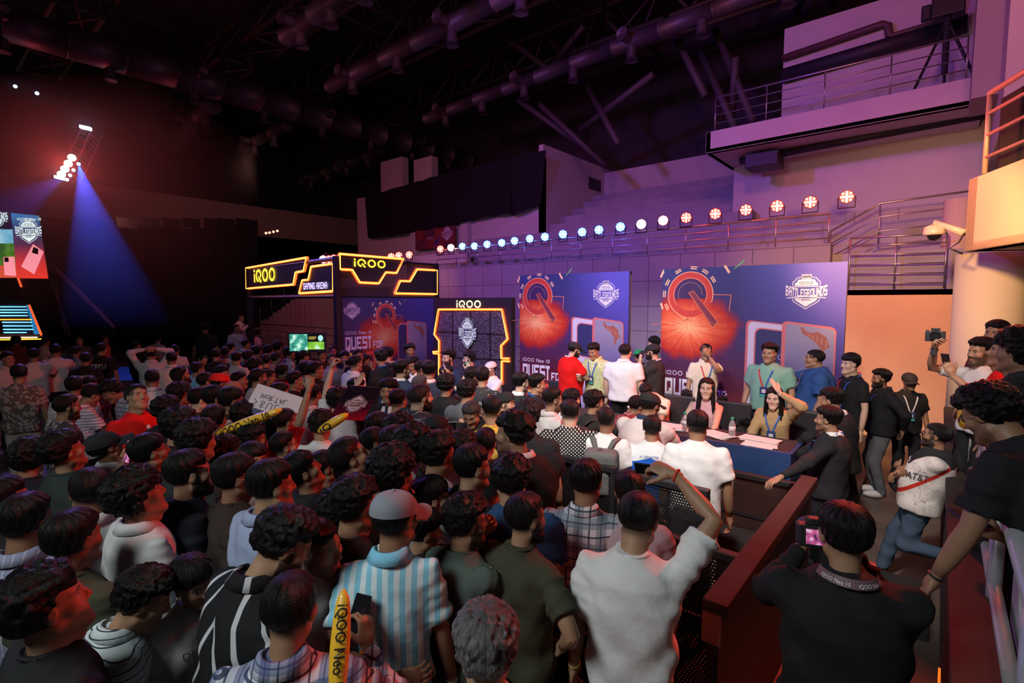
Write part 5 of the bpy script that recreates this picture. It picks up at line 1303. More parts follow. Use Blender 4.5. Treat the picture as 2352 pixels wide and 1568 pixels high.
def person(label, px, py, yaw=0, h=1.70, hair='med', top='black', kind='tee', arms=('down', 'down'), hp=0, hy=0, hr=0, skin=0, beard=0, z0=0.0, lean=0, side=0, w=1.0, var=None, pants='black',
           cap_=None, capback=False, glasses=False, lan=None, lod=None, group=None, seat=False, hairc=BLACKH, female=False, pos=None, legs=None, collar=None, shoes=(.03, .03, .03), category='person', d=None, fix=False):
    """px,py: top of the head in the photograph; yaw: 0 looks away from the camera, 90 to the right of the picture, -90 left, 180 towards the camera"""
    i = len(PEOPLE); seed = i*1.37 % 17
    s = h/1.72
    if var is None: var = i % 3
    if female: var = 2
    # place on the ground so the top of the head meets the pixel
    az = math.atan2(px-1176, FPX)
    rz = YAW-az-R(yaw)
    lean_r = R(lean); side_r = R(side)
    zb = -.45 if seat else 0.0
    hip = np.array([0, 0, .94+zb]); up = np.array([math.sin(side_r), math.sin(lean_r), math.cos(lean_r)*math.cos(side_r)]); up /= np.linalg.norm(up)
    lat = np.array([math.cos(side_r), 0, -math.sin(side_r)]); fwd = np.cross(up, lat); fwd = -fwd if fwd[1] < 0 else fwd
    BU = np.stack([lat, fwd, up], 1)                         # upper-body frame about the hip
    def ub(v): v = np.array(v, float); return hip+BU@(v-np.array([0, 0, .94]))
    neck = ub((0, -.01, 1.455))
    HR = np.array((Matrix.Rotation(-R(hy), 3, 'Z') @ Matrix.Rotation(R(hp), 3, 'X') @ Matrix.Rotation(R(hr), 3, 'Y')))
    HBU = BU if lean < 15 else (np.array(Matrix.Rotation(-lean_r*.55, 3, 'X')))
    HF = HBU@HR; hc = neck+HBU@np.array([0, .0, .0])-HF@np.array([0, -.045, -.145])
    htop = {'curly': .036, 'mop': .038, 'fluffy': .034, 'quiff': .034, 'med': .022, 'fringe': .023}.get(hair, .015)
    crown = hc+np.array([0, 0, .118+htop])*1.0+HF@np.array([0, -.012, 0])
    if pos is None:
        c_, s_ = math.cos(rz), math.sin(rz)
        def place(s):
            P = atz(px, py, z0+crown[2]*s) if d is None else atd(px, py, d)
            return (P.x-(c_*crown[0]-s_*crown[1])*s, P.y-(s_*crown[0]+c_*crown[1])*s, z0)
        if d is not None: s = (atd(px, py, d).z-z0)/crown[2]
        elif not fix:
            best = None
            for k in (0, 1, -1, 2, -2, 3, -3, 4, -4, 5, -5, 6, -6, 7, -7, 8, -8, 9, -9, 10):
                s1 = s*(1+.008*k); L_ = place(s1)
                md = min([math.hypot(L_[0]-q['loc'].x, L_[1]-q['loc'].y) for q in PEOPLE]+[9])
                for (x0, x1, y0, y1) in KEEP:
                    if x0 < L_[0] < x1 and y0 < L_[1] < y1: md -= .25
                if best is None or md > best[0]+1e-6: best = (md, s1)
                if md > .40: break
            s = best[1]
        loc = place(s)
    else: loc = pos
    dep = (Vector(loc)-CAMP).dot(CM@Vector((0, 0, -1)))
    if lod is None: lod = 0 if dep < 3.2 else (1 if dep < 6.5 else 2)
    hh = (.0040, .0055, .009)[lod]; gh = (.012, .018, .028)[lod]
    root = thing('person', label, category, loc, rz, group); root.scale = (s*(.5+.5*w), s*(.5+.5*w), s)
    root.rotation_euler = (0, 0, rz)
    sw = .175*w if not female else .15*w
    prof = [(t, a*w, b*w) for t, a, b in (PW if female else PM)]
    skc = np.array(SKINT[skin % 6]); lip = tuple(skc*np.array([.95, .60, .62]))
    # ---- body: head, neck, arms, hands
    V, Q = head_geo(var, hh); C = head_col(V, skc, beard, lip, .75 if hair in ('crop', 'fade', 'short') else .35 if hair != 'bald' else 0)
    bodyV = [V@HF.T+hc]; bodyQ = [Q]; bodyC = [C]; nb = len(V)
    m_ = M(); slv = []
    J = {'hem': ub((0, 0, .86 if not seat else .92)), 'neck': ub((0, -.012, 1.475)), 'lat': lat, 'fwd': fwd}
    hands = []
    sl_r = .062*w if kind in ('tee', 'polo') else .052*w
    for sd, a in ((1, arms[0]), (-1, arms[1])):
        aa = (ARM[a] if isinstance(a, str) else a); tgt, pole, hp_, bd = aa[:4]
        S = ub((sw*sd, -.01, 1.395))
        T_ = np.array([tgt[0]*sd, tgt[1], tgt[2]]); 
        if lean or side: T_ = ub(T_) if not (isinstance(a, str) and a in ('down', 'rail', 'rail2', 'table')) else T_+np.array([0, math.sin(lean_r)*.35, 0])
        elif seat: T_ = T_+np.array([0, 0, zb])
        if seat and (lean or side) and isinstance(a, str) and a in ('table', 'rail'): T_[2] += zb
        E, Wp = ik(S, T_, .285, .255, (pole[0]*sd, pole[1], pole[2]))
        fd = (Wp-E)/np.linalg.norm(Wp-E)
        long_ = kind in ('shirt', 'jacket', 'hoodie')
        aw = .5+.5*w
        wr = .024
        if not long_:
            loft(m_, [S, S+(E-S)*.5, E, E+(Wp-E)*.3, E+(Wp-E)*.7, Wp], [.046*aw, .044*aw, .036*aw, .038*aw, .030*aw, .0225], 12 if lod < 2 else 8)
            k = .60 if kind != 'tank' else .0
            if kind != 'tank': slv.append((S-np.array([0, 0, .012]), S+(E-S)*(k+.14), .058*w, .066*w))
        else:
            loft(m_, [E+(Wp-E)*.75, Wp], [.026, .0225], 10)
            slv.append((S-np.array([0, 0, .01]), E, .064*w, .050*w)); slv.append((E, E+(Wp-E)*.95, .050*w, .036))
        bdv = np.array([bd[0]*sd, bd[1], bd[2]], float)
        if len(aa) > 4: hd = np.array([aa[4][0]*sd, aa[4][1], aa[4][2]])
        elif a in ('table', 'rail', 'rail2'): hd = np.array([fd[0]*.5, fd[1], min(fd[2], 0)*.3]);
        elif a == 'head': hd = np.array([-sd, 0, .1])
        elif a in ('face', 'brow', 'chin'): hd = np.array([-sd*.5, .1, .8])
        elif a in ('phone', 'phoneup', 'up', 'upout'): hd = np.array([-sd*.25, .25, .95])
        elif a == 'waistback': hd = np.array([-sd*1.0, .0, .15])
        elif a == 'low': hd = np.array([-sd*.3, .8, .25])
        else: hd = fd
        HFm = frame(hd, bdv)
        HV, HQ = hand_geo(hp_, (.0042, .006, .010)[lod]); HV = HV.copy()
        if sd < 0: HV[:, 0] *= -1; HQ = HQ[:, ::-1]
        # thumb sits on the inner side
        Wc = Wp+HFm[:, 1]*.018
        bodyV.append(HV@HFm.T+Wc); bodyQ.append(HQ+nb); bodyC.append(np.tile(skc*1.02, (len(HV), 1))); nb += len(HV)
        hands.append((Wc, HFm, sd))
    # inner trunk joins head and arms
    m_.tube([ub((0, 0, 1.0)), ub((0, 0, 1.3)), ub((0, -.012, 1.40)), ub((0, -.012, 1.47))], [.05, .06, .06, .048], 10)
    tv = np.concatenate(m_.V); tris = []
    for f_ in m_.F:
        if len(f_) == 4: tris.append(f_)
        else:
            for k in range(1, len(f_)-1, 2): tris.append((f_[0], f_[k], f_[k+1], f_[min(k+2, len(f_)-1)]))
    tris = [t_ if len(set(t_)) == 4 else t_ for t_ in tris]
    tq = np.array([t_ for t_ in tris if len(set(t_)) == 4]); bodyV.append(tv); bodyQ.append(tq+nb); bodyC.append(np.tile(skc, (len(tv), 1)))
    fastmesh('body', np.concatenate(bodyV), np.concatenate(bodyQ), SKINM, root, col=np.concatenate(bodyC))
    # ---- hair
    if hair:
        HV, HQ, uv = hair_geo(hair, i % (4 if lod == 0 else 2), (.0045, .0065, .0105)[lod])
        if cap_ and hair not in ('long',):
            keep = (HV[:, 2] < .045); HV = np.where(keep[:, None], HV, HV*np.array([.9, .9, 1])*np.array([1, 1, 1])-np.array([0, 0, 0])); HV = HV.copy(); HV[:, 2] = np.minimum(HV[:, 2], .06)
        fastmesh('hair', HV@HF.T+hc, HQ, hairmat(hairc), root, uv=uv)
    if beard >= .95 and lod < 2:
        def bf(p):
            x = np.abs(p[:, 0]); q = np.stack([x, p[:, 1], p[:, 2]], 1)
            d = smin(ell(q, (0, .035, -.080), (.062, .058, .046)), sph(q, (0, .070, -.112), .026), .03)
            d = smax(d, -ell(q, (0, .03, -.02), (.08, .10, .035)), .01); d = smax(d, -cap(q, (0, .100, -.0605), (.02, .092, -.06), .017), .006)
            return smax(d, -.004-p[:, 1]+.0, .01)-.0025*wob(p, 160, seed)
        V, Q = surfnet(bf, (-.09, -.03, -.17), (.09, .12, -.02), hh*1.2)
        fastmesh('beard', V@HF.T+hc, Q, hairmat(BLACKH), root, uv=V[:, :2]*30)
    # ---- top
    f = torso_sdf(J, prof, seed, (.0075 if lod == 0 else .0045) if kind != 'jacket' else .004, slv, belly=max(0, w-1.08)*.35)
    lo = np.minimum(J['hem'], J['neck'])-.32; hi = np.maximum(J['hem'], J['neck'])+.30
    for S_, E_, a_, b_ in slv: lo = np.minimum(lo, np.minimum(S_, E_)-.1); hi = np.maximum(hi, np.maximum(S_, E_)+.1)
    lo[2] = max(lo[2], .4)
    V, Q = surfnet(f, lo, hi, gh)
    nm = {'tee': 't_shirt', 'polo': 'polo_shirt', 'shirt': 'shirt', 'jacket': 'suit_jacket', 'hoodie': 'sweatshirt', 'tank': 'sleeveless_top'}[kind]
    tp = fastmesh(nm, V, Q, cm(top) if isinstance(top, str) else top, root)
    nk = J['neck']; 
    if lod < 2 or kind in ('jacket', 'polo', 'shirt'):
        ca = M()
        def ring(r0, r1, z_, hgt, tilt, th):
            pts = []
            for k in range(25):
                an = 2*PI*k/24; pts.append(nk+BU@np.array([math.sin(an)*r0, math.cos(an)*r1+.004, z_-tilt*math.cos(an)]))
            ca.tube(pts, th, 6, cap=False)
        if kind in ('tee', 'tank', 'hoodie'): ring(.066, .070, -.004, 0, .012, .008)
        else:
            n = 28; V2 = []
            for k in range(n+1):
                an = R(24)+(2*PI-R(48))*k/n; sx, cy = math.sin(an), math.cos(an); b_ = sm(.55, 1, cy)*1.0
                for (r, z_) in ((.060, .028-.022*max(0, cy)), (.074, .026-.026*max(0, cy)), (.098+.012*b_, -.016-.045*max(0, cy)), (.088, -.020-.045*max(0, cy))):
                    V2.append(nk+BU@np.array([sx*r, cy*r*1.0+.002, z_]))
            ca.add(V2, [(k*4+j, (k+1)*4+j, (k+1)*4+(j+1) % 4, k*4+(j+1) % 4) for k in range(n) for j in range(4)])
        ck = collar or ('white' if kind == 'jacket' else top)
        ca.build('collar', cm(ck) if isinstance(ck, str) else ck, tp, smooth=True)
    if kind == 'jacket' and lod < 2:
        # shirt front and tie between the lapels
        def onf(x, t, off):
            tt, ww, dd = np.array(prof).T; q = J['hem']+(J['neck']-J['hem'])*t
            return q+BU@np.array([x, np.interp(t, tt, dd)*(1-min(1, abs(x/.2))**2.4)**(1/2.4)+off+.004, 0])
        def patch(rows, nm_, mt):
            q = M(); V2 = []
            for t_, xa, xb in rows:
                for k in range(5): V2.append(onf(xa+(xb-xa)*k/4, t_, .012))
            q.add(V2, [(i_*5+k, i_*5+k+1, (i_+1)*5+k+1, (i_+1)*5+k) for i_ in range(len(rows)-1) for k in range(4)])
            q.add(np.array(V2)-fwd*.008, [(i_*5+k, (i_+1)*5+k, (i_+1)*5+k+1, i_*5+k+1) for i_ in range(len(rows)-1) for k in range(4)])
            q.build(nm_, mt, tp, smooth=True)
        patch([(.96, -.045, .045), (.88, -.06, .06), (.75, -.05, .05), (.6, -.03, .03), (.48, -.004, .004)], 'shirt_front', cm('white'))
        q = M(); V2 = []
        for t_, wd in ((.97, .018), (.93, .012), (.75, .022), (.58, .026), (.5, .01)): V2 += [onf(-wd, t_, .022), onf(wd, t_, .022)]
        q.add(V2, [(k*2, k*2+1, k*2+3, k*2+2) for k in range(4)]); q.add(np.array(V2)-fwd*.006, [(k*2, k*2+2, k*2+3, k*2+1) for k in range(4)])
        q.build('tie', cm('navy'), tp)
    # ---- trousers and shoes
    lg = legs or [((.105, .01, .02), (0, 1, 0)), ((-.105, .02, .02), (0, 1, 0))]
    if seat: lg = [((.12, .40, .05), (0, 1, .6)), ((-.12, .40, .05), (0, 1, .6))]
    key = (lod, w > 1.05, seat, female) if legs is None else None
    if key is None or key not in LEGT:
        segs = []; 
        for (fx, pole) in lg:
            hp0 = hip+np.array([.09*np.sign(fx[0] if fx[0] else 1), 0, -.02]) if legs is None else hip+np.array([.09*(1 if pole[-1] != -99 else -1), 0, -.02])
            K, A_ = ik(hp0, np.array(fx)+np.array([0, -.03, .07]), .43, .42, pole[:3]); segs.append((hp0, K, A_, np.array(fx)))
        wl = 1.08 if w > 1.05 else (.88 if female else .97)
        def lf(p):
            d = ell(p, hip+np.array([0, 0, -.02]), (.155*wl, .115*wl, .14))
            for a_, k_, b_, _ in segs:
                e = smin(cap(p, a_, k_, .092*wl, .070), cap(p, k_, b_, .070, .058), .03); d = smin(d, e, .03)
            d = d-.005*np.sin(p[:, 2]*38+4*np.sin(p[:, 0]*22+seed)+seed)
            return np.maximum(d, p[:, 2]-hip[2]-.10)
        pts = np.array([q for s_ in segs for q in s_[:3]]); V, Q = surfnet(lf, pts.min(0)-.2, pts.max(0)+.2, (.02, .026, .036)[lod])
        def sf(p):
            d = None
            for a_, k_, b_, fx in segs:
                c = fx+np.array([0, .05, .045]); e = smin(ell(p, c, (.047, .135, .05)), cap(p, b_+np.array([0, 0, -.01]), fx+np.array([0, 0, .05]), .042), .02); e = smax(e, -(p[:, 2]-fx[2]+.012), .004)
                d = e if d is None else np.minimum(d, e)
            return d
        fp = np.array([s_[3] for s_ in segs]); SV, SQ = surfnet(sf, fp.min(0)-np.array([.08, .15, .06]), fp.max(0)+np.array([.08, .24, .2]), (.012, .016, .03)[lod])
        if key is not None: LEGT[key] = (V, Q, SV, SQ)
    else: V, Q, SV, SQ = LEGT[key]
    fastmesh('trousers' if not female else 'trousers', V, Q, cm(pants), root)
    fastmesh('shoes', SV, SQ, mat('shoe_%d' % int(shoes[0]*100), shoes, .6), root)
    # ---- extras
    def hd_(v): return HF@np.array(v, float)+hc
    if cap_:
        cc = cm(cap_) if isinstance(cap_, str) else cap_; q = M(); fl = -1 if capback else 1
        top_t = .0
        n, mm = 28, 9; V2 = []
        for a_ in range(mm+1):
            el = PI/2*(a_/mm); 
            for k in range(n):
                an = 2*PI*k/n; rr = math.cos(el)**.72
                V2.append((.093*rr*math.cos(an), (.113*rr*math.sin(an)-.010), .036+.088*math.sin(el)-.016*math.sin(an)*fl*rr))
        F2 = [(a_*n+k, a_*n+(k+1) % n, (a_+1)*n+(k+1) % n, (a_+1)*n+k) for a_ in range(mm) for k in range(n)]+[tuple(mm*n+k for k in range(n))]
        V2 = [tuple(hd_(v)) for v in V2]; q.add(V2, F2)
        cp = q.build('cap', cc, root, smooth=True)
        q = M(); V2 = []; nx, ny = 12, 6
        for dz in (0, .005):
            for a_ in range(nx+1):
                t = -1+2*a_/nx
                for b_ in range(ny+1):
                    u = b_/ny; y0 = math.sqrt(max(0, 1-(t*.86)**2))*.110-.010; y1 = .100+.088*math.sqrt(max(0, 1-abs(t)**2.3))
                    V2.append(tuple(hd_((t*.080, (y0-.012+(max(y1, y0)-y0+.012)*u)*fl, .028-.028*u-.022*t*t+dz-.006))))
        o_ = (nx+1)*(ny+1); F2 = []
        for a_ in range(nx):
            for b_ in range(ny):
                i0 = a_*(ny+1)+b_; F2 += [(i0, i0+1, i0+ny+2, i0+ny+1), (i0+o_, i0+ny+1+o_, i0+ny+2+o_, i0+1+o_)]
        q.add(V2, F2); q.build('cap_brim', cc, cp, smooth=True)
        M().sphere(tuple(hd_((0, -.010, .126))), .008, 8, 5).build('cap_button', cc, cp, smooth=True)
    if glasses and lod < 2 or glasses == 'dark':
        q = M()
        for sd in (1, -1):
            pts = [hd_((sd*(.031)+.021*math.cos(t), .094-.10*abs(sd*.031+.021*math.cos(t))**1.0*.6, .001+.017*math.sin(t))) for t in np.linspace(0, 2*PI, 17)]
            q.tube(pts, .0013, 5, cap=False)
            q.tube([hd_((sd*.052, .090, .005)), hd_((sd*.078, .065, .006)), hd_((sd*.080, .0, .005))], .0016, 5)
            if glasses == 'dark': q.add([tuple(p_) for p_ in pts[:-1]], [tuple(range(16)), tuple(range(15, -1, -1))])
        q.tube([hd_((-.011, .0935, .004)), hd_((0, .097, .007)), hd_((.011, .0935, .004))], .0014, 5)
        q.build('glasses', mat('lens_dark', (.01, .01, .012), .1) if glasses == 'dark' else mat('glasses_wire', (.25, .22, .2), .25, .8), root, smooth=True)
    if lan:
        # ribbon round the neck hanging to a badge on the chest
        tt, ww, dd = np.array(prof).T
        def onc(x, t, off=.012):
            q_ = J['hem']+(J['neck']-J['hem'])*t; return q_+BU@np.array([x, np.interp(t, tt, dd)*1.0+off, 0])
        cA, cB = {'rb': ((.55, .03, .03), (.03, .16, .45)), 'w': ((.5, .5, .55), (.5, .5, .55)), 'b': ((.03, .12, .42), (.03, .12, .42)), 'p': ((.25, .12, .13), (.25, .12, .13)), 'r': ((.55, .03, .03), (.5, .4, .4))}[lan]
        for sd, cc in ((1, cA), (-1, cB)):
            path = [nk+BU@np.array([0, -.085, .022]), nk+BU@np.array([sd*.07, -.045, .012]), nk+BU@np.array([sd*.088, .02, -.035]), onc(sd*.075, .86), onc(sd*.05, .72), onc(sd*.02, .56), onc(0, .50)]
            V2 = []
            for k, p_ in enumerate(path):
                wd = np.array([.009, 0, 0]) if k > 2 else np.array([.002, .002, .010]); wv = BU@wd
                V2 += [p_-wv, p_+wv, p_+wv+fwd*.002, p_-wv+fwd*.002]
            q = M(); q.add(V2, [(k*4+j, (k+1)*4+j, (k+1)*4+(j+1) % 4, k*4+(j+1) % 4) for k in range(len(path)-1) for j in range(4)])
            q.build('lanyard', mat('ribbon_%d' % int(cc[0]*1000+cc[2]*10), cc, .6), root)
        q = M(); c0 = onc(0, .43, .022); q.box((-.045, -.003, -.065), (.045, .003, .065), rot=BU, loc=tuple(c0)); bd = q.build('badge', mat('badge_navy', (.03, .05, .16), .35), root)
        q = M(); q.box((-.040, .003, -.06), (.040, .0045, -.03), rot=BU, loc=tuple(c0)); q.build('badge_strip', mat('badge_teal', (.05, .42, .33), .4), bd)
        q = M(); q.box((-.022, .003, -.01), (.022, .0045, .035), rot=BU, loc=tuple(c0)); q.build('badge_emblem', mat('badge_white', (.6, .6, .65), .4), bd)
    rec = dict(px=px, root=root, rz=rz, s=s, sx=s*(.5+.5*w), loc=Vector(loc), hands=hands, hc=hc, HF=HF, BU=BU, nk=nk, J=J, prof=prof, dep=dep, label=label, top=tp, up=up, lat=lat, fwd=fwd, lod=lod)
    PEOPLE.append(rec); return rec
def toworld(rec, v):
    c, s_ = math.cos(rec['rz']), math.sin(rec['rz']); v = np.array(v, float)*np.array([rec['sx'], rec['sx'], rec['s']])
    return Vector((rec['loc'].x+c*v[0]-s_*v[1], rec['loc'].y+s_*v[0]+c*v[1], rec['loc'].z+v[2]))
def wdir(rec, v):
    c, s_ = math.cos(rec['rz']), math.sin(rec['rz']); return Vector((c*v[0]-s_*v[1], s_*v[0]+c*v[1], v[2])).normalized()
# ================================================================ everyone in the photograph
def P(label, px, py, yaw, hair, top, kind='tee', **k): return person(label, px, py, yaw, hair=hair, top=top, kind=kind, **k)
REC = {}
# ---- nearest people
for k_, c_ in (('capgrey', (.24, .25, .29)), ('skyb', (.22, .55, .75)), ('capred', (.70, .02, .015)), ('capgreen', (.01, .30, .08)), ('capwhite', (.62, .6, .58)), ('capblack', (.02, .02, .022))): CL[k_] = pl(c_)
REC['striped'] = P('man in light blue and white striped polo and grey cap, seen from behind', 905, 1122, 8, 'short', 'skystripe', 'polo', arms=('down', 'waistback'), hy=38, hp=2, cap_='capgrey', collar='skyb', skin=1, d=2.2, w=.93)
REC['arm'] = P('man in plain white tee raising his right arm to take a picture', 1466, 1128, 4, 'short', 'white', 'tee', arms=(((.17, .26, 1.74), (1, .1, .5), 'grip', (.1, -.5, 1), (-1, .35, .25)), 'down'), hp=-14, hy=14, skin=0, d=2.3, w=1.04, pants='greyjean')
REC['olive'] = P('bearded man in a loose dark olive kurta with thinning hair', 1205, 1128, 38, 'short', 'olive', 'tee', arms=('hip', 'down'), hy=22, beard=1, skin=0, d=2.42, w=.98)
REC['sage'] = P('man in grey-green oversized tee with glasses, hand at his chin', 1068, 1130, 45, 'fluffy', 'sage', 'tee', arms=('fwd', 'chin'), hy=25, beard=.8, glasses=True, skin=0, d=2.42, w=.98)
REC['grey'] = P('person with wavy grey hair at the bottom centre, seen from behind', 1116, 1384, 0, 'fluffy', 'offwhite', 'shirt', hairc=(.20, .18, .18), skin=0, d=1.52, w=1.02)
REC['photog'] = P('photographer dressed in black with a printed neck ribbon, holding up a camera', 1945, 1152, -12, 'med', 'black', 'hoodie', arms=('phone', 'phone'), hy=-8, skin=0, d=2.05, w=1.1)
REC['profile'] = P('young man in black at the lower left corner, face lit red, in profile', 92, 1290, 72, 'fluffy', 'black', 'tee', hp=14, hy=12, skin=0, d=1.62)
REC['pin'] = P('laughing man in a white pinstriped shirt bending forward', 318, 1300, 78, 'fluffy', 'pin', 'shirt', lean=15, hp=-14, hy=22, skin=0, d=2.0, w=1.02, collar='pin')
REC['design'] = P('smiling boy in a white printed sweatshirt looking down', 440, 1268, 150, 'fringe', 'linen', 'hoodie', hp=-10, hr=12, skin=0, d=2.15)
REC['band'] = P('bearded man with glasses in a black sweater with white band stripes', 642, 1160, 62, 'fluffy', 'bandstripe', 'shirt', lean=10, hp=-16, hy=24, beard=.9, glasses=True, skin=0, d=2.0, w=1.04)
REC['moust'] = P('man with moustache and pale collar beside the striped sweater', 728, 1188, 128, 'short', 'linen', 'shirt', hp=-4, hr=8, beard=.55, skin=0, d=2.18)
REC['bplaid'] = P('man in blue and white plaid shirt at the bottom edge, using a phone', 662, 1316, 12, 'short', 'plaidn', 'shirt', arms=(((.24, .27, 1.27), (.9, -.3, -.8), 'grip', (.7, -.5, .2), (-.1, .4, .9)), 'down'), hy=14, hp=-8, skin=1, d=1.68, collar='plaidn')
REC['wtee'] = P('man in white tee with chin-length hair, arm around the striped polo', 783, 1114, 62, 'mop', 'white', 'tee', hy=14, hp=8, beard=.5, skin=0, d=2.55)
REC['wplaid'] = P('boy in navy, grey and white plaid shirt seen from behind', 1347, 1052, 8, 'med', 'plaidw', 'shirt', arms=('rail2', 'down'), hy=10, skin=1, h=1.72, fix=True, collar='plaidw')
REC['armfront'] = P('man in a lilac-grey tee standing directly in front of the raised-arm man', 1447, 1078, -5, 'short', 'mauve', 'tee', skin=1, h=1.68, fix=True)
P('boy with a bowl of black hair between the grey cap and the glasses boy', 988, 1090, 62, 'fringe', 'offwhite', 'shirt', hy=18, hp=2, skin=0, h=1.70)
P('boy in black shirt with white leaf print behind the grey cap', 968, 1162, 45, 'fringe', 'leaf', 'shirt', hy=28, hp=-6, skin=0, h=1.55)
P('dark-haired man mostly hidden to the left of the grey cap', 880, 1124, 40, 'med', 'dgreen', 'tee', skin=0, h=1.66)
REC['linen'] = P('curly-haired man in an unbuttoned pale linen shirt, looking right', 308, 1066, 70, 'mop', 'linen', 'shirt', hp=14, hy=8, skin=0, h=1.78, fix=True, collar='linen')
P('short-haired man seen from behind in a white shirt under a black bag strap', 202, 1072, 0, 'short', 'linen', 'shirt', skin=3, h=1.73)
P('man in a dim olive tee, hair seen from behind, left of the linen shirt', 160, 1168, 45, 'med', 'olive', 'tee', hy=12, skin=3, h=1.68)
P('man in a thin-striped blue shirt at the left edge', 52, 1130, 30, 'med', 'pinb', 'shirt', hy=15, skin=3, h=1.72)
CL['navyk'] = pl((.010, .011, .020))
REC['navy'] = P('bearded man in a plain dark navy sweatshirt, in strict profile', 428, 1030, 80, 'med', 'navyk', 'hoodie', hp=4, beard=.95, skin=0, h=1.78, fix=True, w=1.05)
P('man with thin glasses in a dark brown tee with a red-lit neck', 535, 1038, 80, 'fringe', 'brownk', 'tee', hp=2, glasses=True, skin=3, h=1.76, fix=True, w=1.03)
P('wide-eyed boy turned towards the camera behind the thin glasses', 578, 1012, 152, 'fringe', 'pinkw', 'tee', hp=4, skin=1, h=1.66)
CL['lbl'] = pl((.30, .34, .50))
P('man with a light blue shirt collar, his ear and jaw lit red', 618, 1052, 62, 'med', 'lbl', 'shirt', hy=10, skin=0, h=1.72)
P('boy with a long black fringe tilting his face up, in a black tee', 690, 1032, 78, 'fringe', 'black', 'tee', hp=26, skin=1, h=1.72)
P('boy peering up just right of the long-fringed boy', 742, 1032, 78, 'med', 'black', 'tee', hp=16, skin=1, h=1.62)
P('person in a dark brown sweater with hair over the ear, centre of the crowd', 806, 1036, 60, 'fluffy', 'brownk', 'hoodie', hy=14, hp=6, skin=1, h=1.72)
P('boy with shaved sides and red light on his nose, looking up', 650, 990, 80, 'fade', 'white', 'tee', hp=10, skin=0, h=1.74)
P('man with curly hair and a dark beard, behind the yellow inflatable stick', 578, 968, 82, 'curly', 'brownk', 'tee', hp=0, beard=1, skin=3, h=1.72)
P('dark figure in a hood-like mop of hair below the yellow stick', 512, 996, 60, 'mop', 'navyk', 'tee', hp=4, skin=3, h=1.60)
P('man with a black and white ribbed collar, hair cropped at the nape', 490, 928, 22, 'med', 'mauve', 'polo', hy=10, skin=1, h=1.72, collar='black')
REC['screen'] = P('curly-haired man with glasses in a black sports jersey with white chevrons', 408, 930, 78, 'mop', 'black', 'tee', hp=0, hy=8, glasses=True, skin=1, h=1.80, lod=1)
P('young man with thin-framed glasses and a straight fringe, looking up', 338, 992, 76, 'fringe', 'black', 'tee', hp=12, glasses=True, skin=1, h=1.70)
REC['lphone'] = P('man filming with a phone held before his red-lit face', 140, 984, 72, 'fluffy', 'dgreen', 'tee', arms=('down', 'phone'), hp=14, skin=0, h=1.76)
P('person with a huge mop of curls seen from behind at the left', 62, 1002, 30, 'mop', 'navyk', 'tee', skin=3, h=1.68)
P('man with a shaved jaw tilting up under a black cap, in a white shirt', 238, 988, 70, 'short', 'linen', 'shirt', hp=22, cap_='capblack', skin=3, h=1.68)
P('man in profile at the left edge, only his red-lit nose and chin showing', 4, 1092, 70, 'med', 'black', 'tee', hp=6, skin=0, h=1.70)
P('bearded man in a dark tribal-print shirt, in profile', 150, 904, 72, 'short', 'tribal', 'tee', hp=-2, hy=10, beard=.9, skin=1, h=1.72)
REC['pstripe'] = P('man in a white tee with purple stripes looking down at a phone', 206, 880, 68, 'fringe', 'purplestripe', 'tee', arms=('low', 'low'), hp=-26, hy=8, skin=3, h=1.68)
REC['lace'] = P('man in a pale lace-pattern shirt bending towards the purple stripes', 258, 868, -100, 'fluffy', 'check', 'shirt', lean=16, hp=-24, skin=3, h=1.74)
CL['redt'] = pl((.72, .008, .006))
REC['red'] = P('man in a bright red tee with a white leaping-figure print, looking up', 312, 880, 152, 'short', 'redt', 'tee', hp=20, hr=-8, skin=0, h=1.82, fix=True, lod=1)
P('man in a two-tone white shirt with cropped hair, seen from behind', 348, 845, 4, 'crop', 'whitey', 'polo', skin=3, h=1.74)
P('man in a white shirt with both hands clasped behind his head', 345, 796, 0, 'short', 'linen', 'shirt', arms=('head', 'head'), skin=1, h=1.76)
P('man in a beige-white shirt right of the hands-behind-head man', 393, 806, 4, 'short', 'offwhite', 'shirt', skin=3, h=1.72)
P('man in a white shirt farthest right of the white-shirted group', 402, 790, 8, 'short', 'offwhite', 'tee', skin=3, h=1.66)
P('person in a pale plaid shirt, back of the head dark', 168, 862, 10, 'med', 'plaidp', 'shirt', skin=3, h=1.70)
P('boy with a red-lit face turned towards the camera beside the pale plaid shirt', 205, 862, 160, 'med', 'maroon', 'tee', hp=-12, skin=1, h=1.60)
REC['crew1'] = P('crew member in a black tee reading CREW, arm hanging, right one of the two', 232, 786, 14, 'short', 'black', 'tee', hy=30, skin=1, h=1.78)
REC['crew2'] = P('crew member in a black tee reading CREW, left and lower one of the two', 196, 808, 5, 'short', 'black', 'tee', hy=20, skin=3, h=1.70)
P('man in a white tee leaning on the fence, left of the two', 76, 798, 2, 'short', 'offwhite', 'tee', arms=('rail', 'rail'), skin=3, h=1.76, pants='greyjean')
P('man in a white tee leaning on the fence, right of the two', 126, 788, 4, 'short', 'offwhite', 'tee', arms=('rail', 'rail'), skin=3, h=1.80)
P('person in a pink tee in profile by the stage lights', 104, 774, 60, 'short', 'pinkw', 'tee', skin=3, h=1.62)
P('person in a checked shirt leaning in left of the crew members', 172, 794, 40, 'short', 'check', 'shirt', lean=18, skin=3, h=1.70)
P('man in white with a shadowed face at the left edge', 16, 806, 150, 'med', 'linen', 'shirt', skin=0, h=1.72)
REC['camo'] = P('man in a floral camouflage shirt and beige trousers, full figure at the left', 42, 834, 10, 'short', 'camo', 'tee', skin=1, h=1.78, pants='beige')
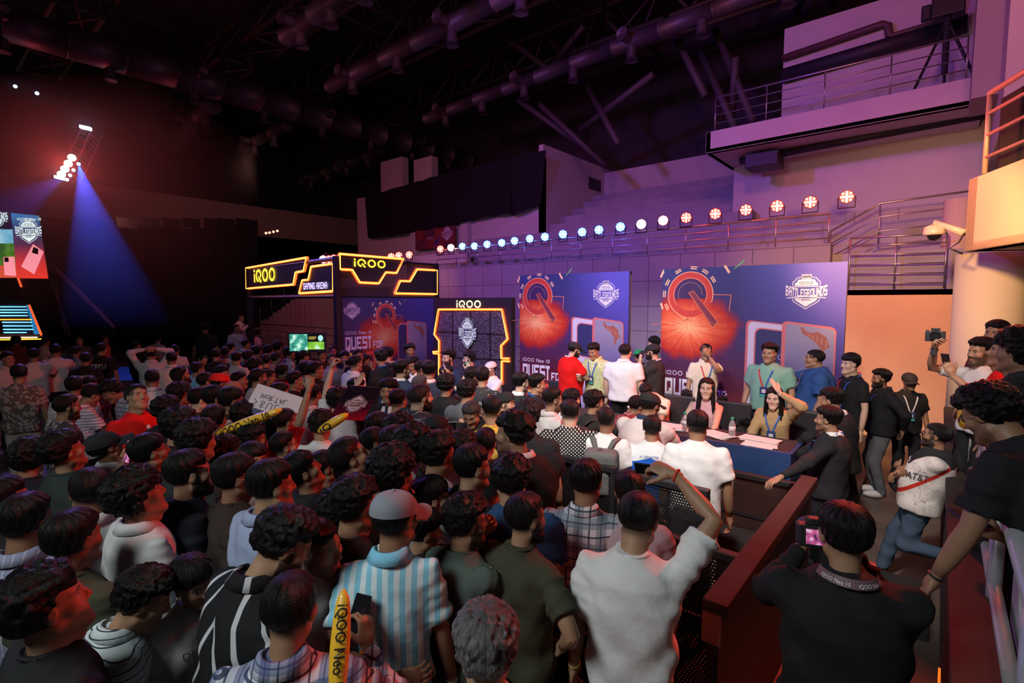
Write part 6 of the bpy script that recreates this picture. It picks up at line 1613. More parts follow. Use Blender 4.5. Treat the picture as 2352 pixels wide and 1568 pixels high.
P('person in an orange top near the stage at the left', 240, 770, 120, 'med', 'orange', 'tee', skin=3, h=1.60)
CL['greyk'] = pl((.08, .08, .085))
P('person with a red-lit face in a grey shirt behind the fence', 182, 772, 178, 'short', 'greyk', 'shirt', skin=0, h=1.66)
P('person with big hair and a red scarf in front of the stage lights', 36, 770, 30, 'mop', 'maroon', 'hoodie', skin=3, h=1.66)
P('dark figure leaning beside the VI sign', 312, 782, 60, 'med', 'black', 'tee', arms=('fwd', 'down'), skin=3, h=1.62)
P('person in a pink scarf beyond the hands-behind-head man', 362, 770, 30, 'short', 'mauve', 'tee', skin=0, h=1.60)
P('person standing in shadow right of the red and green lamps', 470, 740, 0, 'short', 'navyk', 'tee', skin=3, d=14, h=1.7)
# ---- far crowd in front of the neon booth
far = [
 ('man in white filming from the raised stand at the back', 552, 720, 120, 'short', 'offwhite', 'shirt', dict(arms=('phone', 'down'), d=15, z0=.6, skin=0)),
 ('person in a pale tee just below the man filming from the stand', 543, 744, 150, 'short', 'lbl', 'tee', dict(d=14.2, z0=.3, skin=3)),
 ('dark figure left of the pale tee at the back of the crowd', 535, 761, 30, 'short', 'black', 'tee', dict(skin=3, h=1.66)),
 ('person in pinkish clothes near the fence, hair up', 591, 757, 60, 'bun', 'pinkw', 'tee', dict(skin=3, h=1.66, female=True)),
 ('dark-haired man at the left end of the far crowd', 496, 799, 10, 'short', 'black', 'tee', {}),
 ('man in a lilac shirt at the left of the far crowd', 516, 794, 30, 'short', 'mauve', 'tee', {}),
 ('person in a turquoise tee in the far crowd', 529, 786, 60, 'med', 'sky', 'tee', dict(h=1.66)),
 ('man in a white collared shirt looking right in the far crowd', 564, 778, 78, 'short', 'linen', 'shirt', dict(skin=1)),
 ('dark-haired person behind the white collared shirt', 588, 791, 40, 'curly', 'black', 'tee', {}),
 ('person in a white tee with a red sleeve', 542, 806, 20, 'med', 'pinkw', 'tee', {}),
 ('dark-haired person right of the red-sleeved tee', 569, 802, 50, 'fluffy', 'char', 'tee', {}),
 ('dark-haired person in the third row before the television', 585, 819, 70, 'mop', 'black', 'tee', dict(skin=4)),
 ('cropped dark head left of the man in the striped shirt', 610, 811, 20, 'short', 'black', 'tee', {}),
 ('person with a red face light in a pale top', 632, 808, 60, 'fringe', 'mauve', 'shirt', dict(h=1.64)),
 ('person with curls at the back near the television', 616, 790, 40, 'curly', 'black', 'tee', dict(h=1.64)),
 ('person behind the striped shirt with a red glint', 638, 782, 60, 'mop', 'maroon', 'tee', dict(h=1.66)),
 ('man in a grey and white striped shirt before the television', 664, 794, 70, 'fluffy', 'whitestripe', 'shirt', dict(skin=3)),
 ('dark silhouette directly in front of the television', 680, 776, -60, 'short', 'black', 'tee', dict(hp=-15)),
 ('man with glasses in a black tee right of the television', 696, 803, 75, 'fringe', 'black', 'tee', dict(glasses=True, skin=1)),
 ('young man looking at the camera right of the television', 739, 801, 165, 'short', 'brownk', 'tee', dict(skin=1)),
 ('older bald man in a lilac shirt with a cross-body strap', 762, 810, 172, 'crop', 'mauve', 'polo', dict(skin=0)),
 ('man with raised brows by the booth post', 764, 793, 175, 'short', 'black', 'tee', dict(h=1.66)),
 ('man with a hand to his face beside the QUEST backdrop', 790, 804, 165, 'fluffy', 'char', 'tee', dict(arms=('phone', 'down'), skin=0)),
 ('bearded man looking up in profile, left edge of the far crowd', 414, 840, 78, 'fluffy', 'linen', 'shirt', dict(hp=18, beard=.95, skin=1)),
 ('boy shading his brow with one hand', 452, 830, 70, 'short', 'sky', 'tee', dict(arms=('down', 'brow'), skin=1, h=1.66)),
 ('boy laughing towards the camera with tilted head', 512, 836, 150, 'fluffy', 'black', 'tee', dict(hr=15, skin=1, h=1.66)),
 ('man with neat short hair left of the red cap', 470, 853, 76, 'short', 'maroon', 'tee', dict(skin=0)),
 ('person wearing a bright red baseball cap', 503, 855, 78, 'short', 'char', 'tee', dict(cap_='capred', skin=3)),
 ('man with reflecting glasses behind the white placard', 548, 851, 100, 'med', 'black', 'tee', dict(glasses=True, skin=1)),
 ('bald-templed man with spectacles left of the placard', 534, 872, 95, 'bald', 'char', 'tee', dict(glasses=True, skin=1)),
 ('moustached man in profile above the placard', 592, 844, 78, 'short', 'mauve', 'tee', dict(beard=.5, skin=1)),
 ('boy resting his cheek, right of the moustached man', 616, 846, 85, 'short', 'black', 'tee', dict(skin=1, h=1.66)),
 ('dark-haired person with a red triangle of cloth on the shoulder', 648, 834, 60, 'short', 'redt', 'tee', dict(skin=3)),
 ('smiling boy in black with his mouth open, above the placard', 676, 850, 84, 'med', 'black', 'tee', dict(skin=1)),
 ('big-haired person behind the shouting man in glasses', 706, 826, 60, 'mop', 'lbl', 'tee', {}),
 ('stout man with glasses in black stretching his arm to the right', 722, 828, 78, 'short', 'black', 'tee', dict(arms=('down', 'fwd'), glasses=True, skin=1, w=1.25, h=1.74)),
 ('person with white spectacle arms at the left of the dense crowd', 410, 874, 78, 'mop', 'black', 'tee', dict(glasses=True, skin=3)),
 ('young man with sharp jaw looking right, left of the curly group', 455, 888, 80, 'fringe', 'char', 'tee', dict(hp=-2, skin=4)),
 ('person with a dark bob behind the sharp-jawed young man', 490, 882, 78, 'fringe', 'black', 'tee', dict(skin=3)),
 ('bearded man with a straight fringe, collar black on white', 528, 886, 78, 'fringe', 'mauve', 'polo', dict(beard=.9, skin=3, collar='black')),
 ('dark head directly above the top edge of the placard', 640, 876, 70, 'med', 'black', 'tee', {}),
 ('man with high-fade haircut and white collar right of the placard', 716, 880, 40, 'fade', 'pinkw', 'shirt', dict(skin=1)),
 ('person with long wavy hair behind the dark poster', 775, 886, 40, 'mop', 'white', 'tee', dict(arms=('down', 'up'), skin=4)),
 ('curly-haired person below the dark poster at the left', 737, 938, 20, 'curly', 'white', 'tee', {}),
 ('dark mop of hair below the placard on the right', 560, 918, 60, 'mop', 'black', 'tee', {}),
 ('man holding the placard with red wristbands', 652, 936, 70, 'short', 'redt', 'tee', dict(arms=('up', 'down'), skin=1)),
 ('dark head behind the curly man with the beard', 380, 905, 60, 'curly', 'black', 'tee', {}),
 ('person with dark hair under the curve of the yellow stick', 450, 958, 50, 'curly', 'char', 'tee', {}),
 ('man in a white shirt turned right in front of the QUEST backdrop', 815, 815, 60, 'fade', 'white', 'shirt', dict(skin=0, w=1.1, h=1.76)),
 ('man in a black tee with a small gold emblem', 822, 800, 150, 'short', 'black', 'tee', dict(skin=3, h=1.78)),
 ('dark-haired person between the gold emblem and the green-trimmed tee', 838, 812, 100, 'curly', 'black', 'tee', dict(h=1.64)),
 ('young man in a black tee with green trim pointing to the left', 888, 794, -80, 'quiff', 'black', 'tee', dict(arms=('fwd', 'down'), lan='r', skin=4, h=1.80)),
 ('young man raising a hand behind the green-trimmed tee', 874, 800, -40, 'fluffy', 'black', 'tee', dict(arms=('phone', 'down'), skin=1, h=1.76, lan='b')),
 ('curly-haired man with yellow backpack straps', 941, 786, 160, 'curly', 'black', 'tee', dict(lan='b', skin=1, h=1.80, beard=.4)),
 ('young man in a white tee looking at a phone, before the yellow straps', 949, 815, -150, 'quiff', 'white', 'tee', dict(arms=('low', 'low'), hp=-20, skin=0, h=1.74)),
 ('guard in a dark blue suit turned right, left of the filming pair', 922, 824, 40, 'quiff', 'bluesuit', 'jacket', dict(hy=25, beard=.5, skin=0, w=1.18, h=1.78)),
 ('man with glasses squeezed between two blue suits', 966, 828, 85, 'fade', 'white', 'tee', dict(glasses=True, skin=1)),
 ('guard in a dark blue suit seen from behind', 985, 826, 5, 'quiff', 'bluesuit', 'jacket', dict(w=1.15, h=1.76)),
 ('grey-haired man raising a silver phone with red threads on the wrist', 964, 860, 70, 'short', 'char', 'tee', dict(arms=('phoneup', 'down'), hairc=(.09, .08, .08), skin=0)),
 ('bearded man in a navy shirt with a red ribbon by the neon gate', 1031, 801, -120, 'quiff', 'navy', 'polo', dict(lan='r', beard=.95, skin=4, h=1.80, w=1.1)),
 ('man photographing with a mint green phone', 1026, 838, 100, 'fluffy', 'navy', 'tee', dict(arms=('phoneup', 'down'), skin=4)),
 ('man with thick wavy hair, glasses and beard in a taupe tee', 1078, 804, -100, 'fluffy', 'beige', 'tee', dict(glasses=True, beard=.95, skin=4, h=1.80)),
 ('man in a plain black tee seen from behind below the mint phone', 1024, 855, 20, 'curly', 'black', 'tee', dict(w=1.1)),
 ('bearded man with wavy hair looking right beside the esports jersey', 1084, 840, 70, 'fluffy', 'black', 'tee', dict(beard=.9, skin=0)),
 ('person in a grey tee with curly brown-black hair', 1072, 868, 30, 'curly', 'greyt', 'tee', dict(w=1.05)),
 ('person in a black esports jersey with red collar, back turned', 1108, 840, 10, 'fringe', 'esports', 'tee', dict(collar='redt', h=1.72)),
 ('man in a white cap and white baseball jersey holding up a phone', 1127, 829, -130, 'short', 'white', 'tee', dict(cap_='capwhite', glasses=True, arms=('phone', 'table'), skin=4, d=8.5, z0=.35, seat=True, beard=.5)),
 ('man wiping his brow above the dark poster', 818, 866, 150, 'quiff', 'black', 'tee', dict(arms=('brow', 'down'), skin=4)),
 ('smiling guard in a black suit with a lanyard right of the dark poster', 892, 866, -165, 'curly', 'suit', 'jacket', dict(skin=0, beard=.3, w=1.1, h=1.74)),
 ('man with an undercut seen from behind before the smiling guard', 913, 892, 10, 'fade', 'maroon', 'tee', dict(hy=30, skin=0)),
 ('stout man with a long black beard in dark green windowpane shirt', 962, 880, 66, 'short', 'plaidg', 'shirt', dict(arms=('down', 'fwd'), beard=1, skin=4, w=1.3, h=1.78, hairc=(.035, .03, .03))),
 ('person in a black cap with hand raised, seen from behind', 1002, 950, 30, 'short', 'black', 'tee', dict(cap_='capblack', skin=1, arms=('down', 'phone'))),
 ('man with greying hair and lanyard looking down', 1084, 918, -160, 'short', 'black', 'polo', dict(hp=-30, lan='b', hairc=(.05, .045, .04), skin=1, w=1.1)),
 ('man holding a yellow inflatable stick, with a yellow backpack', 1128, 908, -20, 'fade', 'yellow', 'tee', dict(arms=('phone', 'down'), skin=0)),
 ('smiling man in a dark cap and glasses next to the yellow stick', 1158, 898, 100, 'short', 'brownk', 'tee', dict(cap_='capblack', capback=True, glasses=True, beard=.7, skin=4)),
 ('boy with a striped headband of hair and silver-rimmed glasses', 866, 944, 62, 'fringe', 'char', 'tee', dict(glasses=True, skin=1)),
 ('curly-haired person right of the silver-rimmed glasses', 916, 944, 60, 'curly', 'char', 'tee', dict(skin=0)),
 ('dark-skinned bald-templed man looking up behind the dark poster', 858, 980, 85, 'fade', 'dgreen', 'tee', dict(hp=14, skin=3)),
 ('long-faced man tilting his chin up, lit orange', 800, 1000, 80, 'short', 'black', 'tee', dict(hp=24, skin=0)),
 ('person with smooth black bobbed hair in the middle of the crowd', 904, 974, 50, 'fringe', 'navyk', 'tee', {}),
 ('person with a large dark mop left of the tie-dye tee', 948, 968, 60, 'mop', 'char', 'tee', dict(skin=4)),
 ('boy in a blue and white tie-dye tee with glasses', 1004, 986, 48, 'fluffy', 'tiedye', 'tee', dict(glasses=True, hy=15, skin=1, h=1.80, fix=True)),
 ('person with reddish-brown loose hair behind the tie-dye tee', 1062, 984, 30, 'curly', 'white', 'tee', dict(skin=4, hairc=(.03, .018, .015))),
 ('boy with glasses in a black polo with a white stripe', 1082, 1018, 52, 'med', 'black', 'polo', dict(glasses=True, hy=14, skin=0, h=1.72)),
 ('person with a mop of hair in a pale blue-white shirt holding a poster', 898, 1016, 40, 'mop', 'linen', 'shirt', dict(arms=('low', 'low'), hy=10, skin=1, h=1.74)),
 ('person with wire glasses behind the white tee, hair over the forehead', 812, 1088, 58, 'fluffy', 'black', 'tee', dict(glasses=True, hy=10, skin=1, h=1.70)),
 ('person in a dark jersey with a lime shoulder line', 1115, 980, 15, 'short', 'wave', 'tee', dict(skin=4, h=1.78)),
 ('guard in a black suit resting one hand on the perforated barrier', 1183, 940, -22, 'curly', 'suit', 'jacket', dict(hy=-48, arms=('rail', 'down'), beard=.5, skin=0, w=1.18, h=1.78)),
 ('person with red-brown highlights photographing with a phone, blue shirt', 1174, 1040, 5, 'fluffy', 'denim', 'tee', dict(arms=('down', 'phone'), skin=0, h=1.74, w=1.1)),
 ('curly-haired man in a plain black tee behind the suited guard', 1212, 916, 12, 'curly', 'black', 'tee', dict(skin=0, w=1.1)),
 ('guard in a black suit and white collar in profile behind the desk queue', 1196, 853, 62, 'quiff', 'suit', 'jacket', dict(beard=.6, skin=4, d=6.45)),
 ('man with glasses and lanyard in a black tee right of the suited guard', 1233, 856, 80, 'quiff', 'black', 'tee', dict(glasses=True, lan='b', skin=0, d=6.35)),
]
CL['greyt'] = pl((.13, .14, .15))
for r in far: P(*r[:7], **r[7]); REC[r[0]] = PEOPLE[-1]
# ---- queue in front of the desk
REC['shades'] = P('man in sunglasses and a cream shirt stretching his arm with wristbands', 1268, 888, 58, 'fade', 'linen', 'shirt', arms=('down', 'fwd'), glasses='dark', hy=10, beard=.6, skin=0, d=5.1)
REC['dots'] = P('man in a black shirt with white polka dots and a fresh undercut', 1309, 917, 0, 'fade', 'dots', 'tee', skin=4, d=4.75, w=1.16)
REC['wbj'] = P('young man with wavy hair in a white and blue sports jersey', 1313, 890, 52, 'fluffy', 'white', 'tee', skin=4, d=5.75)
REC['bpk'] = P('bearded man with glasses and a black backpack, holding a phone', 1364, 893, 50, 'fluffy', 'char', 'tee', glasses=True, beard=.5, hy=15, arms=('fwd', 'down'), skin=0, d=5.35)
REC['wpack'] = P('man in a white tee carrying a grey backpack', 1393, 932, 10, 'crop', 'white', 'tee', skin=3, d=4.62)
REC['wcap'] = P('man in a loose white shirt and black cap leaning over the desk', 1490, 900, 28, 'short', 'offwhite', 'shirt', lean=16, hy=12, arms=('table', 'table'), cap_='capblack', beard=.8, skin=1, d=4.98, w=1.15, collar='navy')
REC['jersey'] = P('man in a blue and white team jersey seen from behind', 1498, 952, 4, 'short', 'jersey', 'tee', skin=1, d=4.55, w=1.1)
REC['whiteq'] = P('man in a fitted white tee waiting at the desk, seen from behind', 1603, 939, 2, 'short', 'white', 'tee', skin=1, d=4.15, pants='offwhite', shoes=(.6, .6, .6), w=1.06)
P('man in a red windowpane shirt bending over the desk', 1462, 906, 60, 'short', 'plaidr', 'shirt', lean=30, arms=('table', 'table'), skin=3, d=5.55)
# ---- platform behind the desk
REC['redcap'] = P('man in a red tee and black and red cap checking a phone', 1318, 784, 62, 'short', 'redt', 'tee', arms=('low', 'down'), cap_='capblack', lan='w', beard=1, hp=-12, hy=10, skin=4, d=7.9, z0=.35, w=1.18)
REC['lime'] = P('man in an open lime patterned shirt holding a paper cup', 1365, 785, -145, 'quiff', 'lime', 'polo', arms=('low', 'down'), glasses=True, lan='b', hp=-20, skin=0, d=7.8, z0=.35, w=1.05)
REC['wback'] = P('man in a white polo seen from behind on the platform', 1436, 788, 12, 'short', 'white', 'polo', skin=4, d=7.4, z0=.35, w=1.15, hy=18)
REC['green'] = P('man in a bright green and white cap, partly hidden', 1468, 802, -30, 'short', 'char', 'tee', cap_='capgreen', skin=1, d=8.2, z0=.35, hp=-12)
REC['btee'] = P('bearded man in a black tee and black cap with hand at his mouth', 1500, 788, -82, 'short', 'char', 'tee', arms=('down', 'chin'), cap_='capblack', glasses=True, beard=1, lan='w', skin=4, d=7.5, z0=.35, w=1.12)
P('man in a charcoal shirt standing in the gap between the banners', 1503, 770, -60, 'fringe', 'greyt', 'tee', skin=4, d=8.9, z0=.2)
P('man in a cream tee bent over behind the desk, head down', 1487, 876, -150, 'short', 'cream', 'tee', lean=16, hp=-35, arms=('table', 'table'), skin=0, d=6.85, z0=.35, seat=True, w=1.1)
REC['cream'] = P('man in a cream shirt covering his face with one hand', 1622, 788, 170, 'short', 'cream', 'polo', arms=('down', 'face'), lan='rb', skin=0, d=7.3, z0=.35, pants='jean')
REC['ging'] = P('seated woman with long black hair in a pink gingham top', 1624, 866, -158, 'long', 'gingham', 'tank', arms=('table', 'table'), female=True, skin=4, d=6.22, z0=.35, seat=True, hy=-16)
P('person crouching with a camera behind the gingham top', 1660, 908, 150, 'med', 'black', 'tee', arms=('low', 'low'), skin=3, d=6.9, z0=.35, seat=True)
REC['teal'] = P('frowning young man in a teal tee with a red and blue ribbon', 1769, 785, -160, 'quiff', 'teal', 'tee', arms=('down2', 'down2'), lan='rb', skin=0, d=6.5, z0=.35, w=1.14)
REC['tan'] = P('seated woman in a tan jacket shading her eyes with her hand', 1780, 886, -165, 'long', 'khaki', 'shirt', arms=('table', 'brow'), female=True, skin=5, d=5.85, z0=.35, seat=True, lan='b', hp=-10)
P('woman with tied black hair behind the blue polo', 1822, 820, 60, 'long', 'char', 'tee', female=True, skin=1, d=7.5, z0=.35)
CL['bluepolo'] = pl((.025, .075, .23))
REC['polo'] = P('smiling balding man in a blue polo reaching out his right hand', 1875, 800, -95, 'crop', 'bluepolo', 'polo', arms=('fwd', 'down'), lan='rb', skin=0, d=6.35, z0=.35, w=1.28, pants='navy')
REC['tall'] = P('slim young man in a black tee with ribbon and glasses, standing tall', 1956, 808, -125, 'fringe', 'black', 'tee', arms=('down', 'down'), lan='rb', glasses=True, skin=4, d=6.6, z0=.0, w=.95, shoes=(.6, .6, .6))
REC['beardr'] = P('bearded man in a black shirt and grey jeans with a ribbon', 2026, 845, -110, 'quiff', 'black', 'shirt', arms=('back', 'back'), lan='rb', beard=1, skin=3, d=6.75, w=1.12, pants='greyjean', shoes=(.6, .56, .5))
P('man in a black tee and black cap by the ochre wall', 2090, 855, 160, 'short', 'black', 'tee', cap_='capblack', lan='w', arms=('out', 'down'), skin=3, d=6.9)
REC['g1'] = P('guard in a black suit with his hand on the brown rail', 1906, 930, -78, 'quiff', 'suit', 'jacket', arms=('rail', ((.62, .25, 1.12), (.4, -1, -.4), 'relax', (0, 0, 1))), skin=0, beard=.4, d=4.75, w=1.15, lan='b')
REC['g2'] = P('guard in a black suit leaning on the desk behind the first guard', 1915, 888, -70, 'quiff', 'suit', 'jacket', arms=('table', 'table'), lean=8, skin=0, d=5.35, w=1.1)
CL['rl'] = pl((.2, .2, .2))
REC['att'] = P('man in a pale patterned sports jersey leaning against the box barrier', 2152, 970, -88, 'short', 'att', 'tee', arms=('cross', 'cross'), glasses='dark', beard=.9, skin=1, lean=-9, w=1.22, d=4.45, pants='jean', shoes=(.5, .04, .03),
   legs=[((.14, .30, .02), (0, 1, 0, 99)), ((-.10, -.30, .42), (0, 1, .3, -99))])
# ---- people on the raised platform at the right
REC['rg'] = P('man with curly hair and glasses leaning over the rail with a phone', 2300, 875, -62, 'curly', 'black', 'tee', lean=34, hp=-10, arms=('low', ((.34, .42, .98), (.3, -1, -.2), 'relax', (0, 0, 1))), glasses=True, beard=.35, skin=1, d=2.15, z0=.7, w=1.12)
REC['rv'] = P('bearded young man in a white tee filming with a handheld camera', 2258, 772, -130, 'quiff', 'offwhite', 'tee', arms=(((.14, .34, 1.62), (1, 0, -1), 'grip', (1, .3, 0)), 'phone'), beard=.8, skin=0, d=4.3, z0=.7)
P('man whose face shows above the filming man at the right', 2293, 732, -150, 'med', 'maroon', 'tee', skin=0, d=4.8, z0=.7)
P('smiling man squeezed between the filming man and the right edge', 2318, 768, -95, 'med', 'redt', 'tee', skin=1, d=3.7, z0=.7, hp=8)
P('dark-haired man at the right edge, his cheek lit red', 2350, 745, -70, 'mop', 'char', 'shirt', skin=1, d=2.9, z0=.7)
# ================================================================ things people hold and prints on their clothes
PHB = mat('phone_black', (.015, .015, .018), .25, .3)
def phone(rec, hi, label, body=None, face='self', lit=True, tilt=0, off=(0, 0, 0), land=False, sz=1.0):
    Wc, HF, sd = rec['hands'][hi]; c = toworld(rec, Wc+HF[:, 1]*.105-HF[:, 2]*.035+np.array(off))
    tgt = toworld(rec, rec['hc']) if face == 'self' else CAMP
    n = (tgt-c).normalized(); up = Vector((0, 0, 1)); x = up.cross(n).normalized(); y = n.cross(x); rot = Matrix((x, y, n)).transposed() @ Matrix.Rotation(R(tilt+(90 if land else 0)), 3, 'Z')
    t = thing('smartphone', label, 'phone', tuple(c)); t.rotation_euler = rot.to_euler(); t.scale = (sz, sz, sz)
    M().box((-.037, -.078, -.004), (.037, .078, .004)).build('case', body or PHB, t, bevel=.003)
    mt = screenmat('phone_screen_%d' % len(MATS), [(.35, (.05, .02, .08)), (.5, (.55, .10, .25)), (.62, (.6, .5, .7))], 30, 1.1) if lit and ('phone_scr' not in MATS) else MATS.get('phone_scr') or PHB
    if lit: MATS['phone_scr'] = mt
    M().box((-.034, -.074, .004), (.034, .074, .0048)).build('screen', mt if lit else mat('glass_black', (.01, .01, .012), .08), t)
    cb = M().box((-.032, .035, -.0065), (-.002, .072, -.004)).build('camera_bump', DKM, t, bevel=.002)
    for q in ((-.024, .062), (-.010, .062), (-.017, .046)): M().lathe([(.0055, -.0085), (.0055, -.0065)], 10, (q[0], q[1], 0)).build('lens', mat('lens_glass', (.02, .02, .03), .05), cb)
    return t
mint = mat('mint_case', (.20, .62, .52), .4); silver = mat('silver_case', (.34, .34, .36), .35, .5); lil = mat('lilac_case', (.50, .48, .56), .4)
G = REC
phone(G['arm'], 0, 'black phone held up by the white-tee man with the raised arm', face='self', lit=False, land=True)
phone(G['bplaid'], 0, 'black phone in the hands of the man in blue plaid', lit=False)
phone(G['lphone'], 1, 'phone with a pink screen before the red-lit face at the left')
phone(G['pstripe'], 0, 'dim phone held by the man with purple stripes', lit=False)
phone(G['grey-h'] if 'grey-h' in G else G['grey-haired man raising a silver phone with red threads on the wrist'], 0, 'silver-white phone held high in front of the blue suits', lil)
phone(G['man photographing with a mint green phone'], 0, 'mint green phone held sideways by the neon gate', mint, land=True)
phone(G['young man in a white tee looking at a phone, before the yellow straps'], 0, 'lilac phone held by the young man in white by the yellow straps', lil)
phone(G['man in a white cap and white baseball jersey holding up a phone'], 0, 'dark phone held by the man in the white cap', lit=False)
phone(G['person in a black cap with hand raised, seen from behind'], 1, 'silver phone with three lenses raised in front of the greying man', silver, lit=False, face='cam')
phone(G['person with red-brown highlights photographing with a phone, blue shirt'], 1, 'black phone with a bright screen below the suited guard', land=True)
phone(G['bpk'], 0, 'phone with a lit screen held by the man with the black backpack', land=True)
phone(G['redcap'], 0, 'black phone in the hand of the man in the red tee', lit=False)
phone(G['rg'], 0, 'phone held by the curly-haired man leaning over the rail', lit=False)
phone(G['rv'], 1, 'phone with a blue-white screen at the right edge crowd')
phone(G['man with a hand to his face beside the QUEST backdrop'], 0, 'small dark phone beside the QUEST lettering', lit=False)
# cameras
def camera_thing(c, look, label, lens=.12, screen=True):
    t = thing('camera', label, 'camera', tuple(c)); n = (Vector(look)-Vector(c)).normalized(); t.rotation_euler = n.to_track_quat('Y', 'Z').to_euler()
    M().box((-.068, -.035, -.045), (.068, .035, .045)).box((-.03, -.03, .045), (.03, .03, .072)).build('camera_body', DKM, t, bevel=.006)
    rot = np.array(Matrix.Rotation(-PI/2, 3, 'X')); M().lathe([(.034, .03), (.036, .03+lens*.5), (.040, .03+lens), (.034, .03+lens), (.03, .02+lens)], 20, rot=rot).build('lens', PHB, t, smooth=False)
    if screen: M().box((-.042, -.040, -.03), (.042, -.036, .03)).build('screen', MATS['phone_scr'], t)
    M().box((.045, -.03, .045), (.062, -.01, .055)).build('dial', DKM, t); return t
c = (toworld(G['photog'], G['photog']['hands'][0][0])+toworld(G['photog'], G['photog']['hands'][1][0]))/2
c = atd(1872, 1228, 2.15); camera_thing(c, tuple(c+(atd(1650, 1000, 6)-c)), 'camera with a glowing rear screen held by the photographer in black')
c = atd(1700, 968, 6.5); camera_thing(c, tuple(aty(1900, 960, 5.5)), 'long-lens camera pointing right, behind the seated women', .16, False)
c = toworld(G['rv'], G['rv']['hands'][0][0])+Vector((0, 0, .10)); t = camera_thing(c, tuple(CAMP), 'small handheld gimbal camera raised at the right edge', .03, False); M().box((-.02, -.02, -.17), (.02, .02, -.05)).build('grip', DKM, t, bevel=.005)
c = aty(1578, 905, 7.0); camera_thing(c, tuple(c+Vector((0, -1, -.6))), 'black camera hanging by the thigh of the man in the cream shirt', .06, False)
# broadcast camera on tripod, upper balcony
p = aty(2168, 178, 14.6); t = thing('tripod_camera', 'dark television camera on a tripod on the upper balcony', 'camera', (p.x, 14.7, 7.06))
M().box((-.28, -.18, 1.55), (.28, .18, 2.0)).box((-.12, -.14, 2.0), (.12, .14, 2.2)).box((-.45, -.1, 1.6), (-.28, .1, 1.9)).build('camera_body', DKM, t, bevel=.03)
for a in (0, 120, 240): M().tube([(0, 0, 1.5), (.62*math.cos(R(a+90)), .45*math.sin(R(a+90)), 0)], .03, 6).build('leg', DKM, t)
M().tube([(0, 0, .4), (0, 0, 1.55)], .06, 8).build('column', DKM, t)
# inflatable sticks
STK = mat('inflated_yellow', (.85, .45, .03), .3, bump=.5, bscale=30)
def stick(a, b, label, r=.05, txt='iQOO Neo 10', side=None, flip=False):
    a, b = Vector(a), Vector(b); t = thing('inflatable_stick', label, 'inflatable stick', tuple(a)); d = b-a; L = d.length; n = 14
    pts = [d*(i/n) for i in range(n+1)]; rs = [r*(min(1, (math.sin(PI*min(max(i/n, .02), .98)))**.35)) for i in range(n+1)]; rs[0] = rs[-1] = r*.15
    M().tube(pts, rs, 14, flat=.8).build('tube_body', STK, t, smooth=True)
    u = d.normalized(); v = (CAMP-(a+b)/2); v = (v-u*v.dot(u)).normalized(); wv = v.cross(u) if not flip else u.cross(v)
    uu = u if not flip else -u; org = d*.12 if not flip else d*.88
    V, F = text_geo(txt, r*1.5, 0, 'LEFT', 1.0, .0008); wd = V[:, 0].max(); k = min(1.4, L*.72/wd)
    m_ = M(); m_.add([tuple(org+uu*(x*k)+wv*(y-r*.5)+v*(r*math.sqrt(max(.05, 1-((y-r*.5)/r)**2))*.98+.004)) for x, y, _ in V], F); m_.build('stick_lettering', mat('print_black', (.02, .015, .01), .5), t)
    return t
stick(atd(494, 998, 4.05), atd(648, 940, 4.05), 'long yellow inflatable stick slanting under the white placard')
stick(atd(730, 992, 4.2), atd(800, 950, 4.2), 'yellow inflatable stick poking out under the dark poster', txt='iQ')
stick(atd(1122, 906, 5.25), atd(1158, 1000, 5.1), 'upright yellow inflatable stick reading Neo 10 by the man with glasses', .055)
stick(atd(790, 1352, 1.62), atd(770, 1640, 1.5), 'yellow inflatable stick at the bottom edge beside the blue plaid shirt', .030)
stick(atd(2222, 925, 2.6), atd(2216, 985, 2.6), 'small crumpled yellow inflatable stick on the rail at the right', .04, 'iQ')
# placards
def board(q, dep, label, art):
    """q: four corners in the photograph, clockwise from the board's own top-left"""
    W3 = [atd(x, y, dep_) for (x, y), dep_ in zip(q, dep)]; o = W3[3]; X = (W3[2]-W3[3]); Z = (W3[0]-W3[3]); W_, H_ = X.length, Z.length; X.normalize(); n = X.cross(Z).normalized()
    if n.dot(CAMP-o) < 0: n = -n
    Z = (W3[0]-W3[3]).normalized(); t = thing('placard', label, 'placard', tuple(o)); fn = lambda u, v, of: tuple(X*u+Z*v+n*of)
    return t, fn, W_, H_
t, fn, W_, H_ = board([(700, 914), (592, 881), (559, 942), (670, 977)], (4.7, 4.7, 4.55, 4.55), 'white handwritten placard held upside down above the crowd', None)
t, fn, W_, H_ = board([(667, 977), (558, 942), (592, 881), (701, 914)], (4.55, 4.55, 4.7, 4.7), 'x', None) if False else (t, fn, W_, H_)
m_ = M(); m_.prism([(0, 0), (W_, 0), (W_, H_), (0, H_)], 'z', 0, 1, fn=lambda a, b, k: fn(a, b, -.006*k)); m_.build('board_sheet', mat('board_white', (.60, .56, .60), .5), t)
Dec(t, 'printed_border', LN, .002, fn).rect(0, 0, W_, H_*.18).done()
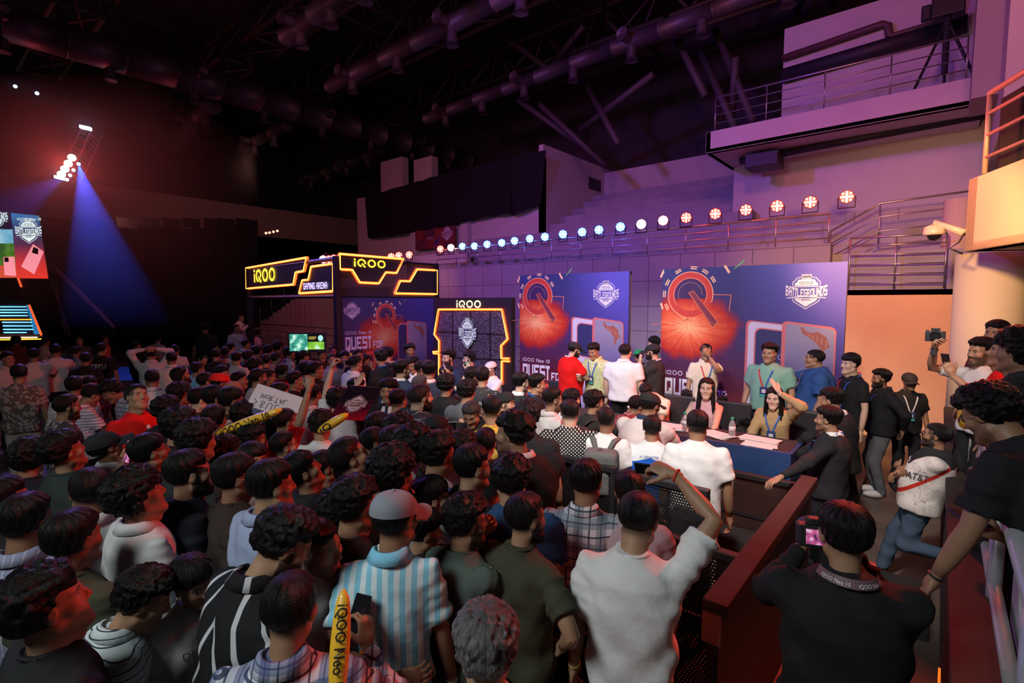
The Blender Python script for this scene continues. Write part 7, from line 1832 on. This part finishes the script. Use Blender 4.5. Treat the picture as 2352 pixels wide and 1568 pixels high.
# upside-down handwriting: u runs from the right edge of the picture to the left, v upwards
inv = lambda u, v, of: fn(u, v, of)
PEN = mat('pen_ink', (.10, .08, .10), .6)
d = Dec(t, 'handwriting', PEN, .003, lambda u, v, of: fn(W_-u, H_-v, of) if False else fn(u, v, of))
def ink(txt, u, v, s):
    V, F = text_geo(txt, s, 0, 'LEFT', 1.0, -.001*s)
    d.m.add([fn(W_-(u+x), v+s*.7-y if False else H_-(v-y)-H_*.0, .004) for x, y, _ in V], F)
def strokes(sh, u, v, s):
    for st in sh: d.strip([(W_-(u+a*s), H_-(v+(1-b)*s)) if False else (W_-(u+a*s), (v+(1-b)*s)) for a, b in st], .006)
LET = {'M': [[(0, 0), (.1, 1), (.4, .3), (.7, 1), (.8, 0)]], 'O': [[(.35+.3*math.cos(a), .4+.35*math.sin(a)) for a in np.linspace(0, 2*PI, 11)]], 'R': [[(0, 0), (0, 1), (.5, .8), (0, .5), (.55, 0)]], 'T': [[(0, 1), (.7, 1)], [(.35, 1), (.35, 0)]], 'A': [[(0, 0), (.35, 1), (.7, 0)], [(.15, .4), (.55, .4)]], 'L': [[(0, 1), (0, 0), (.5, 0)]],
 'S': [[(.6, 1), (.1, .8), (.55, .4), (0, 0)]], '8': [[(.3, .5), (.5, .8), (.3, 1), (.1, .8), (.3, .5), (.55, .2), (.3, 0), (.05, .2), (.3, .5)]], 'U': [[(0, 1), (0, .2), (.3, 0), (.6, .2), (.6, 1)]], 'H': [[(.5, 0), (0, .6), (.2, 1), (.5, .7), (.8, 1), (1.0, .6), (.5, 0)]]}
x_ = W_*.18
for ch in 'MORTAL': strokes(LET[ch], x_, H_*.56, H_*.17); x_ += W_*.095
x_ = W_*.08
for ch in 'S8UL': strokes(LET[ch], x_, H_*.24, H_*.25); x_ += W_*.15
strokes(LET['H'], W_*.72, H_*.30, H_*.22)
d.done()
d = Dec(t, 'border_wordmark', LW, .004, fn); d.iqoo(W_*.12, H_*.05, H_*.08); d.done()
t, fn, W_, H_ = board([(838, 968), (742, 962), (786, 890), (878, 890)], (4.55, 4.35, 4.5, 4.7), 'x', None) if False else board([(755, 963), (826, 891), (878, 890), (834, 966)], (4.35, 4.4, 4.55, 4.5), 'dark glossy placard with a tilted white tournament emblem held above the heads', None)
PLM = NB('placard_print', .35)
PLM.base(PLM.mix(PLM.ma('MINIMUM', PLM.ma('MAXIMUM', PLM.ma('MULTIPLY', PLM.ma('ADD', PLM.Z(), .02), -9), 0), 1), PLM.ramp(PLM.ma('MULTIPLY', PLM.ma('ADD', PLM.Z(), .0), 3.6), [(.0, (.40, .01, .02)), (.35, (.10, .005, .03)), (.7, (.01, .008, .02))]), (.3, .01, .02)))
m_ = M(); m_.prism([(0, 0), (W_, 0), (W_, H_), (0, H_)], 'z', 0, 1, fn=lambda a, b, k: fn(a, b, -.006*k)); m_.build('board_sheet', PLM.m, t)
Dec(t, 'blue_glow_print', mat('print_blue', (.01, .04, .30), .4), .001, fn).poly([(W_*.0, H_*.0), (W_*.0, H_*.0+.001), (W_*.35, H_*.02)]) 
def embr(u, v, of): # emblem turned with the board
    c, s_ = math.cos(R(90)), math.sin(R(90)); a, b = u-W_/2, v-H_/2; return fn(W_/2+a*c-b*s_, H_/2+a*s_+b*c, of)
shield(t, (W_/2, H_/2), min(W_, H_)*.62, fn=embr, off=.003)
t, fn, W_, H_ = board([(925, 1066), (960, 1062), (950, 1125), (912, 1125)], (2.95, 2.95, 2.95, 2.95), 'small red and blue placard with a white emblem behind the grey cap', None)
m_ = M(); m_.prism([(0, 0), (W_, 0), (W_, H_), (0, H_)], 'z', 0, 1, fn=lambda a, b, k: fn(a, b, -.006*k)); m_.build('board_sheet', MATS['placard_print'], t)
shield(t, (W_/2, H_/2), W_*.9, fn=lambda u, v, of: fn(u, v, of), off=.003)
# prints on clothing: projected onto the torso from the front or the back
def onchest(rec, back=False, lift=.016):
    tt, ww, dd = np.array(rec['prof']).T; J = rec['J']; BU = rec['BU']; s = -1 if back else 1
    L = np.linalg.norm(J['neck']-J['hem'])
    def fn(u, v, of):
        tv = v/L; x = u*(1 if not back else 1); q = J['hem']+(J['neck']-J['hem'])*tv
        dep = np.interp(tv, tt, dd)*(1-min(.98, abs(x/np.interp(tv, tt, ww)))**2.4)**(1/2.4)
        xx = -x if not back else x
        return tuple(q+BU@np.array([xx if not back else x, s*(dep+of+lift-.008), 0]))
    return fn
def cprint(rec, name, m, fnf, back=False):
    d = Dec(rec['root'], name, m, .004, onchest(rec, back)); fnf(d); o = d.done(); o.parent = rec['top']; return o
WP = mat('cloth_print_white', (.62, .60, .58), .7); BP = mat('cloth_print_black', (.03, .03, .04), .7)
for k in ('crew1', 'crew2'): cprint(G[k], 'shirt_lettering', WP, lambda d: (d.block('CREW', -.11, .38, .09, .22)), True)
def jump(d):
    d.poly([(.02+.018*math.cos(a), .50+.02*math.sin(a)) for a in np.linspace(0, 2*PI, 9)[:-1]])
    d.strip([(.02, .49), (.02, .45)], .012); d.strip([(.015, .45), (.0, .36), (-.005, .30)], .04); d.strip([(-.005, .30), (.04, .25), (.08, .26)], .022); d.strip([(-.005, .30), (-.05, .24), (-.08, .18)], .024); d.strip([(.0, .42), (-.04, .33)], .012)
cprint(G['red'], 'leaping_figure_print', WP, jump)
cprint(G['screen'], 'jersey_lettering', WP, lambda d: (d.text('screen', -.10, .30, .085), d.strip([(.02, .49), (.06, .46), (.10, .49)], .02), d.strip([(.02, .45), (.06, .42), (.10, .45)], .02)))
cprint(G['design'], 'sweatshirt_print', BP, lambda d: (d.text('DESIGNS T', -.13, .42, .045), d.strip([(-.03, .30), (.02, .37), (.07, .30)], .01), d.strip([(-.01, .28), (.02, .33), (.05, .28)], .01), d.text('AVAN', -.10, .25, .03)))
cprint(G['jersey'], 'jersey_lettering', mat('cloth_print_blue', (.05, .10, .4), .7), lambda d: d.text('H 10MASTER', -.09, .50, .03), True)
cprint(G['person in a black esports jersey with red collar, back turned'], 'jersey_lettering', WP, lambda d: d.text('SOUVED', -.12, .42, .06), True)
cprint(G['man in a black tee with a small gold emblem'], 'gold_emblem', MATS['print_gold'], lambda d: d.arc((.05, .42), .015, .006, 0, 360))
cprint(G['tall'], 'round_print', WP, lambda d: (d.arc((-.07, .42), .022, .006, 0, 360), d.rect(-.085, .46, -.055, .467)))
cprint(G['att'], 'side_panel', mat('cloth_print_red', (.5, .03, .02), .7), lambda d: d.poly([(.05, .38), (.14, .45), (.13, .30)]))
def sleeve_text(rec, txt, label):
    Wc, HF, sd = rec['hands'][1]
a = G['att']; V, F = text_geo('AT&T', .075, 0, 'LEFT', 1, .001)
o0 = atd(2096, 1100, 4.12); vx = (CM@Vector((1, -.28, 0))).normalized(); vz = (CM@Vector((.28, 1, 0))).normalized(); vn = (CAMP-o0).normalized()
# lettering on the sleeve, parented to the jersey
inv_ = (Matrix.Translation(a['loc']) @ Matrix.Rotation(a['rz'], 4, 'Z') @ Matrix.Diagonal((a['sx'], a['sx'], a['s'], 1))).inverted()
m_ = M(); m_.add([tuple(inv_@(o0+vx*(x-.06)+vz*y+vn*.0)) for x, y, _ in V], F); m_.build('sleeve_lettering', BP, a['top'])
# embroidered mark on the grey cap, ribbon print
r = G['striped']; m_ = M()
def onh(rec, v): return rec['HF']@np.array(v, float)+rec['hc']
pts = [(.02, .072, .112), (.035, .066, .108), (.05, .062, .098), (.045, .072, .098), (.03, .080, .101), (.015, .082, .104)]
m_.add([tuple(onh(r, p)) for p in pts], [tuple(range(6)), tuple(range(5, -1, -1))]); m_.build('cap_mark', mat('mark_red', (.6, .05, .03), .6), r['root'])
ph = G['photog']; m_ = M(); V2 = []
for k in range(25):
    an = R(95)+R(170)*k/24; bx_, by_ = math.sin(an)*.088, math.cos(an)*.092
    for dz, rr in ((.016, 1.0), (-.014, 1.16)): V2.append(tuple(ph['nk']+ph['BU']@np.array([bx_*rr, by_*rr-.006, dz+.010])))
m_.add(V2, [(2*k, 2*k+1, 2*k+3, 2*k+2) for k in range(24)]); rb = m_.build('neck_ribbon', mat('ribbon_mauve', (.16, .09, .10), .6), ph['root'])
V, F = text_geo('iQOO Neo 10     iQOO Neo 10', .017, 0, 'CENTER', 1, .0003); m_ = M(); Q = []
for x, y, _ in V:
    an = PI-x/.100; rr = 1.09-(y-.006)*5.3; Q.append(tuple(ph['nk']+ph['BU']@np.array([-math.sin(-an)*.088*rr*1.015, math.cos(an)*.092*rr*1.015-.009, .004+(y-.006)*1.0+.006])))
m_.add(Q, F); m_.build('ribbon_lettering', LW, rb)
# bracelets and bands
def band(rec, hi, nm, mt, off=.0, r=.031, th=.005):
    Wc, HF, sd = rec['hands'][hi]; c = Wc+HF[:, 1]*(-.02+off); m_ = M(); m_.tube([c+HF[:, 0]*r*math.cos(a)+HF[:, 2]*r*.85*math.sin(a) for a in np.linspace(0, 2*PI, 17)], th, 6, cap=False); return m_.build(nm, mt, rec['root'], smooth=True)
thr = mat('thread_red', (.65, .06, .03), .7); gold = mat('band_gold', (.6, .42, .12), .4, .4)
band(G['striped'], 1, 'bracelet', STEEL, .0, .036, .003); band(G['striped'], 1, 'red_bracelet', thr, -.012, .031, .004); band(G['striped'], 0, 'bracelet', STEEL)
band(G['arm'], 0, 'red_thread', thr, 0, .031, .006); band(G['arm'], 1, 'yellow_wristband', gold, 0, .031, .004); band(G['bplaid'], 0, 'orange_wristband', mat('band_orange', (.8, .14, .02), .5))
band(G['shades'], 1, 'red_wristband', thr); band(G['shades'], 1, 'pink_wristband', mat('band_pink', (.7, .3, .3), .5), -.02); band(G['rg'], 1, 'cuff_band', DKM); band(G['rv'], 0, 'bead_bracelet', STEEL, -.01, .033, .006)
band(G['cream'], 1, 'wrist_watch', DKM, -.01, .032, .008); band(G['lime'], 1, 'wrist_watch', DKM, 0, .032, .008); band(G['teal'], 1, 'wrist_watch', STEEL, 0, .032, .008)
# paper cup
c = toworld(G['lime'], G['lime']['hands'][0][0]+G['lime']['HF']@np.array([0, .0, 0])+np.array([0, .05, .05])); t = thing('paper_cup', 'small brown paper cup held by the man in lime', 'cup', tuple(c)); M().lathe([(.026, -.05), (.038, .05)], 16).build('cup_body', mat('cup_brown', (.30, .14, .07), .6), t, smooth=True); M().lathe([(.040, .048), (.040, .056), (.03, .062)], 16).build('lid', mat('cup_white', (.65, .62, .6), .5), t)
# backpacks
def pack(rec, label, mt, sx=1.0):
    BU = rec['BU']; c = rec['J']['hem']+(rec['J']['neck']-rec['J']['hem'])*.50+BU@np.array([0, -.21, 0])
    t = thing('backpack', label, 'backpack', tuple(rec['loc']), rec['rz']); t.scale = rec['root'].scale
    def f(p):
        q = (p-c)@BU; d = np.linalg.norm(np.maximum(np.abs(q)-np.array([.10, .045, .16])*sx, 0), axis=1)-.055; d2 = np.linalg.norm(np.maximum(np.abs(q-np.array([0, -.085, -.06]))-np.array([.075, .02, .08]), 0), axis=1)-.03
        return smin(d, d2, .02)-.004*wob(p, 40, 2)
    V, Q = surfnet(f, c-.36, c+.36, .016); fastmesh('pack_body', V, Q, mt, t)
    for sd in (1, -1):
        path = [c+BU@np.array([sd*.05, .03, .19]), rec['nk']+BU@np.array([sd*.095, -.085, -.035]), rec['nk']+BU@np.array([sd*.125, .0, -.035]), rec['nk']+BU@np.array([sd*.125, .10, -.12]), rec['J']['hem']+(rec['J']['neck']-rec['J']['hem'])*.5+BU@np.array([sd*.15, .10, 0]), c+BU@np.array([sd*.14, .06, -.15])]
        m_ = M(); m_.tube(path, [.018, .028, .028, .026, .016, .010], 8, flat=.5); m_.build('strap', mt, t, smooth=True)
    m_ = M(); m_.tube([c+BU@np.array([-.03, -.03, .20]), c+BU@np.array([0, -.04, .24]), c+BU@np.array([.03, -.03, .20])], .007, 6); m_.build('handle', mt, t)
GP = mat('pack_grey', (.10, .10, .10), .75, bump=.4, bscale=18); KP = mat('pack_black', (.025, .024, .026), .75, bump=.4, bscale=18); YP = mat('pack_yellow', (.65, .35, .05), .6)
pack(G['wpack'], 'grey backpack on the man in the white tee', GP); pack(G['bpk'], 'black backpack worn by the bearded man with glasses', KP)
pack(G['curly-haired man with yellow backpack straps'], 'backpack with yellow straps near the QUEST backdrop', YP, .9); pack(G['man holding a yellow inflatable stick, with a yellow backpack'], 'yellow backpack on the man holding the upright stick', YP, .8)
# soft lights that the place has near the ground at the right
